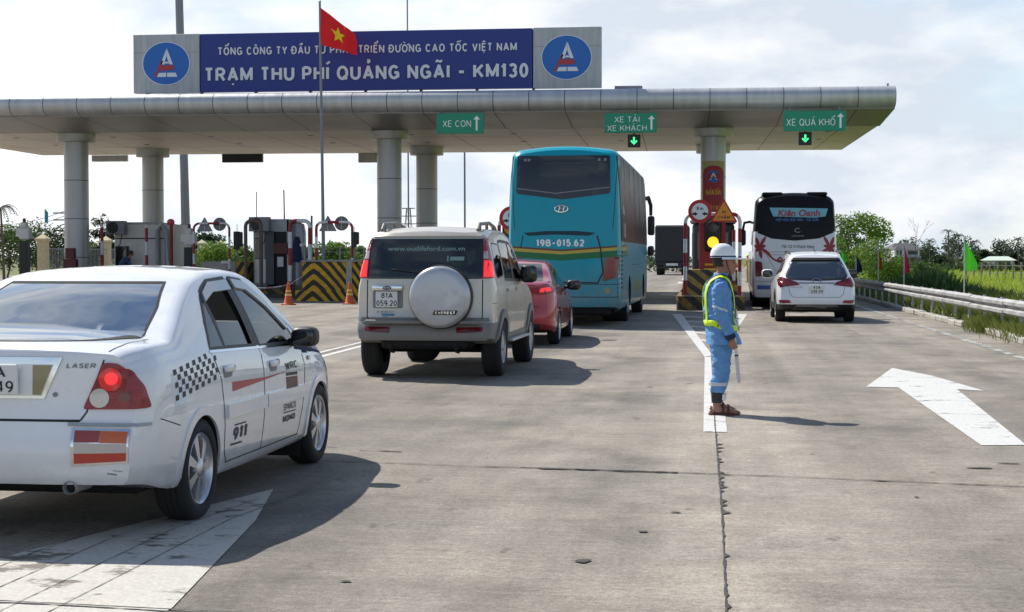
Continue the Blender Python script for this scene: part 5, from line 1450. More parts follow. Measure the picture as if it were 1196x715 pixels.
    for sg in (1, -1):
        P_ = [(sg * a, b) for a, b in lamp]
        l = MB(); c.patch(l, 'B', P_, .008, res=.025, thick=.004); lo = l.build('tail_lamp', M['lens_red'], t, 50)
        def disc(cx, cz, r, n=18): return [(sg * cx + r * math.cos(2 * math.pi * i / n), cz + r * math.sin(2 * math.pi * i / n)) for i in range(n)]
        l = MB(); c.patch(l, 'B', disc(.662, .895, .062), .012, res=.02, thick=.004); bo_ = l.build('brake_lens', mat('bright red lens', (.62, .012, .02), .15, 0, .6, emit=.12), lo)
        l = MB(); c.patch(l, 'B', disc(.668, .90, .034), .018, res=.02, thick=.006); l.build('brake_bulb', M['lens_lit'], lo)
        l = MB(); c.patch(l, 'B', disc(.605, .795, .052), .014, res=.03); l.build('reversing_lens', M['lens_clear'], lo)
        l = MB(); c.patch(l, 'B', disc(.735, .80, .03), .014, res=.03); l.build('bulb_boss', M['lens_red_dark'], lo)
        # bumper reflectors
        l = MB(); c.patch(l, 'B', [(sg * .47, .435), (sg * .465, .635), (sg * .775, .627), (sg * .77, .45)], .005, res=.04, thick=.002); fo = l.build('fog_lamp', M['chrome'], t)
        l = MB(); c.patch(l, 'B', [(sg * .485, .505), (sg * .484, .560), (sg * .763, .553), (sg * .762, .508)], .010, res=.04); l.build('fog_lens_clear', M['lens_clear'], fo)
        l = MB(); c.patch(l, 'B', [(sg * .485, .562), (sg * .483, .622), (sg * .62, .620), (sg * .62, .562)], .010, res=.04); l.build('fog_lens_pink', M['lamp_pink'], fo)
        l = MB(); c.patch(l, 'B', [(sg * .622, .560), (sg * .622, .620), (sg * .764, .614), (sg * .763, .555)], .010, res=.04); l.build('fog_lens_orange', M['lens_orange'], fo)
        l = MB(); c.patch(l, 'B', [(sg * .487, .447), (sg * .485, .503), (sg * .762, .506), (sg * .76, .462)], .010, res=.04); l.build('fog_lens_red', mat('orange red lens', (.48, .05, .03), .2), fo)
        l = MB(); c.patch(l, 'B', [(sg * .44, .645), (sg * .44, .662), (sg * .84, .655), (sg * .84, .638)], .010, res=.04, thick=.003)
        l.build('bumper_strip', M['visor'], t)
    # number plate bay
    g = MB(); c.patch(g, 'B', [(-.40, 1.012), (.40, 1.012), (.30, .79), (-.30, .79)], .004, res=.05, thick=.003); go = g.build('plate_garnish', M['chrome'], t)
    g = MB(); c.patch(g, 'B', [(-.35, .975), (.35, .975), (.285, .805), (-.285, .805)], .0095, res=.05); g.build('garnish_face', M['sedan_white'], go)
    g = MB()
    for sg in (1, -1): c.patch(g, 'B', [(sg * .235, .97), (sg * .345, .97), (sg * .282, .81), (sg * .235, .81)], .0115, res=.05)
    g.build('garnish_lens', M['lens_smoke'], go)
    pl = MB(); pl.box((0, .025, .895), (.33, .02, .165), 0, .006); po = pl.build('number_plate', M['plate'], t)
    x = MB(); text(x, '76A', .20, .062, facing_cam((0, .0135, .905))); text(x, '034.49', .285, .062, facing_cam((0, .0135, .825))); x.build('plate_number', M['ink'], po)
    x = MB(); x.box((0, .012, .895), (.342, .02, .177), 0, .003); 
    # boot badge, lock and scuffs
    x = MB(); c.text(x, 'B', 'LASER', (.50, .955), .16, .026, .004, bold=.02, shear=.2); x.build('badge', M['decal_grey'], t)
    x = MB(); c.patch(x, 'B', [(.36 + .013 * math.cos(a * .5236), .812 + .013 * math.sin(a * .5236)) for a in range(12)], .006, res=.1, thick=.003); x.build('boot_lock', M['steel_grey'], t)
    x = MB(); c.line(x, 'B', [(.66, .395), (.71, .387)], .008, .002); c.line(x, 'B', [(.69, .41), (.74, .405)], .004, .002); x.build('scuff', M['seam_grey'], t)
    # side decals
    ck = MB(); rows = 5; cols = 14
    for i in range(cols):
        for j in range(rows):
            if (i + j) % 2: continue
            y0 = .52 + i * .053; zb = .742 + .0056 * i + (0 if i > 1 else 0); hh = .036
            z0 = zb + j * hh
            if i >= cols - 2 and j > 3: continue
            c.patch(ck, 'R', [(y0, z0), (y0 + .048, z0 + .004), (y0 + .048, z0 + hh - .002), (y0, z0 + hh - .005)], .0022, res=.2)
    ck.build('checker_decal', M['ink'], t)
    rd = MB(); c.patch(rd, 'R', [(1.50, .715), (1.50, .775), (2.15, .755), (2.75, .758), (2.12, .735)], .0022, mirror=True); rd.build('flash_decal', M['decal_red'], t)
    x = MB()
    c.text(x, 'R', 'WRC', (2.82, .765), .30, .052, .003, 0, bold=.01)
    c.patch(x, 'R', [(2.68, .725), (2.68, .748), (2.96, .738), (2.96, .716)], .0022)
    c.text(x, 'R', '911', (1.64, .405), .27, .082, .003, 0, bold=.035, shear=.2)
    c.patch(x, 'R', [(1.53, .497), (1.53, .507), (1.76, .504), (1.76, .495)], .0022); c.patch(x, 'R', [(1.47, .378), (1.47, .390), (1.70, .385), (1.70, .374)], .0022)
    c.text(x, 'R', 'SPARCO', (2.75, .487), .30, .046, .003, 0, bold=.01)
    c.patch(x, 'R', [(2.60, .470), (2.60, .478), (2.90, .472), (2.90, .465)], .0022)
    c.text(x, 'R', 'MOMO', (2.745, .405), .30, .046, .003, 0, bold=.03)
    x.build('sponsor_lettering', M['ink'], t)
    x = MB(); c.patch(x, 'R', [(2.68, .615), (2.68, .718), (2.96, .708), (2.96, .612)], .0022); x.build('tyre_maker_decal', M['decal_brown'], t)
    x = MB()
    for i, (a, b) in enumerate(((3.16, 3.30), (3.32, 3.42), (3.44, 3.50))): c.patch(x, 'R', [(a, .86), (a + .02, .885), (b + .02, .875), (b, .85)], .0022)
    c.patch(x, 'R', [(3.0, .895), (3.05, .92), (3.75, .84), (3.78, .82)], .0022)
    x.build('wing_stripe', M['cloth_navy'], t)
    x = MB(); c.patch(x, 'R', rounded([(3.28, .80), (3.28, .83), (3.34, .83), (3.34, .80)], .01), .006, thick=.004); x.build('side_indicator', M['lens_smoke'], t)
    # exhaust, wheels, mirrors, seats
    e = MB(); e.lathe([(.024, .30), (.030, .02), (.036, -.01), (.036, .0), (.036, .30)], 20, 0, Matrix.Translation((.455, .02, .315)), 'y'); e.lathe([(.028, .03), (.0, .03)], 16, 1, Matrix.Translation((.455, .02, .315)), 'y'); e.build('exhaust_pipe', [M['steel'], M['soot']], t)
    u = MB(); u.box((0, 2.1, .27), (1.36, 3.3, .10), 0, .03); u.box((0, .5, .33), (1.2, .5, .12), 0, .03)
    for sg in (1, -1): u.box((sg * .70, 1.30, .235), (.24, .012, .26), 0); u.box((sg * .70, 3.17, .235), (.24, .012, .26), 0)
    u.build('underbody', M['soot'], t)
    for sg in (1, -1):
        wheel(t, sg * .868, .95, .305, .20, M['alloy'], 7, .095, .69); wheel(t, sg * .866, 3.57, .305, .20, M['alloy'], 7, .095, .69)
        wing_mirror(t, sg * .83, 2.98, .985, M['black'], .17, .17, .125)
    for x_ in (-.36, .36): seat(t, x_, 2.35, .45, M['seat_tan'], .60)
    b = MB(); b.box((0, 1.52, .58), (1.25, .5, .18), 0, .05); b.box((0, 1.20, .82), (1.25, .14, .56), 0, .05, None, 2); rs = b.build('rear_bench', M['seat_tan'], t)
    b = MB(); b.box((-.35, 1.12, 1.14), (.26, .10, .13), 0, .03); b.box((.35, 1.12, 1.14), (.26, .10, .13), 0, .03); b.build('headrest', M['seat_tan'], rs)
    d = MB(); d.box((0, 3.0, .86), (1.35, .30, .20), 0, .06); d.build('dashboard', M['interior'], t)
    d = MB(); A = Matrix.Translation((-.36, 2.78, .93)) @ Matrix.Rotation(R(65), 4, 'X')
    d.tube([A @ Vector((.18 * math.cos(a * .314), .18 * math.sin(a * .314), 0)) for a in range(21)], .014, 8); d.box((0, 0, 0), (.34, .05, .03), 0, .01, A); d.build('steering_wheel', M['black'], t)
    return t
white_sedan()

# ------------------------------------------------------------------ silver off-roader with a spare wheel on the tailgate
def silver_suv():
    t = thing('off_road_car', 'champagne silver off-road car with spare wheel cover on its tailgate', 'car', (-3.56, 19.72, 0), R(-.9))
    low = [(.70, 0), (.92, 0), (.965, .04), (.985, .15), (1, .33), (1, .60), (.995, .82), (.985, .93), (.968, 1)]
    c = Car(4.86,
        [(0, .865), (.06, .893), (.2, .905), (1, .91), (3.6, .905), (4.3, .86), (4.7, .78), (4.86, .66)],
        [(0, 1.86), (.2, 1.895), (.9, 1.93), (1.8, 1.935), (2.3, 1.90), (2.6, 1.83), (3.0, 1.58), (3.4, 1.27), (3.6, 1.20), (4.3, 1.10), (4.7, 1.0), (4.86, .82)],
        [(0, 1.24), (1.5, 1.245), (3.0, 1.20), (3.5, 1.13), (4.3, 1.02), (4.86, .75)],
        [(0, .50), (.4, .46), (1.2, .42), (3.7, .42), (4.86, .46)], .20,
        [(.44, .10), (.50, .02), (.55, .0), (.70, .0), (.735, .09), (1.0, .105), (1.27, .125), (1.60, .24), (1.80, .335), (1.90, .42), (1.94, .46)],
        [(.46, .05), (.6, 0), (.9, .05), (1.1, .2)], 1.1, .4, .10, .10, low, .03, .075)
    y_ = lambda z: c.rear(z)
    qa = rounded([(.50, 1.36), (.60, 1.70), (.66, 1.73), (1.12, 1.72), (1.12, 1.32), (.60, 1.29)], .05)
    qb = [(1.22, 1.27), (1.22, 1.745), (1.40, 1.765), (1.98, 1.755), (2.02, 1.25)]
    qc = [(2.12, 1.25), (2.08, 1.755), (2.30, 1.735), (2.62, 1.60), (2.98, 1.34), (3.04, 1.235)]
    rw = rounded([(-.66, 1.345), (.66, 1.345), (.61, 1.72), (-.61, 1.72)], .07)
    ws = [(-.68, 1.24), (.68, 1.24), (.60, 1.80), (-.60, 1.80)]
    ra = .395
    P1 = [((0, 0, .725), (0, 0, 1)), ((0, 0, 1.30), (0, 0, 1))]
    def zones(p, n):
        if p.z < .725 and (p.y < .75 and p.y > -.1): return 2
        if p.z < .70 and p.y > 4.2: return 2
        return 0
    c.body('body', t, [M['silver'], M['interior'], M['cladding']], cabin=(.50, 3.1, .62, .06),
           windows=[('x', qa, -1.2, 1.2), ('x', qb, -1.2, 1.2), ('x', qc, -1.2, 1.2), ('y', rw, -.6, 1.5), ('y', ws, 2.4, 5)],
           arches=[(.86, .38, ra, .32), (3.72, .38, ra, .32)], zones=zones, planes=P1)
    # rear window with black surround
    g = MB(); c.patch(g, 'B', [(-.775, 1.295), (.775, 1.295), (.765, 1.36), (.665, 1.36), (.625, 1.705), (.715, 1.79), (-.715, 1.79), (-.625, 1.705), (-.665, 1.36), (-.765, 1.36)], .003, res=.05)
    c.patch(g, 'B', [(.655, 1.345), (.80, 1.345), (.715, 1.80), (.605, 1.72)], .0035, mirror=True)
    so = g.build('rear_glass_surround', M['black_gloss'], t)
    g = MB(); c.patch(g, 'B', shrink(rw, .02), .005, res=.06); ro = g.build('rear_window', M['glass'], t)
    x = MB(); c.text(x, 'B', 'www.outlifeford.com.vn', (0, 1.635), 1.0, .06, .007, bold=.01); c.patch(x, 'B', [(.32, 1.51), (.32, 1.56), (.50, 1.56), (.50, 1.51)], .007); c.patch(x, 'B', [(.28, 1.50), (.28, 1.57), (.30, 1.57), (.30, 1.50)], .007); x.build('window_sticker', mat('faded window lettering', (.20, .30, .27), .5), ro)
    g = MB(); c.patch(g, 'R', qa, .0015, mirror=True); g.build('quarter_glass', M['glass_dark'], t)
    g = MB(); c.patch(g, 'R', qb, .0015, mirror=True); g.build('rear_door_glass', M['glass_dark'], t)
    g = MB(); c.patch(g, 'R', qc, .0015, mirror=True); g.build('front_door_glass', M['glass_dark'], t)
    g = MB(); c.patch(g, 'F', shrink(ws, .02), .003); g.build('windscreen', M['glass'], t)
    fr = MB()
    for q in (qb, qc): c.line(fr, 'R', shrink(q, .008), .04, .0028, closed=True, mirror=True)
    c.line(fr, 'R', shrink(qa, .006), .018, .0028, closed=True, mirror=True)
    c.patch(fr, 'R', [(1.98, 1.25), (1.96, 1.77), (2.10, 1.77), (2.14, 1.245)], .0022, mirror=True)
    fr.build('window_frame', M['black'], t)
    # tail lamps along the pillars
    for sg in (1, -1):
        l = MB(); c.patch(l, 'B', [(sg * .745, 1.285), (sg * .725, 1.80), (sg * .755, 1.80), (sg * .835, 1.285)], .010, res=.05, thick=.006)
        c.patch(l, 'R' if sg > 0 else 'L', [(.17, 1.29), (.385, 1.775), (.44, 1.775), (.36, 1.29)], .012, res=.05, thick=.004)
        lo = l.build('tail_lamp', M['lens_red'], t, 50)
        l = MB(); c.patch(l, 'B', [(sg * .742, 1.53), (sg * .740, 1.63), (sg * .775, 1.63), (sg * .795, 1.53)], .0185, res=.05); l.build('clear_lens', M['lens_clear'], lo)
        l = MB(); c.patch(l, 'B', [(sg * .752, 1.30), (sg * .750, 1.51), (sg * .797, 1.51), (sg * .83, 1.30)], .0185, res=.05); c.patch(l, 'R' if sg > 0 else 'L', [(.19, 1.30), (.27, 1.50), (.33, 1.50), (.32, 1.30)], .018, res=.05); l.build('lit_lens', M['lens_lit'], lo)
        l = MB(); c.patch(l, 'B', rounded([(sg * .43, .60), (sg * .43, .665), (sg * .76, .67), (sg * .76, .615)], .02), .006, res=.05, thick=.002); l.build('bumper_reflector', M['lens_red_dark'], t)
    s = MB()
    c.line(s, 'B', [(-.745, 1.27), (-.745, .79), (-.70, .742), (.70, .742), (.745, .79), (.745, 1.27)], .014, .002)
    c.line(s, 'B', [(-.74, 1.287), (.74, 1.287)], .012, .0035)
    c.line(s, 'R', [(1.17, 1.25), (1.20, .95), (1.235, .78), (1.30, .49)], .008, mirror=True); c.line(s, 'R', [(2.07, 1.25), (2.06, .49)], .008, mirror=True)
    c.line(s, 'R', [(3.08, 1.22), (3.14, .95), (3.10, .49)], .008, mirror=True); c.line(s, 'R', [(.42, .97), (.14, .97)], .007, mirror=True)
    c.line(s, 'R', [(.48, 1.76), (.44, 1.29), (.42, .98)], .007, mirror=True)
    s.build('panel_gap', M['seam'], t)
    b = MB()
    c.arch_lip(b, .86, .38, ra - .006, ra + .105, .028, a0=-10, a1=190); c.arch_lip(b, 3.72, .38, ra - .006, ra + .105, .028, a0=-10, a1=190)
    b.build('wheel_flare', M['cladding'], t, 60)
    b = MB(); c.patch(b, 'R', [(1.38, .435), (1.38, .54), (3.22, .54), (3.22, .435)], .01, thick=.004, mirror=True); b.build('sill_cladding', M['cladding'], t)
    b = MB()
    for sg in (1, -1): b.box((sg * .90, 2.28, .44), (.13, 1.75, .04), 0, .018, None, 2)
    b.build('running_board', M['alloy_dull'], t)
    # rear bumper bar with pale corner caps
    b = MB(); c.patch(b, 'B', [(-.87, .735), (-.87, .79), (.87, .79), (.87, .735)], .002, res=.06)
    b.box((0, .035, .735), (1.50, .10, .05), 0, .02, None, 2)
    b.build('bumper_step', M['cladding'], t)
    # spare wheel cover
    cx, cz, y0 = .235, 1.055, -.13
    b = MB(); b.lathe([(.0, -.03), (.16, -.029), (.30, -.025), (.352, -.014), (.380, .012), (.392, .05), (.395, .12), (.395, .20), (.36, .24), (0, .24)], 48, 0, Matrix.Translation((cx, y0, cz)), 'y')
    so = b.build('spare_wheel_cover', M['cover'], t, 40)
    b = MB(); b.lathe([(.393, .085), (.405, .09), (.408, .15), (.405, .215), (.385, .225)], 48, 0, Matrix.Translation((cx, y0, cz)), 'y'); b.build('cover_band', M['black'], so, 40)
    b = MB(); X = facing_cam((cx + .08, y0 - .030, cz - .195)); b.prism([(-.155, -.028), (.14, -.028), (.165, .028), (-.13, .028)], .006, 0, X); bo = b.build('cover_badge', M['ink'], so)
    x = MB(); text(x, 'EVEREST', .25, .034, facing_cam((cx + .085, y0 - .0375, cz - .212)), bold=.02); x.build('badge_lettering', M['chrome'], so)
    x = MB()
    for (a, b_, w_) in (((-.20, -.05), (-.02, .16), .008), ((-.02, .16), (.05, .02), .004), ((.02, .10), (.12, -.02), .004), ((.17, -.02), (.24, .08), .012), ((.12, .04), (.18, .07), .01)):
        a = Vector(a); b2 = Vector(b_); d = (b2 - a).normalized(); n = Vector((-d.y, d.x)) * w_
        x.add([(a.x, a.y, 0), (b2.x, b2.y, 0), (b2.x + n.x, b2.y + n.y, 0), (a.x + n.x, a.y + n.y, 0)], [[0, 1, 2, 3]], 0, facing_cam((cx, y0 - .0318, cz)))
    x.build('cover_print', mat('pale ghost print', (.62, .63, .63), .35), so)
    # plate, chrome bar, badges
    b = MB(); b.box((-.47, .085, 1.165), (.40, .05, .075), 0, .02, None, 2); co = b.build('tailgate_handle', M['chrome'], t)
    x = MB(); x.lathe([(0, -.006), (.055, -.004), (.06, .01)], 20, 0, Matrix.Translation((-.47, .055, 1.165)) @ Matrix.Diagonal((1, 1, .45, 1)), 'y'); x.build('oval_badge', mat('dark blue badge', (.01, .02, .09), .2, 0, .6), co)
    x = MB(); text(x, 'Ford', .07, .022, facing_cam((-.47, .0475, 1.158))); x.build('oval_badge_lettering', M['chrome'], co)
    b = MB(); c.patch(b, 'B', rounded([(-.67, .905), (-.67, 1.13), (-.27, 1.13), (-.27, .905)], .03), .002, res=.06); bo = b.build('plate_recess', M['seam_grey'], t)
    pl = MB(); pl.box((-.48, .095, 1.02), (.285, .02, .205), 0, .006); po = pl.build('number_plate', M['plate'], t)
    x = MB(); text(x, '81A', .15, .068, facing_cam((-.475, .0845, 1.035)), bold=.01); text(x, '059.20', .265, .072, facing_cam((-.48, .0845, .935)), bold=.01); x.build('plate_number', M['ink'], po)
    x = MB(); c.text(x, 'B', 'EVEREST', (-.50, .845), .22, .026, .003, bold=.01); c.patch(x, 'B', [(-.535, .775), (-.535, .80), (-.465, .80), (-.465, .775)], .0025); x.build('tailgate_badge', M['decal_grey'], t)
    x = MB(); c.patch(x, 'B', [(-.54, .808), (-.56, .838), (-.37, .838), (-.39, .808)], .0022); x.build('tailgate_sticker', mat('blue sticker', (.05, .22, .36), .4), t)
    b = MB(); c.patch(b, 'B', [(-.70, 1.815), (-.69, 1.86), (.69, 1.86), (.70, 1.815)], .012, res=.1, thick=.006); b.build('roof_lip', M['silver'], t)
    b = MB(); b.tube([c.hit('B', .12, 1.33)[0] - Vector((0, .02, 0)), c.hit('B', -.42, 1.40)[0] - Vector((0, .02, 0))], .008, 6); b.build('wiper', M['black'], t)
    # roof rails
    for sg in (1, -1):
        b = MB()
        for px, pz in (((.86, 1.905), (1.0, 1.985)), ((1.0, 1.985), (1.8, 2.015)), ((1.8, 2.015), (2.3, 1.96)), ((2.3, 1.96), (2.52, 1.87))): b.tube([(sg * .63, px[0] - .35, px[1]), (sg * .63, pz[0] - .35, pz[1])], .024, 8)
        for y in (.66, 1.25, 1.8): b.tube([(sg * .63, y, 1.90), (sg * .63, y, 2.0)], .022, 8)
        b.build('roof_rail', M['cladding'], t, 50)
    # underside: axle, diff, tow hooks
    u = MB(); u.box((0, 2.3, .46), (1.2, 4.0, .14), 0, .04); u.tube([(-.66, .86, .36), (.66, .86, .36)], .055, 12); ellipsoid(u, (-.12, .86, .35), (.19, .17, .17))
    u.box((0, .30, .46), (1.1, .5, .14), 0, .04)
    for x_ in (-.42, .42): u.box((x_, .09, .43), (.07, .12, .10), 0, .02); u.tube([(x_, .05, .40), (x_, .05, .36), (x_ + .05, .05, .35)], .016, 8)
    u.tube([(.35, .5, .42), (.30, 1.4, .40)], .06, 12)
    u.box((-.1, 3.72, .33), (1.2, .3, .16), 0, .05)
    u.build('underbody', M['soot'], t)
    for sg in (1, -1):
        wheel(t, sg * .92, .86, .38, .255, M['alloy_dull'], 6, .16, .56); wheel(t, sg * .92, 3.72, .38, .255, M['alloy_dull'], 6, .16, .56)
        wing_mirror(t, sg * .88, 2.80, 1.32, M['black'], .22, .18, .22)
        for y in (1.36, 2.22):
            p, n, d = c.hit('R', y, 1.12); h = MB(); h.box((sg * (p.x + .014), y, 1.12), (.04, .16, .045), 0, .016, None, 2); h.build('door_handle', M['silver'], t, 60)
    for x_ in (-.40, .40): seat(t, x_, 2.35, .66, M['seat_grey'], .66)
    b = MB(); b.box((0, 1.5, .76), (1.3, .5, .2), 0, .05); b.box((0, 1.22, 1.05), (1.3, .14, .62), 0, .05); rs = b.build('rear_bench', M['seat_grey'], t)
    b = MB(); b.box((-.4, 1.14, 1.44), (.28, .1, .17), 0, .03); b.box((.4, 1.14, 1.44), (.28, .1, .17), 0, .03); b.build('headrest', M['seat_grey'], rs)
    d = MB(); d.box((0, 3.05, 1.12), (1.4, .3, .2), 0, .06); d.build('dashboard', M['interior'], t)
silver_suv()

# ------------------------------------------------------------------ red sedan
def red_sedan():
    t = thing('sedan', 'glossy red sedan with a lit tail lamp squeezed behind the teal bus', 'car', (-3.48, 27.25, 0), R(.3))
    c = Car(4.55,
        [(0, .74), (.06, .80), (.2, .85), (.6, .885), (3.6, .88), (4.2, .80), (4.45, .68), (4.55, .56)],
        [(0, 1.08), (.12, 1.12), (.45, 1.135), (.75, 1.20), (1.2, 1.36), (1.7, 1.475), (2.1, 1.50), (2.5, 1.475), (2.9, 1.33), (3.3, 1.10), (3.6, 1.02), (4.2, .88), (4.55, .6)],
        [(0, .98), (.5, 1.03), (1.4, 1.01), (2.9, .94), (3.5, .90), (4.55, .55)],
        [(0, .30), (.3, .27), (.7, .22), (3.7, .22), (4.55, .25)], .50,
        [(.27, .07), (.4, .0), (.62, .0), (.68, .03), (.9, .06), (1.05, .05), (1.13, .09)], None, .45, .5, .13, .16)
    q2 = [(1.22, 1.04), (1.42, 1.20), (1.72, 1.375), (2.08, 1.40), (2.12, .99)]
    q3 = [(2.20, .985), (2.17, 1.40), (2.45, 1.38), (2.80, 1.22), (3.08, 1.03), (3.12, .955)]
    rw = [(-.60, 1.16), (.60, 1.16), (.50, 1.42), (-.50, 1.42)]; ws = [(-.6, 1.08), (.6, 1.08), (.5, 1.42), (-.5, 1.42)]
    c.body('body', t, [M['red_paint'], M['interior']], cabin=(1.0, 3.0, .42, .05), windows=[('x', q2, -1.2, 1.2), ('x', q3, -1.2, 1.2), ('y', rw, -.6, 1.7), ('y', ws, 2.5, 5)],
           arches=[(.98, .325, .35, .27), (3.68, .325, .35, .27)])
    for nm, q in (('rear_door_glass', q2), ('front_door_glass', q3)):
        g = MB(); c.patch(g, 'R', q, .0015, mirror=True); g.build(nm, M['glass_dark'], t)
    fr = MB()
    for q in (q2, q3): c.line(fr, 'R', shrink(q, .008), .03, .0028, closed=True, mirror=True)
    c.patch(fr, 'R', [(2.09, .99), (2.06, 1.41), (2.18, 1.41), (2.22, .985)], .0024, mirror=True); fr.build('window_frame', M['black'], t)
    g = MB(); c.patch(g, 'B', shrink(rw, .02), .0025); g.build('rear_window', M['glass_dark'], t)
    g = MB(); c.patch(g, 'F', shrink(ws, .02), .0025); g.build('windscreen', M['glass_dark'], t)
    for sg in (1, -1):
        l = MB(); c.patch(l, 'B', rounded([(sg * .42, .93), (sg * .47, 1.02), (sg * .74, 1.06), (sg * .855, 1.02), (sg * .85, .95), (sg * .70, .90)], .03), .008, res=.03, thick=.004); lo = l.build('tail_lamp', M['lens_red'], t, 50)
        l = MB(); c.patch(l, 'B', rounded([(sg * .60, .945), (sg * .62, 1.02), (sg * .77, 1.035), (sg * .80, .965)], .03), .014, res=.03); l.build('lit_lens', M['lens_lit'], lo)
    s = MB()
    for a in ([(1.25, 1.0), (1.36, .6), (1.44, .30)], [(2.16, .98), (2.16, .29)], [(3.15, .93), (3.16, .6), (3.04, .29)]): c.line(s, 'R', a, .008, mirror=True)
    c.line(s, 'B', [(-.6, .70), (.6, .70)], .01); s.build('panel_gap', M['seam'], t)
    b = MB(); c.patch(b, 'R', [(1.40, .235), (1.40, .29), (3.25, .29), (3.25, .235)], .004, mirror=True); b.build('sill_trim', M['chrome'], t)
    pl = MB(); pl.box((0, .02, .83), (.33, .02, .165), 0, .006); pl.build('number_plate', M['plate'], t)
    b = MB(); c.patch(b, 'B', [(-.62, .30), (-.62, .40), (.62, .40), (.62, .30)], .003); b.build('bumper_valance', M['black'], t)
    u = MB(); u.box((0, 2.3, .28), (1.4, 3.9, .10), 0, .03); u.build('underbody', M['soot'], t)
    for sg in (1, -1):
        wheel(t, sg * .885, .98, .325, .21, M['alloy'], 10, .07, .72); wheel(t, sg * .885, 3.68, .325, .21, M['alloy'], 10, .07, .72)
        wing_mirror(t, sg * .85, 2.95, 1.03, M['black'], .24, .2, .17)
        for y, z in ((1.5, .90), (2.45, .87)):
            p, n, d = c.hit('R', y, z); h = MB(); h.box((sg * (p.x + .012), y, z), (.035, .17, .04), 0, .015); h.build('door_handle', M['red_paint'], t, 60)
    for x_ in (-.38, .38): seat(t, x_, 2.35, .45, M['seat_grey'], .60)
red_sedan()

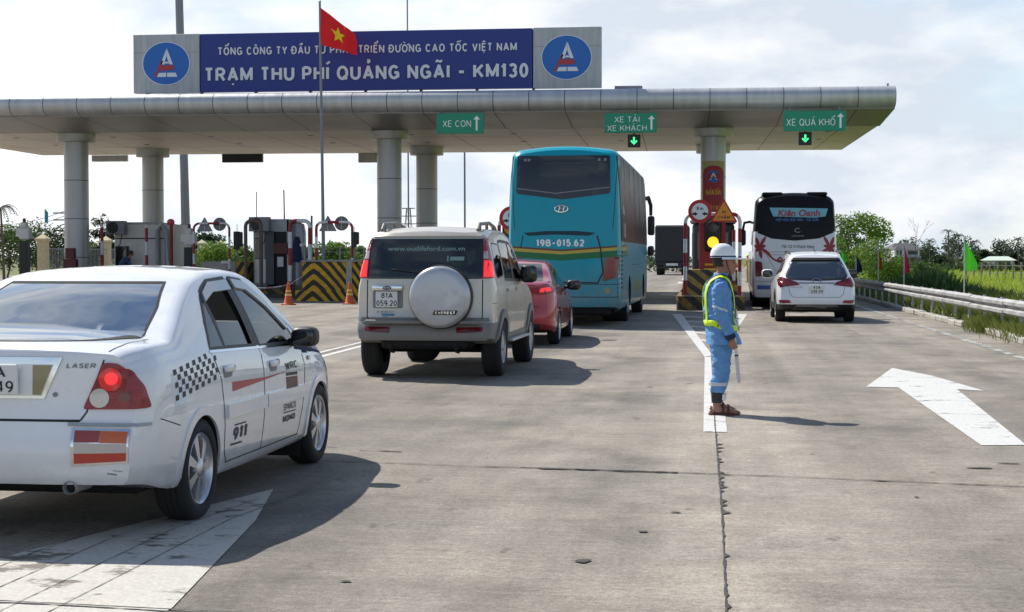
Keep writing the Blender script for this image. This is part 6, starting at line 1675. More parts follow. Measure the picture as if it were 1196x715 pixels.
# ------------------------------------------------------------------ white crossover
def white_crossover():
    t = thing('crossover_car', 'white crossover with black lower bumper following the white and black coach', 'car', (2.60, 38.1, 0), 0)
    c = Car(4.69,
        [(0, .83), (.06, .88), (.25, .925), (.7, .94), (3.6, .94), (4.3, .85), (4.6, .70), (4.69, .6)],
        [(0, 1.60), (.15, 1.63), (.8, 1.675), (1.8, 1.69), (2.3, 1.66), (2.7, 1.52), (3.2, 1.22), (3.4, 1.13), (4.2, 1.02), (4.55, .88), (4.69, .7)],
        [(0, 1.0), (1.0, 1.04), (1.5, 1.06), (3.0, 1.01), (3.5, .96), (4.69, .65)],
        [(0, .34), (.4, .28), (1, .24), (3.7, .24), (4.69, .28)], .44,
        [(.30, .12), (.38, .04), (.46, .0), (.60, .005), (.68, .03), (.88, .05), (1.0, .10), (1.12, .19), (1.45, .46), (1.58, .60), (1.70, .72)], None, 1.5, .5, .14, .16)
    qa = [(.70, 1.22), (1.10, 1.46), (1.20, 1.47), (1.20, 1.17)]
    qb = [(1.28, 1.16), (1.28, 1.50), (1.6, 1.545), (2.05, 1.54), (2.08, 1.12)]
    qc = [(2.17, 1.11), (2.14, 1.54), (2.4, 1.51), (2.85, 1.28), (3.10, 1.05)]
    rw = rounded([(-.64, 1.065), (0, 1.04), (.64, 1.065), (.69, 1.13), (.56, 1.46), (-.56, 1.46), (-.69, 1.13)], .04); ws = [(-.66, 1.18), (.66, 1.18), (.55, 1.56), (-.55, 1.56)]
    def zones(p, n):
        if p.z < .44 and p.y < 4.3: return 2
        return 0
    c.body('body', t, [M['white_paint'], M['interior'], M['black']], cabin=(.75, 3.0, .5, .06), windows=[('x', qa, -1.2, 1.2), ('x', qb, -1.2, 1.2), ('x', qc, -1.2, 1.2), ('y', rw, -.6, 1.8), ('y', ws, 2.5, 5)],
           arches=[(.92, .36, .385, .30), (3.62, .36, .385, .30)], zones=zones, planes=[((0, 0, .44), (0, 0, 1))])
    for nm, q in (('quarter_glass', qa), ('rear_door_glass', qb), ('front_door_glass', qc)):
        g = MB(); c.patch(g, 'R', q, .0015, mirror=True); g.build(nm, M['glass_dark'], t)
    g = MB(); c.patch(g, 'B', shrink(rw, .03), .003);  so = g.build('rear_window', M['glass_rear'], t)
    g = MB(); c.patch(g, 'B', [(-.57, 1.475), (.57, 1.475), (.53, 1.53), (-.53, 1.53)], .02, thick=.01); c.line(g, 'B', shrink(rw, .02), .05, .005, closed=True); g.build('window_seal', M['black'], so)
    g = MB(); c.patch(g, 'F', shrink(ws, .02), .003); g.build('windscreen', M['glass_dark'], t)
    for sg in (1, -1):
        l = MB(); c.patch(l, 'B', [(sg * .40, .90), (sg * .45, .96), (sg * .80, 1.08), (sg * .895, 1.07), (sg * .89, .90), (sg * .84, .845)], .010, res=.04, thick=.006); lo = l.build('tail_lamp', M['lens_red_dark'], t, 50)
        l = MB(); c.patch(l, 'B', [(sg * .47, .905), (sg * .50, .945), (sg * .84, .99), (sg * .83, .90)], .018, res=.04); l.build('light_bar', M['lens_red'], lo)
        l = MB(); c.patch(l, 'B', [(sg * .60, .475), (sg * .63, .54), (sg * .88, .545), (sg * .84, .46)], .006, res=.05, thick=.003); l.build('fog_lamp', M['lens_red'], t)
    b = MB(); c.patch(b, 'B', [(-.62, .29), (-.45, .43), (.45, .43), (.62, .29)], .004); b.build('skid_plate', M['cladding'], t)
    x = MB(); x.tube([c.hit('B', .10 * math.cos(a * .314), 1.0 + .05 * math.sin(a * .314))[0] - Vector((0, .01, 0)) for a in range(21)], .008, 6); x.build('oval_badge', M['chrome'], t)
    s = MB(); c.line(s, 'B', [(-.66, .88), (-.62, .68), (-.54, .61), (.54, .61), (.62, .68), (.66, .88)], .012, .002)
    c.line(s, 'B', [(-.42, .945), (.42, .945)], .03, .004)
    for a in ([(1.25, 1.10), (1.33, .7), (1.42, .52)], [(2.12, 1.08), (2.12, .5)]): c.line(s, 'R', a, .008, mirror=True)
    s.build('panel_gap', M['seam_grey'], t)
    pl = MB(); pl.box((0, .025, .80), (.33, .02, .21), 0, .006); po = pl.build('number_plate', M['plate'], t)
    x = MB(); text(x, '43A', .17, .068, facing_cam((0, .0145, .81)), bold=.02); text(x, '335.59', .28, .068, facing_cam((0, .0145, .715)), bold=.02); x.build('plate_number', M['ink'], po)
    x = MB(); c.text(x, 'B', 'SANTAFE', (-.46, .83), .26, .03, .003); x.build('badge', M['decal_grey'], t)
    u = MB(); u.box((0, 2.3, .32), (1.5, 4.0, .14), 0, .04); u.build('underbody', M['soot'], t)
    for sg in (1, -1):
        b = MB(); b.tube([(sg * .62, .9, 1.66), (sg * .62, 1.0, 1.71), (sg * .62, 2.2, 1.71), (sg * .62, 2.35, 1.66)], .02, 8); b.build('roof_rail', M['black'], t)
        wheel(t, sg * .935, .92, .36, .235, M['alloy'], 5, .16, .68); wheel(t, sg * .935, 3.62, .36, .235, M['alloy'], 5, .16, .68)
        wing_mirror(t, sg * .91, 2.85, 1.14, M['white_paint'] if sg < 0 else M['black'], .26, .2, .2)
    b = MB(); c.arch_lip(b, .92, .36, .38, .45, .012, a0=-5, a1=185); c.arch_lip(b, 3.62, .36, .38, .45, .012, a0=-5, a1=185); b.build('wheel_flare', M['black'], t, 60)
    for x_ in (-.4, .4): seat(t, x_, 2.3, .55, M['seat_grey'], .62)
    ant = MB(); ant.box((0, .95, 1.72), (.03, .09, .05), 0, .012); ant.build('roof_fin', M['black'], t)
white_crossover()
# ------------------------------------------------------------------ teal coach
def teal_bus():
    t = thing('coach_bus', 'teal blue coach with yellow and green stripes across its rear', 'bus', (-3.19, 35.45, 0), R(-.85))
    low = [(.70, 0), (.95, 0), (.985, .05), (.995, .15), (1, .35), (1, .6), (1, .8), (.999, .93), (.998, 1)]
    c = Car(12.0,
        [(0, 1.205), (.05, 1.24), (.15, 1.272), (.4, 1.29), (11.4, 1.29), (11.8, 1.24), (12, 1.12)],
        [(0, 3.93), (.10, 4.0), (.4, 4.03), (6, 4.03), (11.2, 4.0), (11.7, 3.85), (12, 3.5)],
        [(0, 1.8), (12, 1.8)], [(0, .44), (.4, .38), (12, .36)], .028,
        [(.38, .05), (.6, .0), (1.5, .0), (2.4, .03), (3.2, .10), (3.8, .20), (4.03, .30)], [(.4, 0), (1.5, .0), (2.4, .15), (3.9, .7)], 1.0, 1.4, .10, .22, low, .05, .20, N=60)
    def zones(p, n): return 0
    c.body('body', t, [M['teal'], M['interior']], arches=[(3.25, .52, .60, .40), (9.4, .52, .60, .40)], zones=zones)
    X = lambda u: (u - 659.5) / 52.0
    Z = lambda v: 1.55 - (v - 301) / 52.0
    uv = lambda L: [(X(u), Z(v)) for u, v in L]
    g = MB(); c.patch(g, 'B', rounded(uv([(604, 181.5), (713, 181.5), (714, 226), (658, 233), (603.5, 226)]), .06), .006, res=.12, thick=.003); go = g.build('rear_window', M['dark_glass'], t)
    g = MB(); 
    for u in (612, 616.5, 699, 706): c.patch(g, 'B', uv([(u, 185), (u + 3, 185), (u + 3, 188), (u, 188)]), .012)
    g.build('window_mark', M['decal_grey'], go)
    g = MB(); c.line(g, 'B', uv([(605, 220), (650, 226), (713, 219)]), .02, .011); g.build('glass_edge', M['seam_grey'], go)
    # stripes: brown, yellow, green
    def band(v0, v1, cc, nm):
        b = MB()
        c.patch(b, 'B', uv([(591.5, v0 - 1.5), (591.5, v1 - 1.5), (658, v1 + 3), (727, v1 - 2), (727, v0 - 2), (658, v0 + 3)]), .004, res=.15)
        c.patch(b, 'R', [(.05, Z(v0 - 1.5)), (.05, Z(v1 - 1.5)), (1.9, Z(v1 - 2)), (2.2, Z(v0 - 3))], .004, res=.3)
        b.build(nm, cc, t)
    band(288.5, 290.5, mat('brown stripe', (.12, .05, .02), .4), 'brown_stripe')
    band(290.7, 294.2, mat('yellow stripe', (.50, .36, .05), .4), 'yellow_stripe')
    band(294.4, 301.5, mat('green stripe', (.0, .14, .045), .4), 'green_stripe')
    s = MB()
    c.line(s, 'B', uv([(598, 329), (700, 330.5), (706, 318), (703, 290), (699, 275)]), .03, .005); c.line(s, 'B', uv([(612, 275), (609, 290)]), .02, .005)
    c.line(s, 'B', uv([(591, 332), (727, 332)]), .014, .004); c.line(s, 'B', uv([(592, 347), (727, 347)]), .016, .004); c.line(s, 'B', uv([(597, 180), (600, 240), (602, 268)]), .012, .003, mirror=True)
    c.line(s, 'R', [(.10, .62), (.10, 1.6), (2.4, 1.6)], .014); c.line(s, 'R', [(2.4, .45), (2.4, 1.75)], .014)
    for y in (4.5, 5.6, 6.7, 7.8, 8.6): c.line(s, 'R', [(y, .45), (y, 1.35)], .012)
    c.line(s, 'R', [(4.1, 1.38), (8.7, 1.38)], .012)
    s.build('panel_gap', M['seam'], t)
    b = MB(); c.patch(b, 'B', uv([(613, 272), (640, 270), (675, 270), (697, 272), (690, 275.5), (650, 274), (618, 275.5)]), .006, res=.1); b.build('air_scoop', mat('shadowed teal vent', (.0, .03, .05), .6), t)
    x = MB(); c.text(x, 'B', '19B-015.62', (X(656), Z(288)), 1.08, .16, .009, bold=.035); x.build('fleet_number', M['sign_white'], t)
    x = MB(); x.tube([c.hit('B', X(657) + .15 * math.cos(a * .314), Z(244) + .075 * math.sin(a * .314))[0] - Vector((0, .012, 0)) for a in range(21)], .016, 6)
    for dx in (-.05, .05): x.tube([c.hit('B', X(657) + dx - .01, Z(244) - .05)[0] - Vector((0, .012, 0)), c.hit('B', X(657) + dx + .02, Z(244) + .05)[0] - Vector((0, .012, 0))], .014, 6)
    x.tube([c.hit('B', X(657) - .05, Z(244) - .01)[0] - Vector((0, .012, 0)), c.hit('B', X(657) + .05, Z(244) + .01)[0] - Vector((0, .012, 0))], .012, 6)
    x.build('oval_badge', M['chrome'], t)
    for sg in (1, -1):
        l = MB(); c.patch(l, 'B', rounded([(sg * a, b) for a, b in uv([(708, 300.5), (724.5, 300), (722.5, 324), (705.5, 329)])], .05), .008, res=.07, thick=.008); lo = l.build('tail_lamp_cluster', M['lens_red_dark'], t, 50)
        l = MB()
        for cu, cv in ((716, 307), (714.5, 314), (712.5, 321)): c.patch(l, 'B', [(sg * (X(cu) + .085 * math.cos(k * .4189)), Z(cv) + .052 * math.sin(k * .4189)) for k in range(15)], .022, res=.2)
        l.build('round_lens', M['lens_red'], lo)
        l = MB(); c.patch(l, 'B', [(sg * (X(711) + .065 * math.cos(k * .4189)), Z(339.5) + .065 * math.sin(k * .4189)) for k in range(15)], .012, res=.2); l.build('fog_lamp', M['lens_smoke'], t)
    b = MB()
    for k in range(9): c.patch(b, 'R', [(.16, .85 + k * .10), (.16, .90 + k * .10), (.62, .90 + k * .10), (.62, .85 + k * .10)], .006, res=.3)
    b.build('side_vent', M['seam'], t)
    # black side glazing, the rear third covered with reddish film
    g = MB(); c.patch(g, 'R', rounded([(.34, 1.92), (.30, 3.86), (11.0, 3.84), (11.35, 3.4), (11.4, 1.92)], .12), .006, res=.5, thick=.004); c.patch(g, 'L', rounded([(.34, 1.92), (.30, 3.86), (11.0, 3.84), (11.35, 3.4), (11.4, 1.92)], .12), .006, res=.5, thick=.004)
    go = g.build('side_window', M['bus_side_glass'], t)
    g = MB(); c.patch(g, 'R', [(.9, 1.95), (.6, 2.6), (1.2, 3.3), (2.5, 3.5), (4.6, 3.1), (5.6, 2.4), (5.2, 1.95)], .0125, res=.4); g.build('window_film', mat('reddish window film', (.085, .028, .022), .4, spec=.12, noise=.4, nscale=1.5), go)
    g = MB()
    for y in (1.9, 3.8, 5.7, 7.6, 9.5): c.line(g, 'R', [(y, 1.95), (y - .05, 3.84)], .03, .013)
    g.build('window_divider', M['black'], go)
    g = MB(); c.patch(g, 'R', [(.7, 2.55), (.7, 2.72), (1.05, 2.75), (1.5, 2.6), (1.4, 2.52)], .015); c.patch(g, 'R', [(.9, 2.02), (.9, 2.34), (1.25, 2.34), (1.25, 2.02)], .015); c.patch(g, 'R', [(1.35, 2.02), (1.35, 2.34), (1.75, 2.34), (1.75, 2.02)], .015); g.build('window_decal', M['decal_grey'], go)
    d = MB(); 
    for k in range(7): c.patch(d, 'R', [(5.0 + k * .45, .66), (5.06 + k * .45, .95 + .1 * (k % 2)), (5.28 + k * .45, .90), (5.22 + k * .45, .70)], .004, res=.5)
    d.build('side_lettering', mat('faded yellow print', (.30, .30, .06), .5), t)
    g = MB(); c.patch(g, 'F', [(-1.1, 1.5), (1.1, 1.5), (1.05, 3.7), (-1.05, 3.7)], .006, res=.3); g.build('windscreen', M['dark_glass'], t)
    u = MB(); u.box((0, 6, .42), (2.3, 11.3, .25), 0, .05); u.box((0, .55, .36), (2.1, .8, .22), 0, .05); u.build('underbody', M['soot'], t)
    for y in (3.25, 9.4):
        for sg in (1, -1): wheel(t, sg * 1.255, y, .50, .30 if y > 5 else .62, M['alloy_dull'], 8, .10, .58)
    b = MB(); b.tube([(1.10, 11.5, 3.25), (1.30, 11.75, 3.32), (1.37, 11.85, 3.1), (1.37, 11.88, 2.8)], [.07, .07, .06, .05], 8); b.box((1.38, 11.88, 2.50), (.21, .14, .58), 0, .06, None, 2); b.box((1.37, 11.88, 1.75), (.19, .14, .30), 0, .06, None, 2); b.build('mirror_arm', M['black'], t)
    r = MB(); r.box((0, 4.0, 4.07), (1.7, 2.2, .10), 0, .04); r.box((0, 9.0, 4.05), (1.0, 1.2, .09), 0, .03); r.build('roof_unit', M['teal'], t)
teal_bus()

# ------------------------------------------------------------------ white and black coach
def white_bus():
    t = thing('coach_bus', 'white coach with black upper rear and red floral decals in the wide load lane', 'bus', (2.62, 48.0, 0), R(-.9))
    low = [(.70, 0), (.95, 0), (.985, .05), (.995, .15), (1, .35), (1, .6), (1, .8), (.999, .93), (.998, 1)]
    c = Car(12.0,
        [(0, 1.19), (.06, 1.22), (.2, 1.25), (11.4, 1.25), (12, 1.1)],
        [(0, 3.36), (.12, 3.44), (.5, 3.47), (11, 3.45), (12, 3.0)],
        [(0, 1.6), (12, 1.6)], [(0, .36), (12, .34)], .045,
        [(.3, .05), (.5, .0), (1.4, .0), (2.2, .04), (2.9, .13), (3.47, .28)], None, 1.0, .9, .12, .2, low, .04, .28, N=60)
    X = lambda u: (u - 926.5) / 38.6
    Z = lambda v: 1.55 - (v - 301) / 38.6
    uv = lambda L: [(X(u), Z(v)) for u, v in L]
    c.body('body', t, [M['bus_white'], M['interior'], M['coach_black']], zones=lambda p, n: 2 if ((p.y < 1.6 and p.z > 3.02) or (p.y < .5 and p.z > 2.33)) else 0, planes=[((0, 0, 3.02), (0, 0, 1)), ((0, 0, 2.33), (0, 0, 1)), ((0, .5, 0), (0, 1, 0)), ((0, 1.6, 0), (0, 1, 0))], arches=[(3.1, .5, .58, .40), (9.3, .5, .58, .40)])
    g = MB(); c.patch(g, 'B', rounded(uv([(886, 270), (883.5, 272), (900, 279), (926, 281.5), (954, 279), (973, 271), (974.5, 243), (969.5, 238), (930, 237), (892, 238), (886, 243)]), .06), .006, res=.12, thick=.004)
    go = g.build('rear_glass_panel', M['coach_black'], t)
    g = MB(); c.patch(g, 'B', uv([(897.5, 243.2), (964, 244.5), (961.5, 253.5), (950, 255), (902, 253.5)]), .014, res=.15); bo = g.build('window_banner', mat('pale teal banner', (.16, .42, .48), .4), go)
    x = MB(); c.text(x, 'B', 'Kiên Oanh', (X(931), Z(253.2)), 1.22, .20, .021, bold=.03, shear=.15); x.build('operator_lettering', mat('dark red lettering', (.30, .05, .06), .4), go)
    x = MB(); c.text(x, 'B', 'HIỆP HÒA ĐỨC HÒA - SÀI GÒN', (X(929), Z(259)), 1.25, .085, .014, bold=.01); x.build('route_lettering', mat('blue lettering', (.06, .16, .42), .4), go)
    x = MB(); x.tube([c.hit('B', X(930) + .09 * math.cos(a * .314), Z(269.5) + .06 * math.sin(a * .314))[0] - Vector((0, .015, 0)) for a in range(3, 19)], .016, 6); c.text(x, 'B', 'UNIVERSE', (X(930), Z(277)), .36, .05, .014); x.build('chrome_badge', M['decal_grey'], go)
    x = MB(); c.text(x, 'B', 'Tất Cả Vì Khách Hàng', (X(930), Z(289.8)), .96, .09, .005, bold=.01); x.build('slogan_lettering', M['ink'], t)
    fl = MB()
    def petal(cx, cz, a, l, w, sg=1):
        pts = []
        for k in range(9):
            q = k / 8; pts.append((q * l, w * math.sin(math.pi * q) ** .8))
        pts += [(q * l, -w * math.sin(math.pi * q) ** .8) for q in (.875, .75, .625, .5, .375, .25, .125)]
        c.patch(fl, 'B', [(sg * (cx + p * math.cos(a) - q * math.sin(a)), cz + p * math.sin(a) + q * math.cos(a)) for p, q in pts], .005, res=.1)
    for sg in (1, -1):
        for a, l in ((20, .30), (70, .34), (120, .40), (165, .34), (215, .42), (260, .36), (310, .30)): petal(1.04, 1.86, R(a), l * (1.0 if a in (70, 120, 215, 260) else .6), .05, sg)
    for k in range(26):
        pass
    sw = [(-.80, 1.66), (-.62, 1.50), (-.45, 1.42), (-.36, 1.48), (-.42, 1.56), (-.50, 1.50), (-.30, 1.34), (-.10, 1.26), (.0, 1.32), (-.06, 1.40)]
    c.line(fl, 'B', sw, .06, .006)
    fl.build('floral_graphic', mat('dark red decal', (.26, .02, .03), .4), t)
    s = MB()
    for k in range(7): c.line(s, 'B', [(-.85 if k < 2 else -.3, 1.72 - k * .085), (.85, 1.72 - k * .085)], .016, .004)
    c.line(s, 'B', [(-.9, 1.75), (-.55, 1.15), (-.2, .95), (.6, .95), (.9, 1.75)], .014, .004); c.line(s, 'B', [(-1.16, .84), (1.16, .84)], .02, .004)
    s.build('engine_louvre', M['seam_grey'], t)
    for sg in (1, -1):
        l = MB(); c.patch(l, 'B', rounded([(sg * 1.17, 1.45), (sg * .96, 1.42), (sg * .93, 1.0), (sg * 1.15, .97)], .06), .008, res=.1, thick=.006); l.build('tail_lamp', M['lens_red_dark'], t)
    b = MB(); c.patch(b, 'B', [(-1.1, .60), (-1.1, .72), (-.55, .72), (-.55, .60)], .005); c.patch(b, 'B', [(.55, .60), (.55, .72), (1.1, .72), (1.1, .60)], .005); b.build('blue_reflector', mat('blue sticker tape', (.03, .07, .28), .4), t)
    g = MB()
    for ax in 'LR': c.patch(g, ax, rounded([(.6, 1.75), (.55, 3.25), (11.0, 3.2), (11.4, 1.75)], .1), .006, res=.5, thick=.004)
    g.build('side_window', M['dark_glass'], t)
    g = MB()
    for k in range(5): c.patch(g, 'L', [(.8 + k * 1.5, .7), (1.5 + k * 1.5, 1.5), (2.0 + k * 1.5, 1.4), (1.3 + k * 1.5, .6)], .004, res=.5)
    g.build('side_decal', mat('red side print', (.30, .04, .04), .4), t)
    g = MB(); c.patch(g, 'F', [(-1, 1.2), (1, 1.2), (1, 3.1), (-1, 3.1)], .006, res=.3); g.build('windscreen', M['dark_glass'], t)
    r = MB()
    for sg in (1, -1): r.box((sg * .66, 1.1, 3.465), (.62, 1.5, .11), 0, .05, None, 2)
    r.build('roof_spoiler', M['coach_black'], t)
    u = MB(); u.box((0, 6, .40), (2.2, 11.3, .25), 0, .05); u.build('underbody', M['soot'], t)
    for y in (3.1, 9.3):
        for sg in (1, -1): wheel(t, sg * 1.215, y, .49, .30 if y > 5 else .60, M['alloy_dull'], 8, .10, .58)
    b = MB()
    for sg in (1, -1): b.tube([(sg * 1.1, 11.6, 2.9), (sg * 1.4, 11.9, 2.85), (sg * 1.45, 11.95, 2.6)], .05, 8); b.box((sg * 1.45, 11.95, 2.3), (.22, .14, .6), 0, .06)
    b.build('mirror_arm', M['black'], t)
white_bus()

# ------------------------------------------------------------------ dark lorry beyond the toll gate
def lorry():
    t = thing('lorry', 'dark tarpaulin covered lorry far beyond the toll gate', 'truck', (-3.0, 140, 0), 0); t.scale = (1.15, 1, 1)
    b = MB(); b.box((0, 3.2, 2.75), (2.6, 6.4, 3.2), 0, .08)
    for k in range(7): b.box((0, .5 + k * .9, 4.36), (2.5, .12, .10), 0, .04)
    b.build('tarpaulin', M['tarp'], t)
    b = MB(); b.box((0, 3.2, 1.02), (2.5, 6.4, .22)); b.box((0, .0, .68), (2.2, .12, .16)); b.box((-1.0, .1, 1.0), (.5, .1, .3)); b.box((1.0, .1, 1.0), (.5, .1, .3)); b.build('chassis', M['black'], t)
    b = MB(); b.box((0, 7.6, 1.7), (2.4, 1.9, 2.2), 0, .12); b.build('cab', M['steel_grey'], t)
    p = MB(); p.box((0, -.07, .95), (.9, .02, .2)); p.build('number_plate', M['plate'], t)
    for y in (1.6, 7.2):
        for sg in (1, -1): wheel(t, sg * 1.2, y, .50, .5, M['alloy_dull'], 6, .1, .5)
lorry()
# ------------------------------------------------------------------ guard rail
rail = thing('guard_rail', 'galvanised double wave guard rail along the right verge', 'guard rail', (5.85, 0, 0), 0)
def wave(zc):  # cross-section (x, z)
    return [(.0, zc - .155), (-.075, zc - .11), (-.075, zc - .055), (.0, zc - .02), (.0, zc + .02), (-.075, zc + .055), (-.075, zc + .11), (.0, zc + .155)]
rr_ = random.Random(5)
y = 20.0; k = 0
while y < 150:
    L_ = 4.0; b = MB(); pr = wave(.58); dz = rr_.uniform(-.006, .006); dx = rr_.uniform(-.004, .004)
    ny = 2
    o = len(b.v)
    for j in range(ny): 
        for (x, z) in pr: b.v.append(Vector((x + dx - (.006 if j == 0 else 0), y + j * (L_ + .22), z + dz)))
    for (x, z) in pr: b.v.append(Vector((x + dx + .004 , y, z + dz)))
    n = len(pr)
    for j in range(ny - 1):
        for i in range(n - 1): b.f.append([o + j * n + i, o + (j + 1) * n + i, o + (j + 1) * n + i + 1, o + j * n + i + 1]); b.m.append(0)
    b.v = b.v[:2 * n]
    bo_ = b.build('rail_beam', M['rail_steel'], rail, 25)
    sm = bo_.modifiers.new('t', 'SOLIDIFY'); sm.thickness = .004; sm.use_rim = False
    y += L_; k += 1
y = 21.0
while y < 150:
    b = MB(); b.box((.09, y, .36), (.05, .12, .78), 0, .004); b.box((.03, y, .58), (.08, .10, .26), 0, .004); b.build('post', M['steel'], rail)
    y += 2.0
b = MB()
for i in range(32): b.lathe([(.0, -.09), (.02, -.085), (.02, -.07)], 8, 0, Matrix.Translation((0, 21.0 + i * 2, .58)), 'x')
b.build('bolt', M['steel_grey'], rail)

# ------------------------------------------------------------------ plants
def leafy(mb, lobes, n, size, seed=1, m=0, flat=.0):
    r = random.Random(seed)
    tot = sum(l[3] for l in lobes)
    for (c, rx, rz, w) in lobes:
        for _ in range(int(n * w / tot)):
            u = Vector((r.gauss(0, 1), r.gauss(0, 1), r.gauss(0, 1))).normalized() * (r.random() ** .42)
            p = Vector((c[0] + u.x * rx, c[1] + u.y * rx, c[2] + u.z * rz))
            d = Vector((r.gauss(0, 1), r.gauss(0, 1), r.gauss(0, .6))).normalized()
            e = d.cross(Vector((r.gauss(0, 1), r.gauss(0, 1), r.gauss(0, 1)))).normalized()
            s = size * r.uniform(.55, 1.25)
            mb.add([p - d * s, p + e * s * .42, p + d * s, p - e * s * .42], [[0, 1, 2, 3]], m)
def tree(name, label, cat, x, y, h, w, leafm, seed, n=1600, size=.16, trunk=.3, group=None, z=0., lobes=16):
    t = thing(name, label, cat, (x, y, z), 0, group); r = random.Random(seed)
    ls = []; tips = []
    for k in range(lobes):
        a = r.uniform(0, 6.28); q = r.random() ** .6
        zc = h * (trunk + (1 - trunk) * r.uniform(.12, .86)); sp = w / 2 * (1 - abs((zc / h - trunk) / (1 - trunk) - .4) * .8)
        c = Vector((math.cos(a) * q * sp, math.sin(a) * q * sp, zc)); s = r.uniform(.16, .30) * w
        ls.append((c, s, s * .72, s ** 2)); tips.append(c)
    ls.append((Vector((0, 0, h * .86)), w * .18, h * .13, (w * .16) ** 2))
    mb = MB(); leafy(mb, ls, int(n * 1.9), size * .82, seed); mb.build('crown', M[leafm], t, None)
    b = MB(); tr = max(.04, h * .022)
    b.tube([(0, 0, 0), (.04 * w, .02, h * trunk), (0, 0, h * .75)], [tr, tr * .75, tr * .25], 8)
    for c in tips[:7]: b.tube([(.03 * w, .0, h * trunk * r.uniform(.7, 1.2)), c * .6 + Vector((0, 0, h * .1)), c], [tr * .5, tr * .3, tr * .12], 6)
    b.build('trunk', M['bark'], t); return t
def bush(label, x, y, h, w, leafm, seed, n=900, size=.12, group=None, name='bush', cat='bush', z=0.):
    return tree(name, label, cat, x, y, h, w, leafm, seed, n, size, .06, group, z, 14)
def palm(label, x, y, h, fl, leafm, seed, group=None, n=11, z=0.):
    t = thing('palm_tree', label, 'palm tree', (x, y, z), 0, group); r = random.Random(seed)
    b = MB(); lean = r.uniform(-.05, .05) * h
    b.tube([(0, 0, 0), (lean * .4, 0, h * .5), (lean, 0, h)], [h * .022, h * .016, h * .014], 8); b.build('trunk', M['bark'], t)
    c = MB()
    for k in range(n):
        a = 6.283 * k / n + r.uniform(-.2, .2); el = r.uniform(.1, 1.1); d = Vector((math.cos(a), math.sin(a), 0)); pts = []
        for i in range(8):
            q = i / 7; pts.append(Vector((lean, 0, h)) + d * fl * q * math.cos(el * .6) + Vector((0, 0, fl * (math.sin(el) * q - 1.05 * q * q))))
        s_ = Vector((-d.y, d.x, 0))
        for i in range(7):
            p, q_ = pts[i], pts[i + 1]; w = fl * .20 * (1 - i / 9)
            for sg in (1, -1):
                for k2 in range(2):
                    m0 = p.lerp(q_, k2 * .5); m1 = p.lerp(q_, k2 * .5 + .32)
                    dr = Vector((0, 0, -w * .7)); tip = m0.lerp(m1, .8) + s_ * sg * w + dr
                    c.add([m0, m1, tip], [[0, 1, 2]])
        c.tube(pts, [fl * .012 * (1 - i / 9) for i in range(8)], 4)
    c.build('crown', M[leafm], t, None); return t
def at(u, v, Y): return P(u, v, Y)
# right side: bright tree behind the guard rail and lower shrubs
p = at(990, 318, 92); tree('tree', 'bright green broadleaf tree behind the white crossover right of the coach', 'tree', p.x + .4, 92, 4.25, 3.4, 'leaf_bright', 11, 2600, .13, .12, None, 0, 14)
p = at(1022, 318, 84); bush('yellow green bush left of the orange flag behind the guard rail', p.x, 84, 2.7, 3.2, 'leaf_bright', 12, 2200, .10)
p = at(975, 318, 105); bush('green bush seen between the coach and the bright tree', p.x + .6, 105, 3.8, 2.6, 'leaf_mid', 13, 1200, .14)
p = at(1040, 318, 110); bush('dark bush between the orange flag and the white house', p.x, 110, 1.15, 2.6, 'leaf_mid', 14, 1200, .12)
p = at(1078, 320, 100); bush('grey green bush in front of the white house corner', p.x, 100, 1.1, 3.0, 'leaf_mid', 15, 1500, .12)
# reeds
b = MB(); r = random.Random(4)
pr = at(1092, 330, 62)
for _ in range(1500):
    x = pr.x + r.gauss(0, 1.15); y = 64 + r.gauss(0, 2.0); h = r.uniform(.5, 1.35) * max(.35, 1 - abs(x - pr.x) / 3.4); a = r.uniform(0, 6.28); w = .022; l = r.uniform(-.35, .35)
    b.add([(x - w * math.cos(a), y - w * math.sin(a), 0), (x + w * math.cos(a), y + w * math.sin(a), 0), (x + l * .4, y, h * .6), (x + l, y + r.uniform(-.2, .2), h)], [[0, 1, 2], [0, 2, 3]])
tag(b.build('tall_grass', M['reed'], None, None), kind='stuff')
# weeds and grass at the foot of the rail, and the field
def blades(name, n, area, hr, mm, seed, w=.010, dens=None):
    b = MB(); r = random.Random(seed)
    for _ in range(n):
        x, y = area(r); h = r.uniform(*hr); a = r.uniform(0, 6.28); l = r.uniform(-.5, .5) * h
        b.add([(x - w * math.cos(a), y - w * math.sin(a), 0), (x + w * math.cos(a), y + w * math.sin(a), 0), (x + l * .35, y + l * .1, h * .6), (x + l, y + l * .2, h)], [[0, 1, 2], [0, 2, 3]])
    tag(b.build(name, M[mm], None, None), kind='stuff')
def patchy(cs):
    def f(r):
        c = r.choice(cs); return c[0] + r.gauss(0, c[2]), c[1] + r.gauss(0, c[3])
    return f
blades('grass', 7000, patchy([(6.2, 27.6, .28, 1.2), (6.0, 30.8, .25, 1.0), (5.85, 33.6, .18, .9), (6.3, 36, .25, 3), (6.4, 42, .25, 4), (6.5, 50, .25, 6), (6.6, 24, .25, 2), (6.5, 32, .3, 4), (6.5, 62, .2, 8)]), (.08, .42), 'grass_blade', 21, .008)
blades('grass', 9000, lambda r: (7.0 + r.random() ** 1.5 * 5, 18 + r.random() * 70), (.12, .5), 'grass_blade', 22, .014)
blades('field_grass', 9000, lambda r: (r.uniform(8.5, 40), r.uniform(55, 120)), (.12, .42), 'field_grass', 23, .03)
blades('field_grass', 9000, lambda r: (r.uniform(11, 60), r.uniform(70, 170)), (.2, .55), 'field_grass', 24, .05)
g = MB(); g.add([(7.6, 30, .012), (120, 30, .012), (160, 190, .012), (9, 190, .012)], [[0, 1, 2, 3]]); tag(g.build('field', M['field_grass'], None, None), kind='structure')
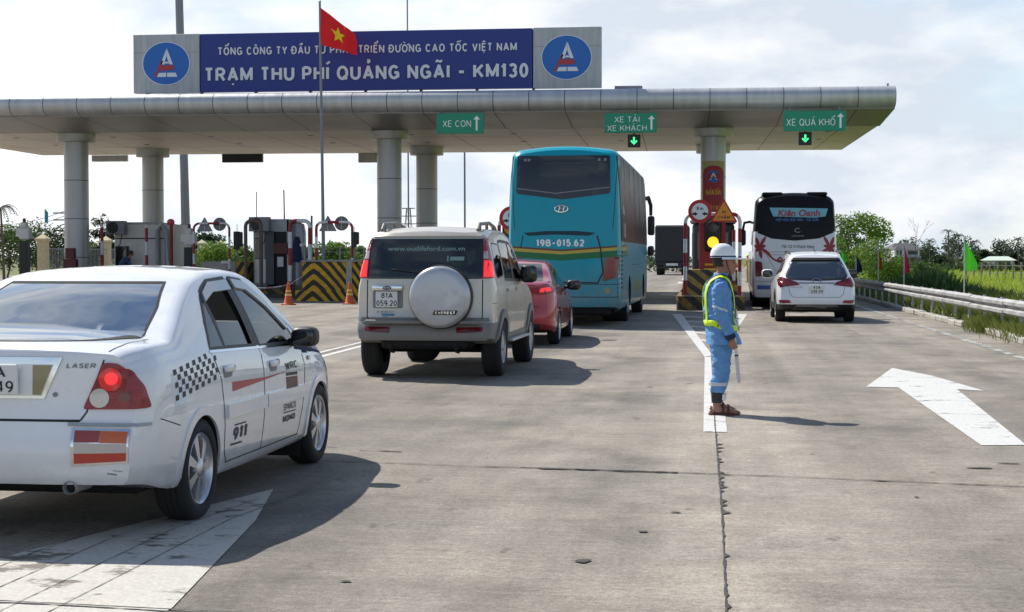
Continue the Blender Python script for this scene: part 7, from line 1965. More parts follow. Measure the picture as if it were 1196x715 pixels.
# wooden field fence
f = thing('field_fence', 'row of thin weathered posts across the green field', 'fence', (0, 118, 0), 0)
for k in range(9):
    p = at(1128 + k * 9.2, 329, 118 - k * 1.0)
    b = MB(); b.tube([(p.x, p.y - 118, 0), (p.x + .03, p.y - 118, 1.25)], .07, 7); b.build('post', M['wood_post'], f)
b = MB()
for z in (.5, 1.0): b.tube([(at(1128 + k * 9.2, 329, 118 - k).x, -k * 1.0, z) for k in range(9)], .012, 5)
b.build('wire', M['steel_grey'], f)
# houses
p = at(1057, 318, 250)
t = thing('house', 'white two storey house with grey roof behind the pink flag', 'house', (p.x, 250, 0), R(12)); t.scale = (1, 1, .62)
b = MB(); b.box((.3, 2.5, 1.5), (4.6, 5, 3.0), 0); b.build('ground_floor', M['house_grey'], t)
b = MB(); b.box((.3, 2.5, 3.75), (4.0, 5, 1.6), 0); b.box((-1.35, -.5, 3.6), (1.5, 1.4, 1.9)); wo = b.build('wall', M['house_white'], t)
b = MB(); b.add([(-2.2, -.4, 4.5), (2.9, -.4, 4.5), (2.9, 5.4, 4.5), (-2.2, 5.4, 4.5), (-.9, 2.5, 6.1), (1.6, 2.5, 6.1)], [[0, 1, 5, 4], [1, 2, 5], [2, 3, 4, 5], [3, 0, 4], [3, 2, 1, 0]]); b.add([(-2.2, -1.4, 4.55), (-.5, -1.4, 4.55), (-.5, .5, 4.55), (-2.2, .5, 4.55), (-1.35, -.4, 5.4)], [[0, 1, 4], [1, 2, 4], [2, 3, 4], [3, 0, 4]]); b.build('roof', M['roof_tile'], t, None)
for x in (-1.6, -1.1): 
    b = MB(); b.box((x, -1.22, 3.7), (.34, .06, 1.2)); b.build('window', M['booth_dark'], t)
b = MB(); b.box((1.2, -.05, 3.7), (1.5, .1, .9)); b.build('window', M['booth_dark'], t)
for x in (-2.0, -1.0, .2, 1.4): 
    b = MB(); b.box((x, -1.3, 1.3), (.2, .2, 2.6)); b.build('column', M['wood_post'], t)
b = MB(); b.box((-.2, -.7, 2.68), (4.4, 1.6, .14)); b.build('balcony_slab', M['house_white'], t)
p = at(1166, 314, 210)
t = thing('shed', 'low white shed with pale sheet metal roof beyond the green field', 'shed', (p.x, 210, 0), R(-10)); t.scale = (1, 1, .66)
b = MB(); b.box((0, 3, .95), (3.8, 6, 1.9)); b.build('wall', M['house_white'], t)
b = MB(); b.add([(-2.3, -.4, 1.8), (2.3, -.4, 1.8), (2.3, 6.4, 1.8), (-2.3, 6.4, 1.8), (-1.2, 3, 2.6), (1.2, 3, 2.6)], [[0, 1, 5, 4], [1, 2, 5], [2, 3, 4, 5], [3, 0, 4]]); b.build('roof', M['shed_roof'], t, None)
b = MB(); b.box((.6, -.02, 1.1), (1.7, .06, 1.0)); b.build('opening', M['booth_dark'], t)
# treeline on the right: one far mass, with single palms and trees in front of it
b = MB(); r = random.Random(31); ls = []
for k in range(130):
    x = 24 + k * .82 + r.uniform(-.5, .5); h = r.uniform(2.0, 4.2) * (1.2 if k % 9 < 4 else .9); ls.append((Vector((x, 262 + r.uniform(-6, 6), h * .62)), r.uniform(.9, 1.9), h * .55, 1.))
leafy(b, ls, 42000, .28, 32); tag(b.build('treeline', M['leaf_far'], None, None), kind='stuff')
b = MB(); ls = []
for k in range(60):
    x = 17 + k * .75; h = r.uniform(.5, 1.15); ls.append((Vector((x, 175 + r.uniform(-8, 8), h * .5)), r.uniform(.7, 1.4), h * .6, 1.))
leafy(b, ls, 9000, .22, 35); tag(b.build('hedge_mass', M['leaf_dark'], None, None), kind='stuff')
PALMS = [(1086, 283, 225, 'short ragged palm left of the tallest palm'), (1108, 272, 215, 'tallest slender palm left of the lime flag'), (1119, 277, 215, 'dense palm just left of the lime flag'), (1140, 284, 230, 'palm just right of the lime flag'), (1172, 285, 235, 'thin palm above the pale roofed shed'), (1190, 281, 215, 'palm at the right edge of the photo above the field')]
for i, (u, v, Y, lab) in enumerate(PALMS):
    p = at(u, v, Y); palm(lab, p.x, Y, p.z + .25, 1.5 if i not in (1,) else 1.35, 'leaf_dark', 40 + i, 'palms in the far treeline', 8)
TR = [(1076, 289, 272, 2.6, 'rounded tree beside the grey roof of the white house'), (1096, 297, 205, 2.4, 'bushy tree under the tallest palm'), (1133, 294, 222, 3.0, 'dark bushy tree right behind the lime flag'), (1150, 292, 225, 2.6, 'dark tree left of the pale roofed shed'), (1046, 289, 272, 2.4, 'dark tree behind the left side of the white house'), (1186, 294, 232, 2.6, 'low dark tree right of the pale roofed shed')]
for i, (u, v, Y, w, lab) in enumerate(TR):
    p = at(u, v, Y); tree('tree', lab, 'tree', p.x, Y, p.z, w, 'leaf_dark' if i % 2 else 'leaf_mid', 60 + i, 1000, .22, .1, 'trees in the far treeline')
p = at(1065, 280, 190); 
t = thing('bare_tree', 'thin bare tree above the grey roofed house', 'tree', (at(1069, 318, 195).x, 195, 0), 0)
b = MB(); r = random.Random(8)
def twig(p, d, l, rad, k):
    q = p + d * l; b.tube([p, q], [rad, rad * .6], 5)
    if k:
        for _ in range(3): twig(q, (d + Vector((r.gauss(0, .55), r.gauss(0, .3), r.uniform(-.1, .4)))).normalized(), l * .62, rad * .55, k - 1)
twig(Vector((0, 0, 0)), Vector((0, 0, 1)), 2.9, .05, 3); b.build('trunk', M['bark'], t)
# coloured pennants on the rail
def pennant(u, vt, vb, w, Y, m, label, vpole, lean=0, fat=1.):
    a = P(u, vt, Y); c = P(u, vb, Y); h = a.z - c.z; pb = P(u, vpole, Y)
    t = thing('pennant', label, 'flag', (a.x, Y, 0), 0, 'coloured pennants along the guard rail')
    b = MB(); b.tube([(0, 0, 0), (0, 0, a.z + .03)], .018, 7); b.build('pole', M['pole_white'], t)
    b = MB(); vs = []; nu, nv = 10, 14
    for j in range(nv + 1):
        for i in range(nu + 1):
            s, q = i / nu, j / nv; wd = w * (math.sin(min(1, q * 1.15) * 1.35) * (1 - .12 * q)) * fat
            vs.append((wd * s + lean * q, .05 * math.sin(s * 8 + q * 3) * (.3 + s), a.z - h * q - .12 * h * s * (1 - q) ** 1 + .02 * math.sin(q * 9) * s))
    b.add(vs, [[j * (nu + 1) + i, (j + 1) * (nu + 1) + i, (j + 1) * (nu + 1) + i + 1, j * (nu + 1) + i + 1] for j in range(nv) for i in range(nu)]); b.build('cloth', M[m], t, 180)
pennant(1126.5, 277, 316, .40, 45, 'flag_green', 'large lime green pennant standing over the guard rail near the field', 340)
pennant(1056, 284, 319, .20, 54, 'flag_pink', 'narrow pink pennant in front of the white house', 330)
pennant(1026, 284, 315, .16, 66, 'flag_orange', 'narrow orange pennant in front of the yellow green bush', 330)
pennant(1000, 295, 318, .30, 72, 'flag_navy', 'dark navy pennant right of the white crossover', 330)
pennant(980, 289, 306, .36, 60, 'flag_green', 'lime pennant showing just above the white crossover roof', 330)
# thin poles on the right
pole(1032, 318, 1031.5, 259, 150, .05, 'tall thin pole between the orange flag and the house', name='utility_pole')
t, d, zt = pole(1021, 318, 1020.5, 272, 150, .05, 'shorter utility pole with cross arm left of the tall thin pole', name='utility_pole')
b = MB(); b.box((d.x, 0, zt - .5), (1.3, .08, .08)); b.box((d.x, 0, zt - .9), (.9, .08, .08)); b.build('cross_arm', M['steel_grey'], t)

# ---- left side vegetation, fence, poles
fx = -33.0
f = thing('boundary_fence', 'boundary fence of cream pillars and grey railings at the far left', 'fence', (fx, 90, 0), 0)
for k in range(9):
    y = -14 + k * 4.2
    b = MB(); b.box((0, y, 1.2), (.45, .45, 2.4), 0, .01); po = b.build('pillar', M['wall_cream'], f)
    b = MB(); b.box((0, y, 2.45), (.62, .62, .14), 0, .02); b.add([(-.28, y - .28, 2.52), (.28, y - .28, 2.52), (.28, y + .28, 2.52), (-.28, y + .28, 2.52), (0, y, 2.75)], [[0, 1, 4], [1, 2, 4], [2, 3, 4], [3, 0, 4]]); b.build('pillar_cap', M['wall_cream'], po)
    if k < 8:
        b = MB()
        for z in (.35, .9, 2.0): b.box((0, y + 2.1, z), (.05, 3.7, .05))
        for i in range(19): b.box((0, y + .35 + i * .195, 1.1), (.022, .022, 1.9))
        b.build('railing', M['steel_grey'], f)
    b = MB(); 
f2 = thing('boundary_fence', 'dark wire fence with thin posts between the booths on the left', 'fence', (0, 96, 0), 0)
b = MB()
for k in range(14): b.box((-27 + k * 1.5, 0, 1.1), (.06, .06, 2.2))
b.build('post', M['steel_grey'], f2)
b = MB()
for z in (.4, .9, 1.4, 1.9, 2.15): b.box((-17, 0, z), (21, .03, .03))
b.build('wire', M['steel_grey'], f2)
LB = [(8, 266, 118, 5, 'leaf_mid', 'grey green tree at the far left behind the fence'), (40, 262, 125, 6, 'leaf_mid', 'leafy tree behind the cream fence pillars'), (64, 266, 120, 4.5, 'leaf_dark', 'darker tree left of the far left column'), (122, 248, 112, 2.6, 'leaf_dark', 'dark tree above the far left booth air conditioner'), (213, 262, 118, 3.2, 'leaf_mid', 'tree behind the thick light mast'), (243, 268, 108, 2.6, 'leaf_dark', 'loose dark tree behind the thin arch'), (250, 284, 100, 3.6, 'leaf_bright', 'yellow green bush behind the pale concrete block'), (272, 287, 104, 2.8, 'leaf_bright', 'bright bush left of the grey booth'), (355, 290, 100, 2.2, 'leaf_mid', 'low bush right of the grey booth'), (388, 281, 98, 2.9, 'leaf_bright', 'bright bush rising behind the striped island'), (402, 287, 104, 2.6, 'leaf_mid', 'green bush behind the round sign back'), (421, 287, 100, 2.0, 'leaf_bright', 'bright bush beside the left side of the off-road car'), (100, 280, 112, 3.5, 'leaf_mid', 'low bush behind the far left column')]
for i, (u, v, Y, w, lm, lab) in enumerate(LB):
    p = at(u, v, Y); tree('tree' if 'tree' in lab else 'bush', lab, 'tree' if 'tree' in lab else 'bush', p.x, Y, p.z, w, lm, 80 + i, 1700, .16, .18 if 'tree' in lab else .05)
b = MB(); r = random.Random(77); ls = []
for k in range(70):
    x = -75 + k * 1.05; h = r.uniform(1.4, 2.6); ls.append((Vector((x, 170 + r.uniform(-6, 6), h * .6)), r.uniform(1.0, 1.9), h * .6, 1.))
leafy(b, ls, 12000, .26, 78); tag(b.build('far_treeline', M['leaf_far'], None, None), kind='stuff')
p = at(4, 240, 105); palm('palm tree cut by the left edge of the photo', p.x, 105, p.z - .2, 1.6, 'leaf_dark', 91, None, 13)
t, d, zt = pole(77.5, 300, 77.5, 244, 110, .09, 'power pole with cross arms beside the far left column', name='utility_pole')
b = MB()
for z in (.3, .8): b.box((d.x, 0, zt - z), (2.0, .1, .1))
b.build('cross_arm', M['steel_grey'], t)
b = MB()
a = P(77, 246, 110); c = P(-30, 260, 112)
for k in (0, .35): b.tube([a.lerp(c, i / 10) - Vector((0, 0, .5 * math.sin(math.pi * i / 10) + k)) for i in range(11)], .022, 5)
tag(b.build('power_line', M['black'], None), 'pair of sagging power lines leaving the far left pole', 'cable')
p = P(52.5, 244, 100)
t = thing('pennant', 'small teal pennant on a thin pole left of the far left column', 'flag', (p.x, 100, 0), 0)
b = MB(); b.tube([(0, 0, 0), (0, 0, p.z)], .03, 6); b.build('pole', M['steel_grey'], t)
b = MB(); b.prism([(0, 0), (.22, -.25), (.20, -.95), (0, -.9)], .03, 0, Matrix.Translation((0, .02, p.z)) @ Matrix(((1, 0, 0, 0), (0, 0, -1, 0), (0, 1, 0, 0), (0, 0, 0, 1)))); b.build('cloth', M['flag_teal'], t)
# lattice pylon far away between the columns
p = P(477, 243, 420)
t = thing('pylon', 'distant lattice pylon seen between the two middle columns', 'pylon', (p.x, 420, 0), 0)
b = MB(); H_ = p.z
for sx_ in (1, -1):
    for sy in (1, -1): b.tube([(sx_ * 1.6, sy * 1.6, 0), (sx_ * .45, sy * .45, H_)], .10, 5)
for k in range(8):
    z0, z1 = H_ * k / 8, H_ * (k + 1) / 8; w0, w1 = 1.6 - 1.15 * k / 8, 1.6 - 1.15 * (k + 1) / 8
    b.tube([(-w0, -w0, z0), (w1, -w1, z1)], .06, 4); b.tube([(w0, -w0, z0), (-w1, -w1, z1)], .06, 4)
b.build('lattice', M['steel_grey'], t)
for z in (.72, .86, 1.0):
    b = MB(); b.box((0, 0, H_ * z - .1), (5.5 if z < .9 else 3.5, .3, .25)); b.build('cross_arm', M['steel_grey'], t)
# ------------------------------------------------------------------ people
def ring_loft(mb, rings, n=20, m=0, pw=1.):
    """rings: (centre, rx, ry[, tilt matrix]) closed lofted tube"""
    vs = []; fs = []
    for c, rx, ry in rings:
        for k in range(n):
            a = 2 * math.pi * k / n; cx_, sy_ = math.cos(a), math.sin(a)
            vs.append((c[0] + rx * math.copysign(abs(cx_) ** pw, cx_), c[1] + ry * math.copysign(abs(sy_) ** pw, sy_), c[2]))
    for i in range(len(rings) - 1):
        for k in range(n): fs.append([i * n + k, i * n + (k + 1) % n, (i + 1) * n + (k + 1) % n, (i + 1) * n + k])
    fs.append(list(range(n))[::-1]); fs.append([(len(rings) - 1) * n + k for k in range(n)])
    mb.add(vs, fs, m)
def bvh_of(mb):
    return BVHTree.FromPolygons([tuple(v) for v in mb.v], mb.f)
def person_body(name, parts, mats, parent, voxel=.006, smooth=3, wrinkle=0.):
    """parts: list of (MB, material index); one continuous remeshed skin"""
    al = MB()
    for mb, mi in parts: al.add(mb.v, mb.f, 0)
    me = al.mesh(name, M['black'], None)
    o = bpy.data.objects.new(name, me); COL.objects.link(o)
    r = o.modifiers.new('r', 'REMESH'); r.mode = 'VOXEL'; r.voxel_size = voxel
    s = o.modifiers.new('s', 'SMOOTH'); s.iterations = smooth; s.factor = .5
    dg = bpy.context.evaluated_depsgraph_get(); new = bpy.data.meshes.new_from_object(o.evaluated_get(dg))
    bpy.data.objects.remove(o)
    trees = [(bvh_of(mb), mi) for mb, mi in parts]
    new.materials.clear()
    for x in mats: new.materials.append(x)
    if wrinkle:
        from mathutils import noise as N_
        nv = [v.normal.copy() for v in new.vertices]
        for v, nn in zip(new.vertices, nv):
            best = min(((t.find_nearest(v.co)[3], mi) for t, mi in trees))
            if best[1] in wrinkle[1]:
                p = v.co
                k = N_.noise(Vector((p.x * 7, p.y * 7, p.z * 13 + p.x * 6))) + .6 * N_.noise(Vector((p.x * 15, p.y * 15, p.z * 30 - p.x * 14)))
                v.co = p + nn * k * wrinkle[0]
    for p in new.polygons:
        c = p.center
        p.material_index = min(((t.find_nearest(c)[3], mi) for t, mi in trees))[1]; p.use_smooth = True
    ob = bpy.data.objects.new(name, new); COL.objects.link(ob); ob.parent = parent
    return ob
def limb(mb, pts, n=14):
    mb.tube([p for p, r in pts], [r for p, r in pts], n)
def fingers(mb, wrist, palm_dir, side, curl_dir, s=1.):
    """palm, four bent fingers of different length and a thumb"""
    w = Vector(wrist); d = Vector(palm_dir).normalized(); s_ = Vector(side).normalized(); c = Vector(curl_dir).normalized()
    mb.tube([w, w + d * .03 * s, w + d * .085 * s], [.024 * s, .030 * s, .027 * s], 10)
    for i, ln in enumerate((.062, .072, .067, .052)):
        b = w + d * .075 * s + s_ * (i - 1.5) * .017 * s
        p1 = b + (d * .8 + c * .5).normalized() * ln * .45 * s; p2 = p1 + (d * .15 + c).normalized() * ln * .42 * s; p3 = p2 + (c * .6 - d * .7).normalized() * ln * .30 * s
        mb.tube([b - d * .02, b, p1, p2, p3], [.010, .0098, .0092, .0088, .007], 8)
    b = w + d * .035 * s + s_ * -.024 * s
    mb.tube([b, b + (d * .6 - s_ * .6 + c * .4).normalized() * .035 * s, b + (d * .9 - s_ * .2 + c * .9).normalized() * .065 * s], [.012, .011, .008], 8)

FEET = Vector((G(838, 484.5).x, G(838, 484.5).y, .0))
off = thing('person', 'traffic officer in blue work clothes, white helmet and lime reflective harness on the lane line', 'person', (FEET.x, FEET.y, .011), R(8))
parts = []
T = MB()   # jacket trunk: front is +x
ring_loft(T, [((.055, 0, .70), .158, .205), ((.045, 0, .76), .152, .200), ((.030, 0, .86), .140, .188), ((.018, 0, .90), .136, .183), ((.012, 0, .98), .137, .184), ((.006, 0, 1.08), .142, .192), ((.0, 0, 1.18), .138, .198), ((-.004, 0, 1.25), .124, .196), ((.0, 0, 1.30), .104, .178), ((.012, 0, 1.335), .082, .128), ((.022, 0, 1.36), .064, .075)], 28)
parts.append((T, 0))
trunk_bvh = bvh_of(T)
Lg = MB()
for sg, dx in ((-1, .0), (1, .035)):
    y = sg * .095
    ring_loft(Lg, [((.02, y, .86), .105, .098), ((.025 + dx * .3, y, .74), .108, .100), ((.025 + dx * .5, y, .62), .100, .094), ((.028 + dx * .7, y, .50), .088, .086), ((.018 + dx * .8, y, .40), .086, .083), ((.0 + dx, y, .30), .082, .078), ((-.012 + dx, y, .24), .074, .070), ((-.016 + dx, y, .215), .060, .058)], 20)
parts.append((Lg, 0))
Bs = MB()  # bare shins, ankles and feet
for sg, dx in ((-1, .0), (1, .035)):
    y = sg * .095
    ring_loft(Bs, [((-.016 + dx, y, .24), .046, .045), ((-.020 + dx, y, .15), .040, .038), ((-.022 + dx, y, .09), .039, .036), ((-.012 + dx, y, .05), .052, .040), ((.0 + dx, y, .025), .062, .042)], 16)
    Bs.tube([(-.06 + dx, y, .045), (.02 + dx, y - sg * -.004, .048), (.10 + dx, y + sg * .008, .036), (.155 + dx, y + sg * .012, .024)], [.034, .040, .036, .022], 12)
    for i in range(5): Bs.tube([(.135 + dx, y + (i - 2) * .018, .024), (.185 + dx - abs(i - 1.5) * .008, y + (i - 2) * .021, .018)], [.011, .009], 7)
parts.append((Bs, 1))
Sl = MB()  # sleeves
limb(Sl, [((.0, -.185, 1.29), .066), ((-.015, -.225, 1.22), .072), ((-.022, -.250, 1.10), .064), ((-.012, -.258, 1.00), .060), ((.030, -.258, .90), .058), ((.070, -.245, .82), .052), ((.092, -.238, .765), .046)])
limb(Sl, [((.0, .185, 1.29), .066), ((.01, .225, 1.22), .070), ((.025, .245, 1.10), .062), ((.05, .250, 1.00), .058), ((.11, .235, .91), .055), ((.155, .20, .84), .050), ((.175, .185, .80), .046)])
parts.append((Sl, 0))
Hn = MB()
fingers(Hn, (.100, -.236, .755), (.30, .0, -1), (1, 0, .2), (.25, 1, -.1))
fingers(Hn, (.185, .18, .785), (.35, -.1, -1), (1, 0, .2), (.2, -1, -.1))
parts.append((Hn, 1))
Hd = MB()  # neck, head, face
limb(Hd, [((.022, 0, 1.32), .058), ((.035, 0, 1.39), .052), ((.05, 0, 1.44), .054)])
ring_loft(Hd, [((.105, 0, 1.375), .030, .028), ((.098, 0, 1.39), .048, .044), ((.085, 0, 1.41), .072, .056), ((.075, 0, 1.44), .090, .066), ((.068, 0, 1.475), .098, .073), ((.062, 0, 1.51), .102, .077), ((.055, 0, 1.555), .102, .078), ((.05, 0, 1.60), .088, .068), ((.05, 0, 1.63), .055, .045)], 22)
Hd.tube([(.155, 0, 1.505), (.172, 0, 1.475), (.186, 0, 1.452), (.170, 0, 1.442)], [.012, .015, .017, .012], 10)         # nose
Hd.tube([(.158, -.018, 1.418), (.166, 0, 1.420), (.158, .018, 1.418)], [.010, .012, .010], 8)                          # lips
Hd.tube([(.150, -.018, 1.405), (.158, 0, 1.405), (.150, .018, 1.405)], [.010, .012, .010], 8)
Hd.tube([(.140, 0, 1.378), (.150, 0, 1.384)], [.020, .016], 8)                                                         # chin
Hd.tube([(.150, -.045, 1.515), (.162, -.02, 1.52), (.162, .02, 1.52), (.150, .045, 1.515)], [.010, .012, .012, .010], 8)   # brow
for sg in (1, -1): Hd.tube([(.055, sg * .074, 1.455), (.045, sg * .084, 1.48), (.048, sg * .084, 1.505), (.06, sg * .076, 1.515)], [.010, .014, .014, .009], 8)
parts.append((Hd, 1))
Cl = MB(); ring_loft(Cl, [((.018, 0, 1.325), .078, .088), ((.026, 0, 1.36), .070, .073), ((.030, 0, 1.385), .066, .068)], 20)
parts.append((Cl, 0))
body = person_body('body', parts, [M['jacket_blue'], M['skin']], off, .0055, 2, (.016, (0,)))
# face details
for sg in (1, -1):
    b = MB(); ellipsoid(b, (.150, sg * .034, 1.490), (.010, .014, .008)); b.build('eye', M['ink'], off)
    b = MB(); b.tube([(.158, sg * .018, 1.512), (.160, sg * .035, 1.518), (.148, sg * .054, 1.514)], [.004, .005, .003], 6); b.build('eyebrow', M['hair'], off)
b = MB(); ring_loft(b, [((.035, 0, 1.452), .070, .072), ((.036, 0, 1.49), .088, .081), ((.040, 0, 1.53), .098, .083), ((.045, 0, 1.56), .102, .082)], 20); b.build('hair', M['hair'], off, 60)
hm = MB(); ring_loft(hm, [((.048, 0, 1.540), .128, .106), ((.047, 0, 1.565), .126, .104), ((.045, 0, 1.60), .118, .098), ((.043, 0, 1.64), .096, .082), ((.042, 0, 1.665), .066, .058), ((.042, 0, 1.678), .030, .028)], 28)
ho = hm.build('helmet', M['helmet'], off, 60)
b = MB(); vs = []
for i in range(17):
    a = R(-100 + 200 * i / 16); c0 = .125; e = .058 * max(0, math.cos(a * .62)) + .012
    vs += [(.048 + (c0) * math.cos(a), .104 * math.sin(a), 1.546), (.048 + (c0 + e) * math.cos(a), (.104 + e * .5) * math.sin(a), 1.528), (.048 + (c0 + e) * math.cos(a), (.104 + e * .5) * math.sin(a), 1.522), (.048 + c0 * math.cos(a), .102 * math.sin(a), 1.536)]
b.add(vs, [[4 * i + k, 4 * i + (k + 1) % 4, 4 * i + 4 + (k + 1) % 4, 4 * i + 4 + k] for i in range(16) for k in range(4)]); b.build('helmet_brim', M['helmet'], ho, 60)
b = MB(); ring_loft(b, [((.048, 0, 1.535), .1265, .1045), ((.048, 0, 1.553), .1295, .1075), ((.048, 0, 1.558), .1275, .1055)], 28); b.build('helmet_band', M['cloth_navy'], ho, 60)
b = MB(); b.tube([(.06 + .0, -.082, 1.54), (.09, -.072, 1.44), (.115, -.04, 1.385), (.12, 0, 1.37), (.115, .04, 1.385), (.09, .072, 1.44), (.06, .082, 1.54)], .004, 6); b.build('chin_strap', M['cloth_navy'], ho)
# navy yoke and collar
def wrap(mb, bv, pts, w, off_, m=0):
    """ribbon laid on the trunk along 3-D guide points pushed to the surface"""
    P_ = []
    for a, b in zip(pts, pts[1:]):
        a, b = Vector(a), Vector(b); k = max(1, int((b - a).length / .02)); P_ += [a.lerp(b, i / k) for i in range(k)]
    P_.append(Vector(pts[-1])); L_ = []
    for p in P_:
        h = bv.find_nearest(p); n = (p - Vector((0.01, 0, p.z - .0))).normalized() if h[1] is None else h[1]
        q = h[0]; n = h[1]
        if n.dot(p - Vector((.01, 0, 1.1))) < 0: n = -n
        L_.append((q, n))
    vs = []
    for i, (q, n) in enumerate(L_):
        d = (L_[min(i + 1, len(L_) - 1)][0] - L_[max(0, i - 1)][0]).normalized(); s_ = d.cross(n).normalized()
        vs += [q + n * off_ + s_ * w / 2, q + n * (off_ + .004) + s_ * w * .45, q + n * (off_ + .004) - s_ * w * .45, q + n * off_ - s_ * w / 2]
    mb.add(vs, [[4 * i + k, 4 * i + k + 1, 4 * i + 5 + k, 4 * i + 4 + k] for i in range(len(L_) - 1) for k in range(3)], m)
strap_mats = [M['hivis'], M['hivis_grey']]
b = MB()
n_ = 44; ringp = [(.02 + .30 * math.cos(2 * math.pi * i / n_), .36 * math.sin(2 * math.pi * i / n_), .885) for i in range(n_ + 1)]
wrap(b, trunk_bvh, ringp, .058, .014); b.build('reflective_belt', M['hivis'], off, 60)
b = MB()
for sg in (1, -1):
    wrap(b, trunk_bvh, [(-.16, sg * .10, .89), (-.19, sg * .115, 1.05), (-.17, sg * .11, 1.20), (-.10, sg * .11, 1.30), (.0, sg * .115, 1.36), (.10, sg * .105, 1.30), (.17, sg * .09, 1.18), (.19, sg * .075, 1.05), (.19, sg * .07, .89)], .040, .013)
b.build('reflective_harness', M['hivis'], off, 60)
b = MB(); 
for sg in (1, -1): wrap(b, trunk_bvh, [(-.12, sg * .055, 1.30), (-.02, sg * .09, 1.37), (.08, sg * .07, 1.32), (.14, sg * .04, 1.24), (.17, sg * .025, 1.10)], .045, .0125)
b.build('navy_yoke', M['cloth_navy'], off, 60)
sl_bvh = bvh_of(Sl)
b = MB()
for c, r_ in (((-.017, -.254, 1.045), .078),):
    pr_ = [(c[0] + r_ * math.cos(2 * math.pi * i / 24), c[1] + r_ * math.sin(2 * math.pi * i / 24), c[2] - .02 * math.cos(2 * math.pi * i / 24)) for i in range(25)]
    L_ = [(sl_bvh.find_nearest(Vector(p))[0], (Vector(p) - Vector(c)).normalized()) for p in pr_]
    b.add([q + n * .0095 + Vector((0, 0, z)) for q, n in L_ for z in (-.012, .012)], [[2 * i, 2 * i + 2, 2 * i + 3, 2 * i + 1] for i in range(24)])
b.build('sleeve_tape', M['hivis_grey'], off, 60)
b = MB(); limb(b, [((.078, -.243, .80), .0545), ((.096, -.237, .755), .050)]); limb(b, [((.160, .197, .83), .0535), ((.178, .183, .79), .0495)]); b.build('cuff', M['cloth_navy'], off, 60)
b = MB()
for sg, dx in ((-1, .0), (1, .035)):
    ring_loft(b, [((-.012 + dx, sg * .095, .335 - .05), .0915, .088), ((-.010 + dx, sg * .095, .318), .093, .0895)], 20)
b.build('trouser_tape', M['hivis_grey'], off, 60)
for sg, dx in ((-1, .0), (1, .035)):
    b = MB(); ring_loft(b, [((-.017 + dx, sg * .095, .118), .056, .053), ((-.016 + dx, sg * .095, .16), .060, .057), ((-.016 + dx, sg * .095, .222), .064, .060)], 20); ao = b.build('ankle_band', M['black'], off, 60)
    b = MB(); b.box((.042 + dx, sg * .095 - .045, .172), (.035, .012, .06), 0, .003); b.build('band_label', M['plate'], ao)
    b = MB(); b.prism([(-.10, -.040), (-.03, -.046), (.08, -.052), (.15, -.054), (.20, -.030), (.205, .015), (.17, .050), (.06, .048), (-.04, .044), (-.10, .036)], .022, 0, Matrix.Translation((dx, sg * .095, -.008)))
    b.tube([(.09 + dx, sg * .095 - .052, .012), (.085 + dx, sg * .095 - .03, .066), (.08 + dx, sg * .095, .076), (.085 + dx, sg * .095 + .03, .066), (.09 + dx, sg * .095 + .052, .012)], .014, 8)
    b.tube([(.03 + dx, sg * .095 - .050, .012), (.035 + dx, sg * .095 - .036, .072), (.035 + dx, sg * .095, .092), (.035 + dx, sg * .095 + .036, .072), (.03 + dx, sg * .095 + .050, .012)], .014, 8)
    b.tube([(-.06 + dx, sg * .095 - .046, .02), (-.085 + dx, sg * .095, .06), (-.06 + dx, sg * .095 + .046, .02)], .010, 8); b.build('sandal', M['sandal'], off, 50)
b = MB(); ring_loft(b, [((.060, 0, .690), .176, .222), ((.054, 0, .735), .168, .216), ((.044, 0, .79), .156, .204)], 28); b.f = b.f[:-2]; b.m = b.m[:-2]; b.build('jacket_hem', M['jacket_blue'], off, 60)
b = MB(); wrap(b, trunk_bvh, [(.16, -.045, 1.18), (.17, -.06, 1.02)], .012, .014); b.box((.168, -.062, .985), (.012, .07, .10), 0, .003); b.build('badge', M['house_white'], off)
b = MB()
for sg in (1, -1): wrap(b, trunk_bvh, [(.15, sg * .03, 1.20), (.17, sg * .125, 1.20), ], .03, .008); wrap(b, trunk_bvh, [(.15, -.035, 1.215), (.16, -.12, 1.20)], .03, .009)
b.build('pocket_flap', M['cloth_navy'], off, 60)
# baton held in the right hand
bt = thing('traffic_baton', 'clear white traffic baton hanging from the officer right hand', 'baton', (0, 0, 0), 0)
Xo = Matrix.Translation(FEET + Vector((0, 0, .011))) @ Matrix.Rotation(R(8), 4, 'Z')
pA = Xo @ Vector((.128, -.205, .80)); pB = Xo @ Vector((.150, -.215, .60)); pC = Xo @ Vector((.175, -.222, .335))
bt.location = pA; d_ = (lambda p: p - pA)
b = MB(); b.tube([d_(pA), d_(pB)], .015, 12); b.build('handle', M['pole_white'], bt, 60)
b = MB(); b.tube([d_(pB), d_(pB.lerp(pC, .08)), d_(pC)], [.014, .018, .017], 14); ellipsoid(b, d_(pC), (.017, .017, .017)); b.build('baton_tube', M['baton'], bt, 60)
b = MB(); b.tube([d_(pB.lerp(pC, .02)), d_(pB.lerp(pC, .07))], .021, 14); b.build('grip_collar', M['ink'], bt, 60)

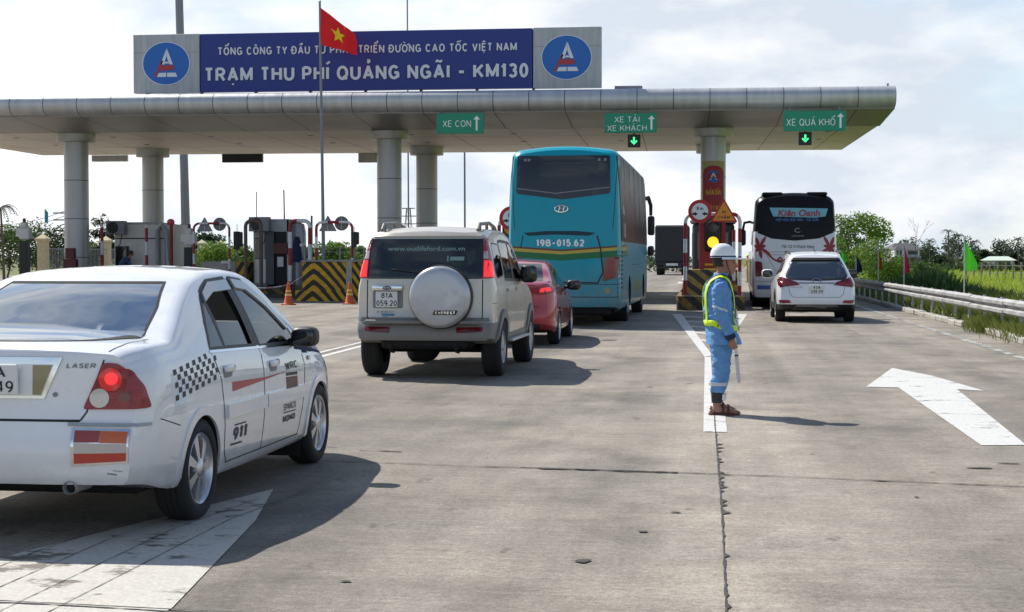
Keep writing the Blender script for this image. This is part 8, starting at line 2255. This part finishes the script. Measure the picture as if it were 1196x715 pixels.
# attendant in tan clothes behind the island
q = P(874, 323.5, 100); ax_ = q.x
at_ = thing('person', 'distant attendant in tan uniform standing between the island and the coach', 'person', (ax_, 100, .0), R(150))
parts = []
def simple(parts, pose=0):
    A = MB(); ring_loft(A, [((0, 0, .78), .13, .17), ((0, 0, .95), .12, .155), ((0, 0, 1.15), .125, .17), ((0, 0, 1.32), .115, .19), ((0, 0, 1.42), .09, .15), ((0, 0, 1.47), .06, .07)], 18); parts.append((A, 0))
    L_ = MB()
    for sg in (1, -1): ring_loft(L_, [((0, sg * .09, .88), .10, .095), ((.01, sg * .10, .5), .075, .075), ((0, sg * .11, .12), .06, .06), ((.0, sg * .11, .06), .055, .05)], 14); L_.tube([(-.05, sg * .11, .04), (.16, sg * .12, .03)], [.045, .035], 8)
    parts.append((L_, 0))
    S = MB(); limb(S, [((0, .19, 1.39), .065), ((.02, .25, 1.15), .055), ((.16, .20, 1.02), .045)]); limb(S, [((0, -.19, 1.39), .065), ((.02, -.26, 1.15), .055), ((.06, -.27, .88), .042)]); parts.append((S, 0))
    H = MB(); limb(H, [((.0, 0, 1.42), .055), ((.02, 0, 1.52), .052)]); ellipsoid(H, (.03, 0, 1.62), (.095, .078, .12)); H.tube([(.11, 0, 1.62), (.13, 0, 1.60)], [.015, .015], 8); fingers(H, (.16, .20, 1.02), (1, -.2, -.3), (0, 1, 0), (0, 0, -1)); fingers(H, (.06, -.27, .88), (.1, 0, -1), (1, 0, 0), (0, 1, 0)); parts.append((H, 1))
simple(parts)
person_body('body', parts, [M['khaki'], M['skin']], at_, .012, 2)
b = MB(); ring_loft(b, [((.02, 0, 1.66), .11, .095), ((.02, 0, 1.72), .10, .085), ((.02, 0, 1.76), .06, .05)], 16); b.tube([(.08, 0, 1.665), (.17, 0, 1.655)], [.06, .03], 8); b.build('cap', M['hivis'], at_, 60)
b = MB(); ring_loft(b, [((0, 0, 1.02), .135, .168), ((0, 0, 1.20), .140, .182), ((0, 0, 1.36), .122, .185)], 18); b.build('vest', M['hivis'], at_, 60)

# clerk at the far-left booth window
q = P(150, 303, YA - .45)
ck = thing('person', 'clerk in blue shirt leaning at the window of the far left booth', 'person', (q.x, YA - .55, 1.0), R(15))
parts = []
A = MB(); limb(A, [((-.28, .25, .05), .15), ((-.20, .15, .30), .16), ((-.05, .05, .48), .15), ((.06, 0, .56), .09)]); parts.append((A, 0))
S = MB(); limb(S, [((.0, -.08, .46), .065), ((.12, -.15, .26), .055), ((.24, -.18, .10), .045)]); limb(S, [((-.1, .12, .46), .065), ((.06, .12, .24), .055), ((.22, .05, .10), .045)]); parts.append((S, 0))
H = MB(); limb(H, [((.05, 0, .52), .055), ((.12, 0, .64), .05)]); ellipsoid(H, (.15, 0, .72), (.105, .08, .115)); H.tube([(.24, 0, .70), (.265, 0, .68)], [.015, .015], 8); fingers(H, (.24, -.18, .10), (1, 0, -.2), (0, 1, 0), (0, 0, -1)); fingers(H, (.22, .05, .10), (1, 0, -.2), (0, 1, 0), (0, 0, -1)); parts.append((H, 1))
person_body('body', parts, [mat('dark blue shirt', (.03, .08, .16), .85), M['skin']], ck, .012, 2)
b = MB(); ellipsoid(b, (.13, 0, .75), (.115, .09, .10)); b.build('hair', M['hair'], ck, 60)
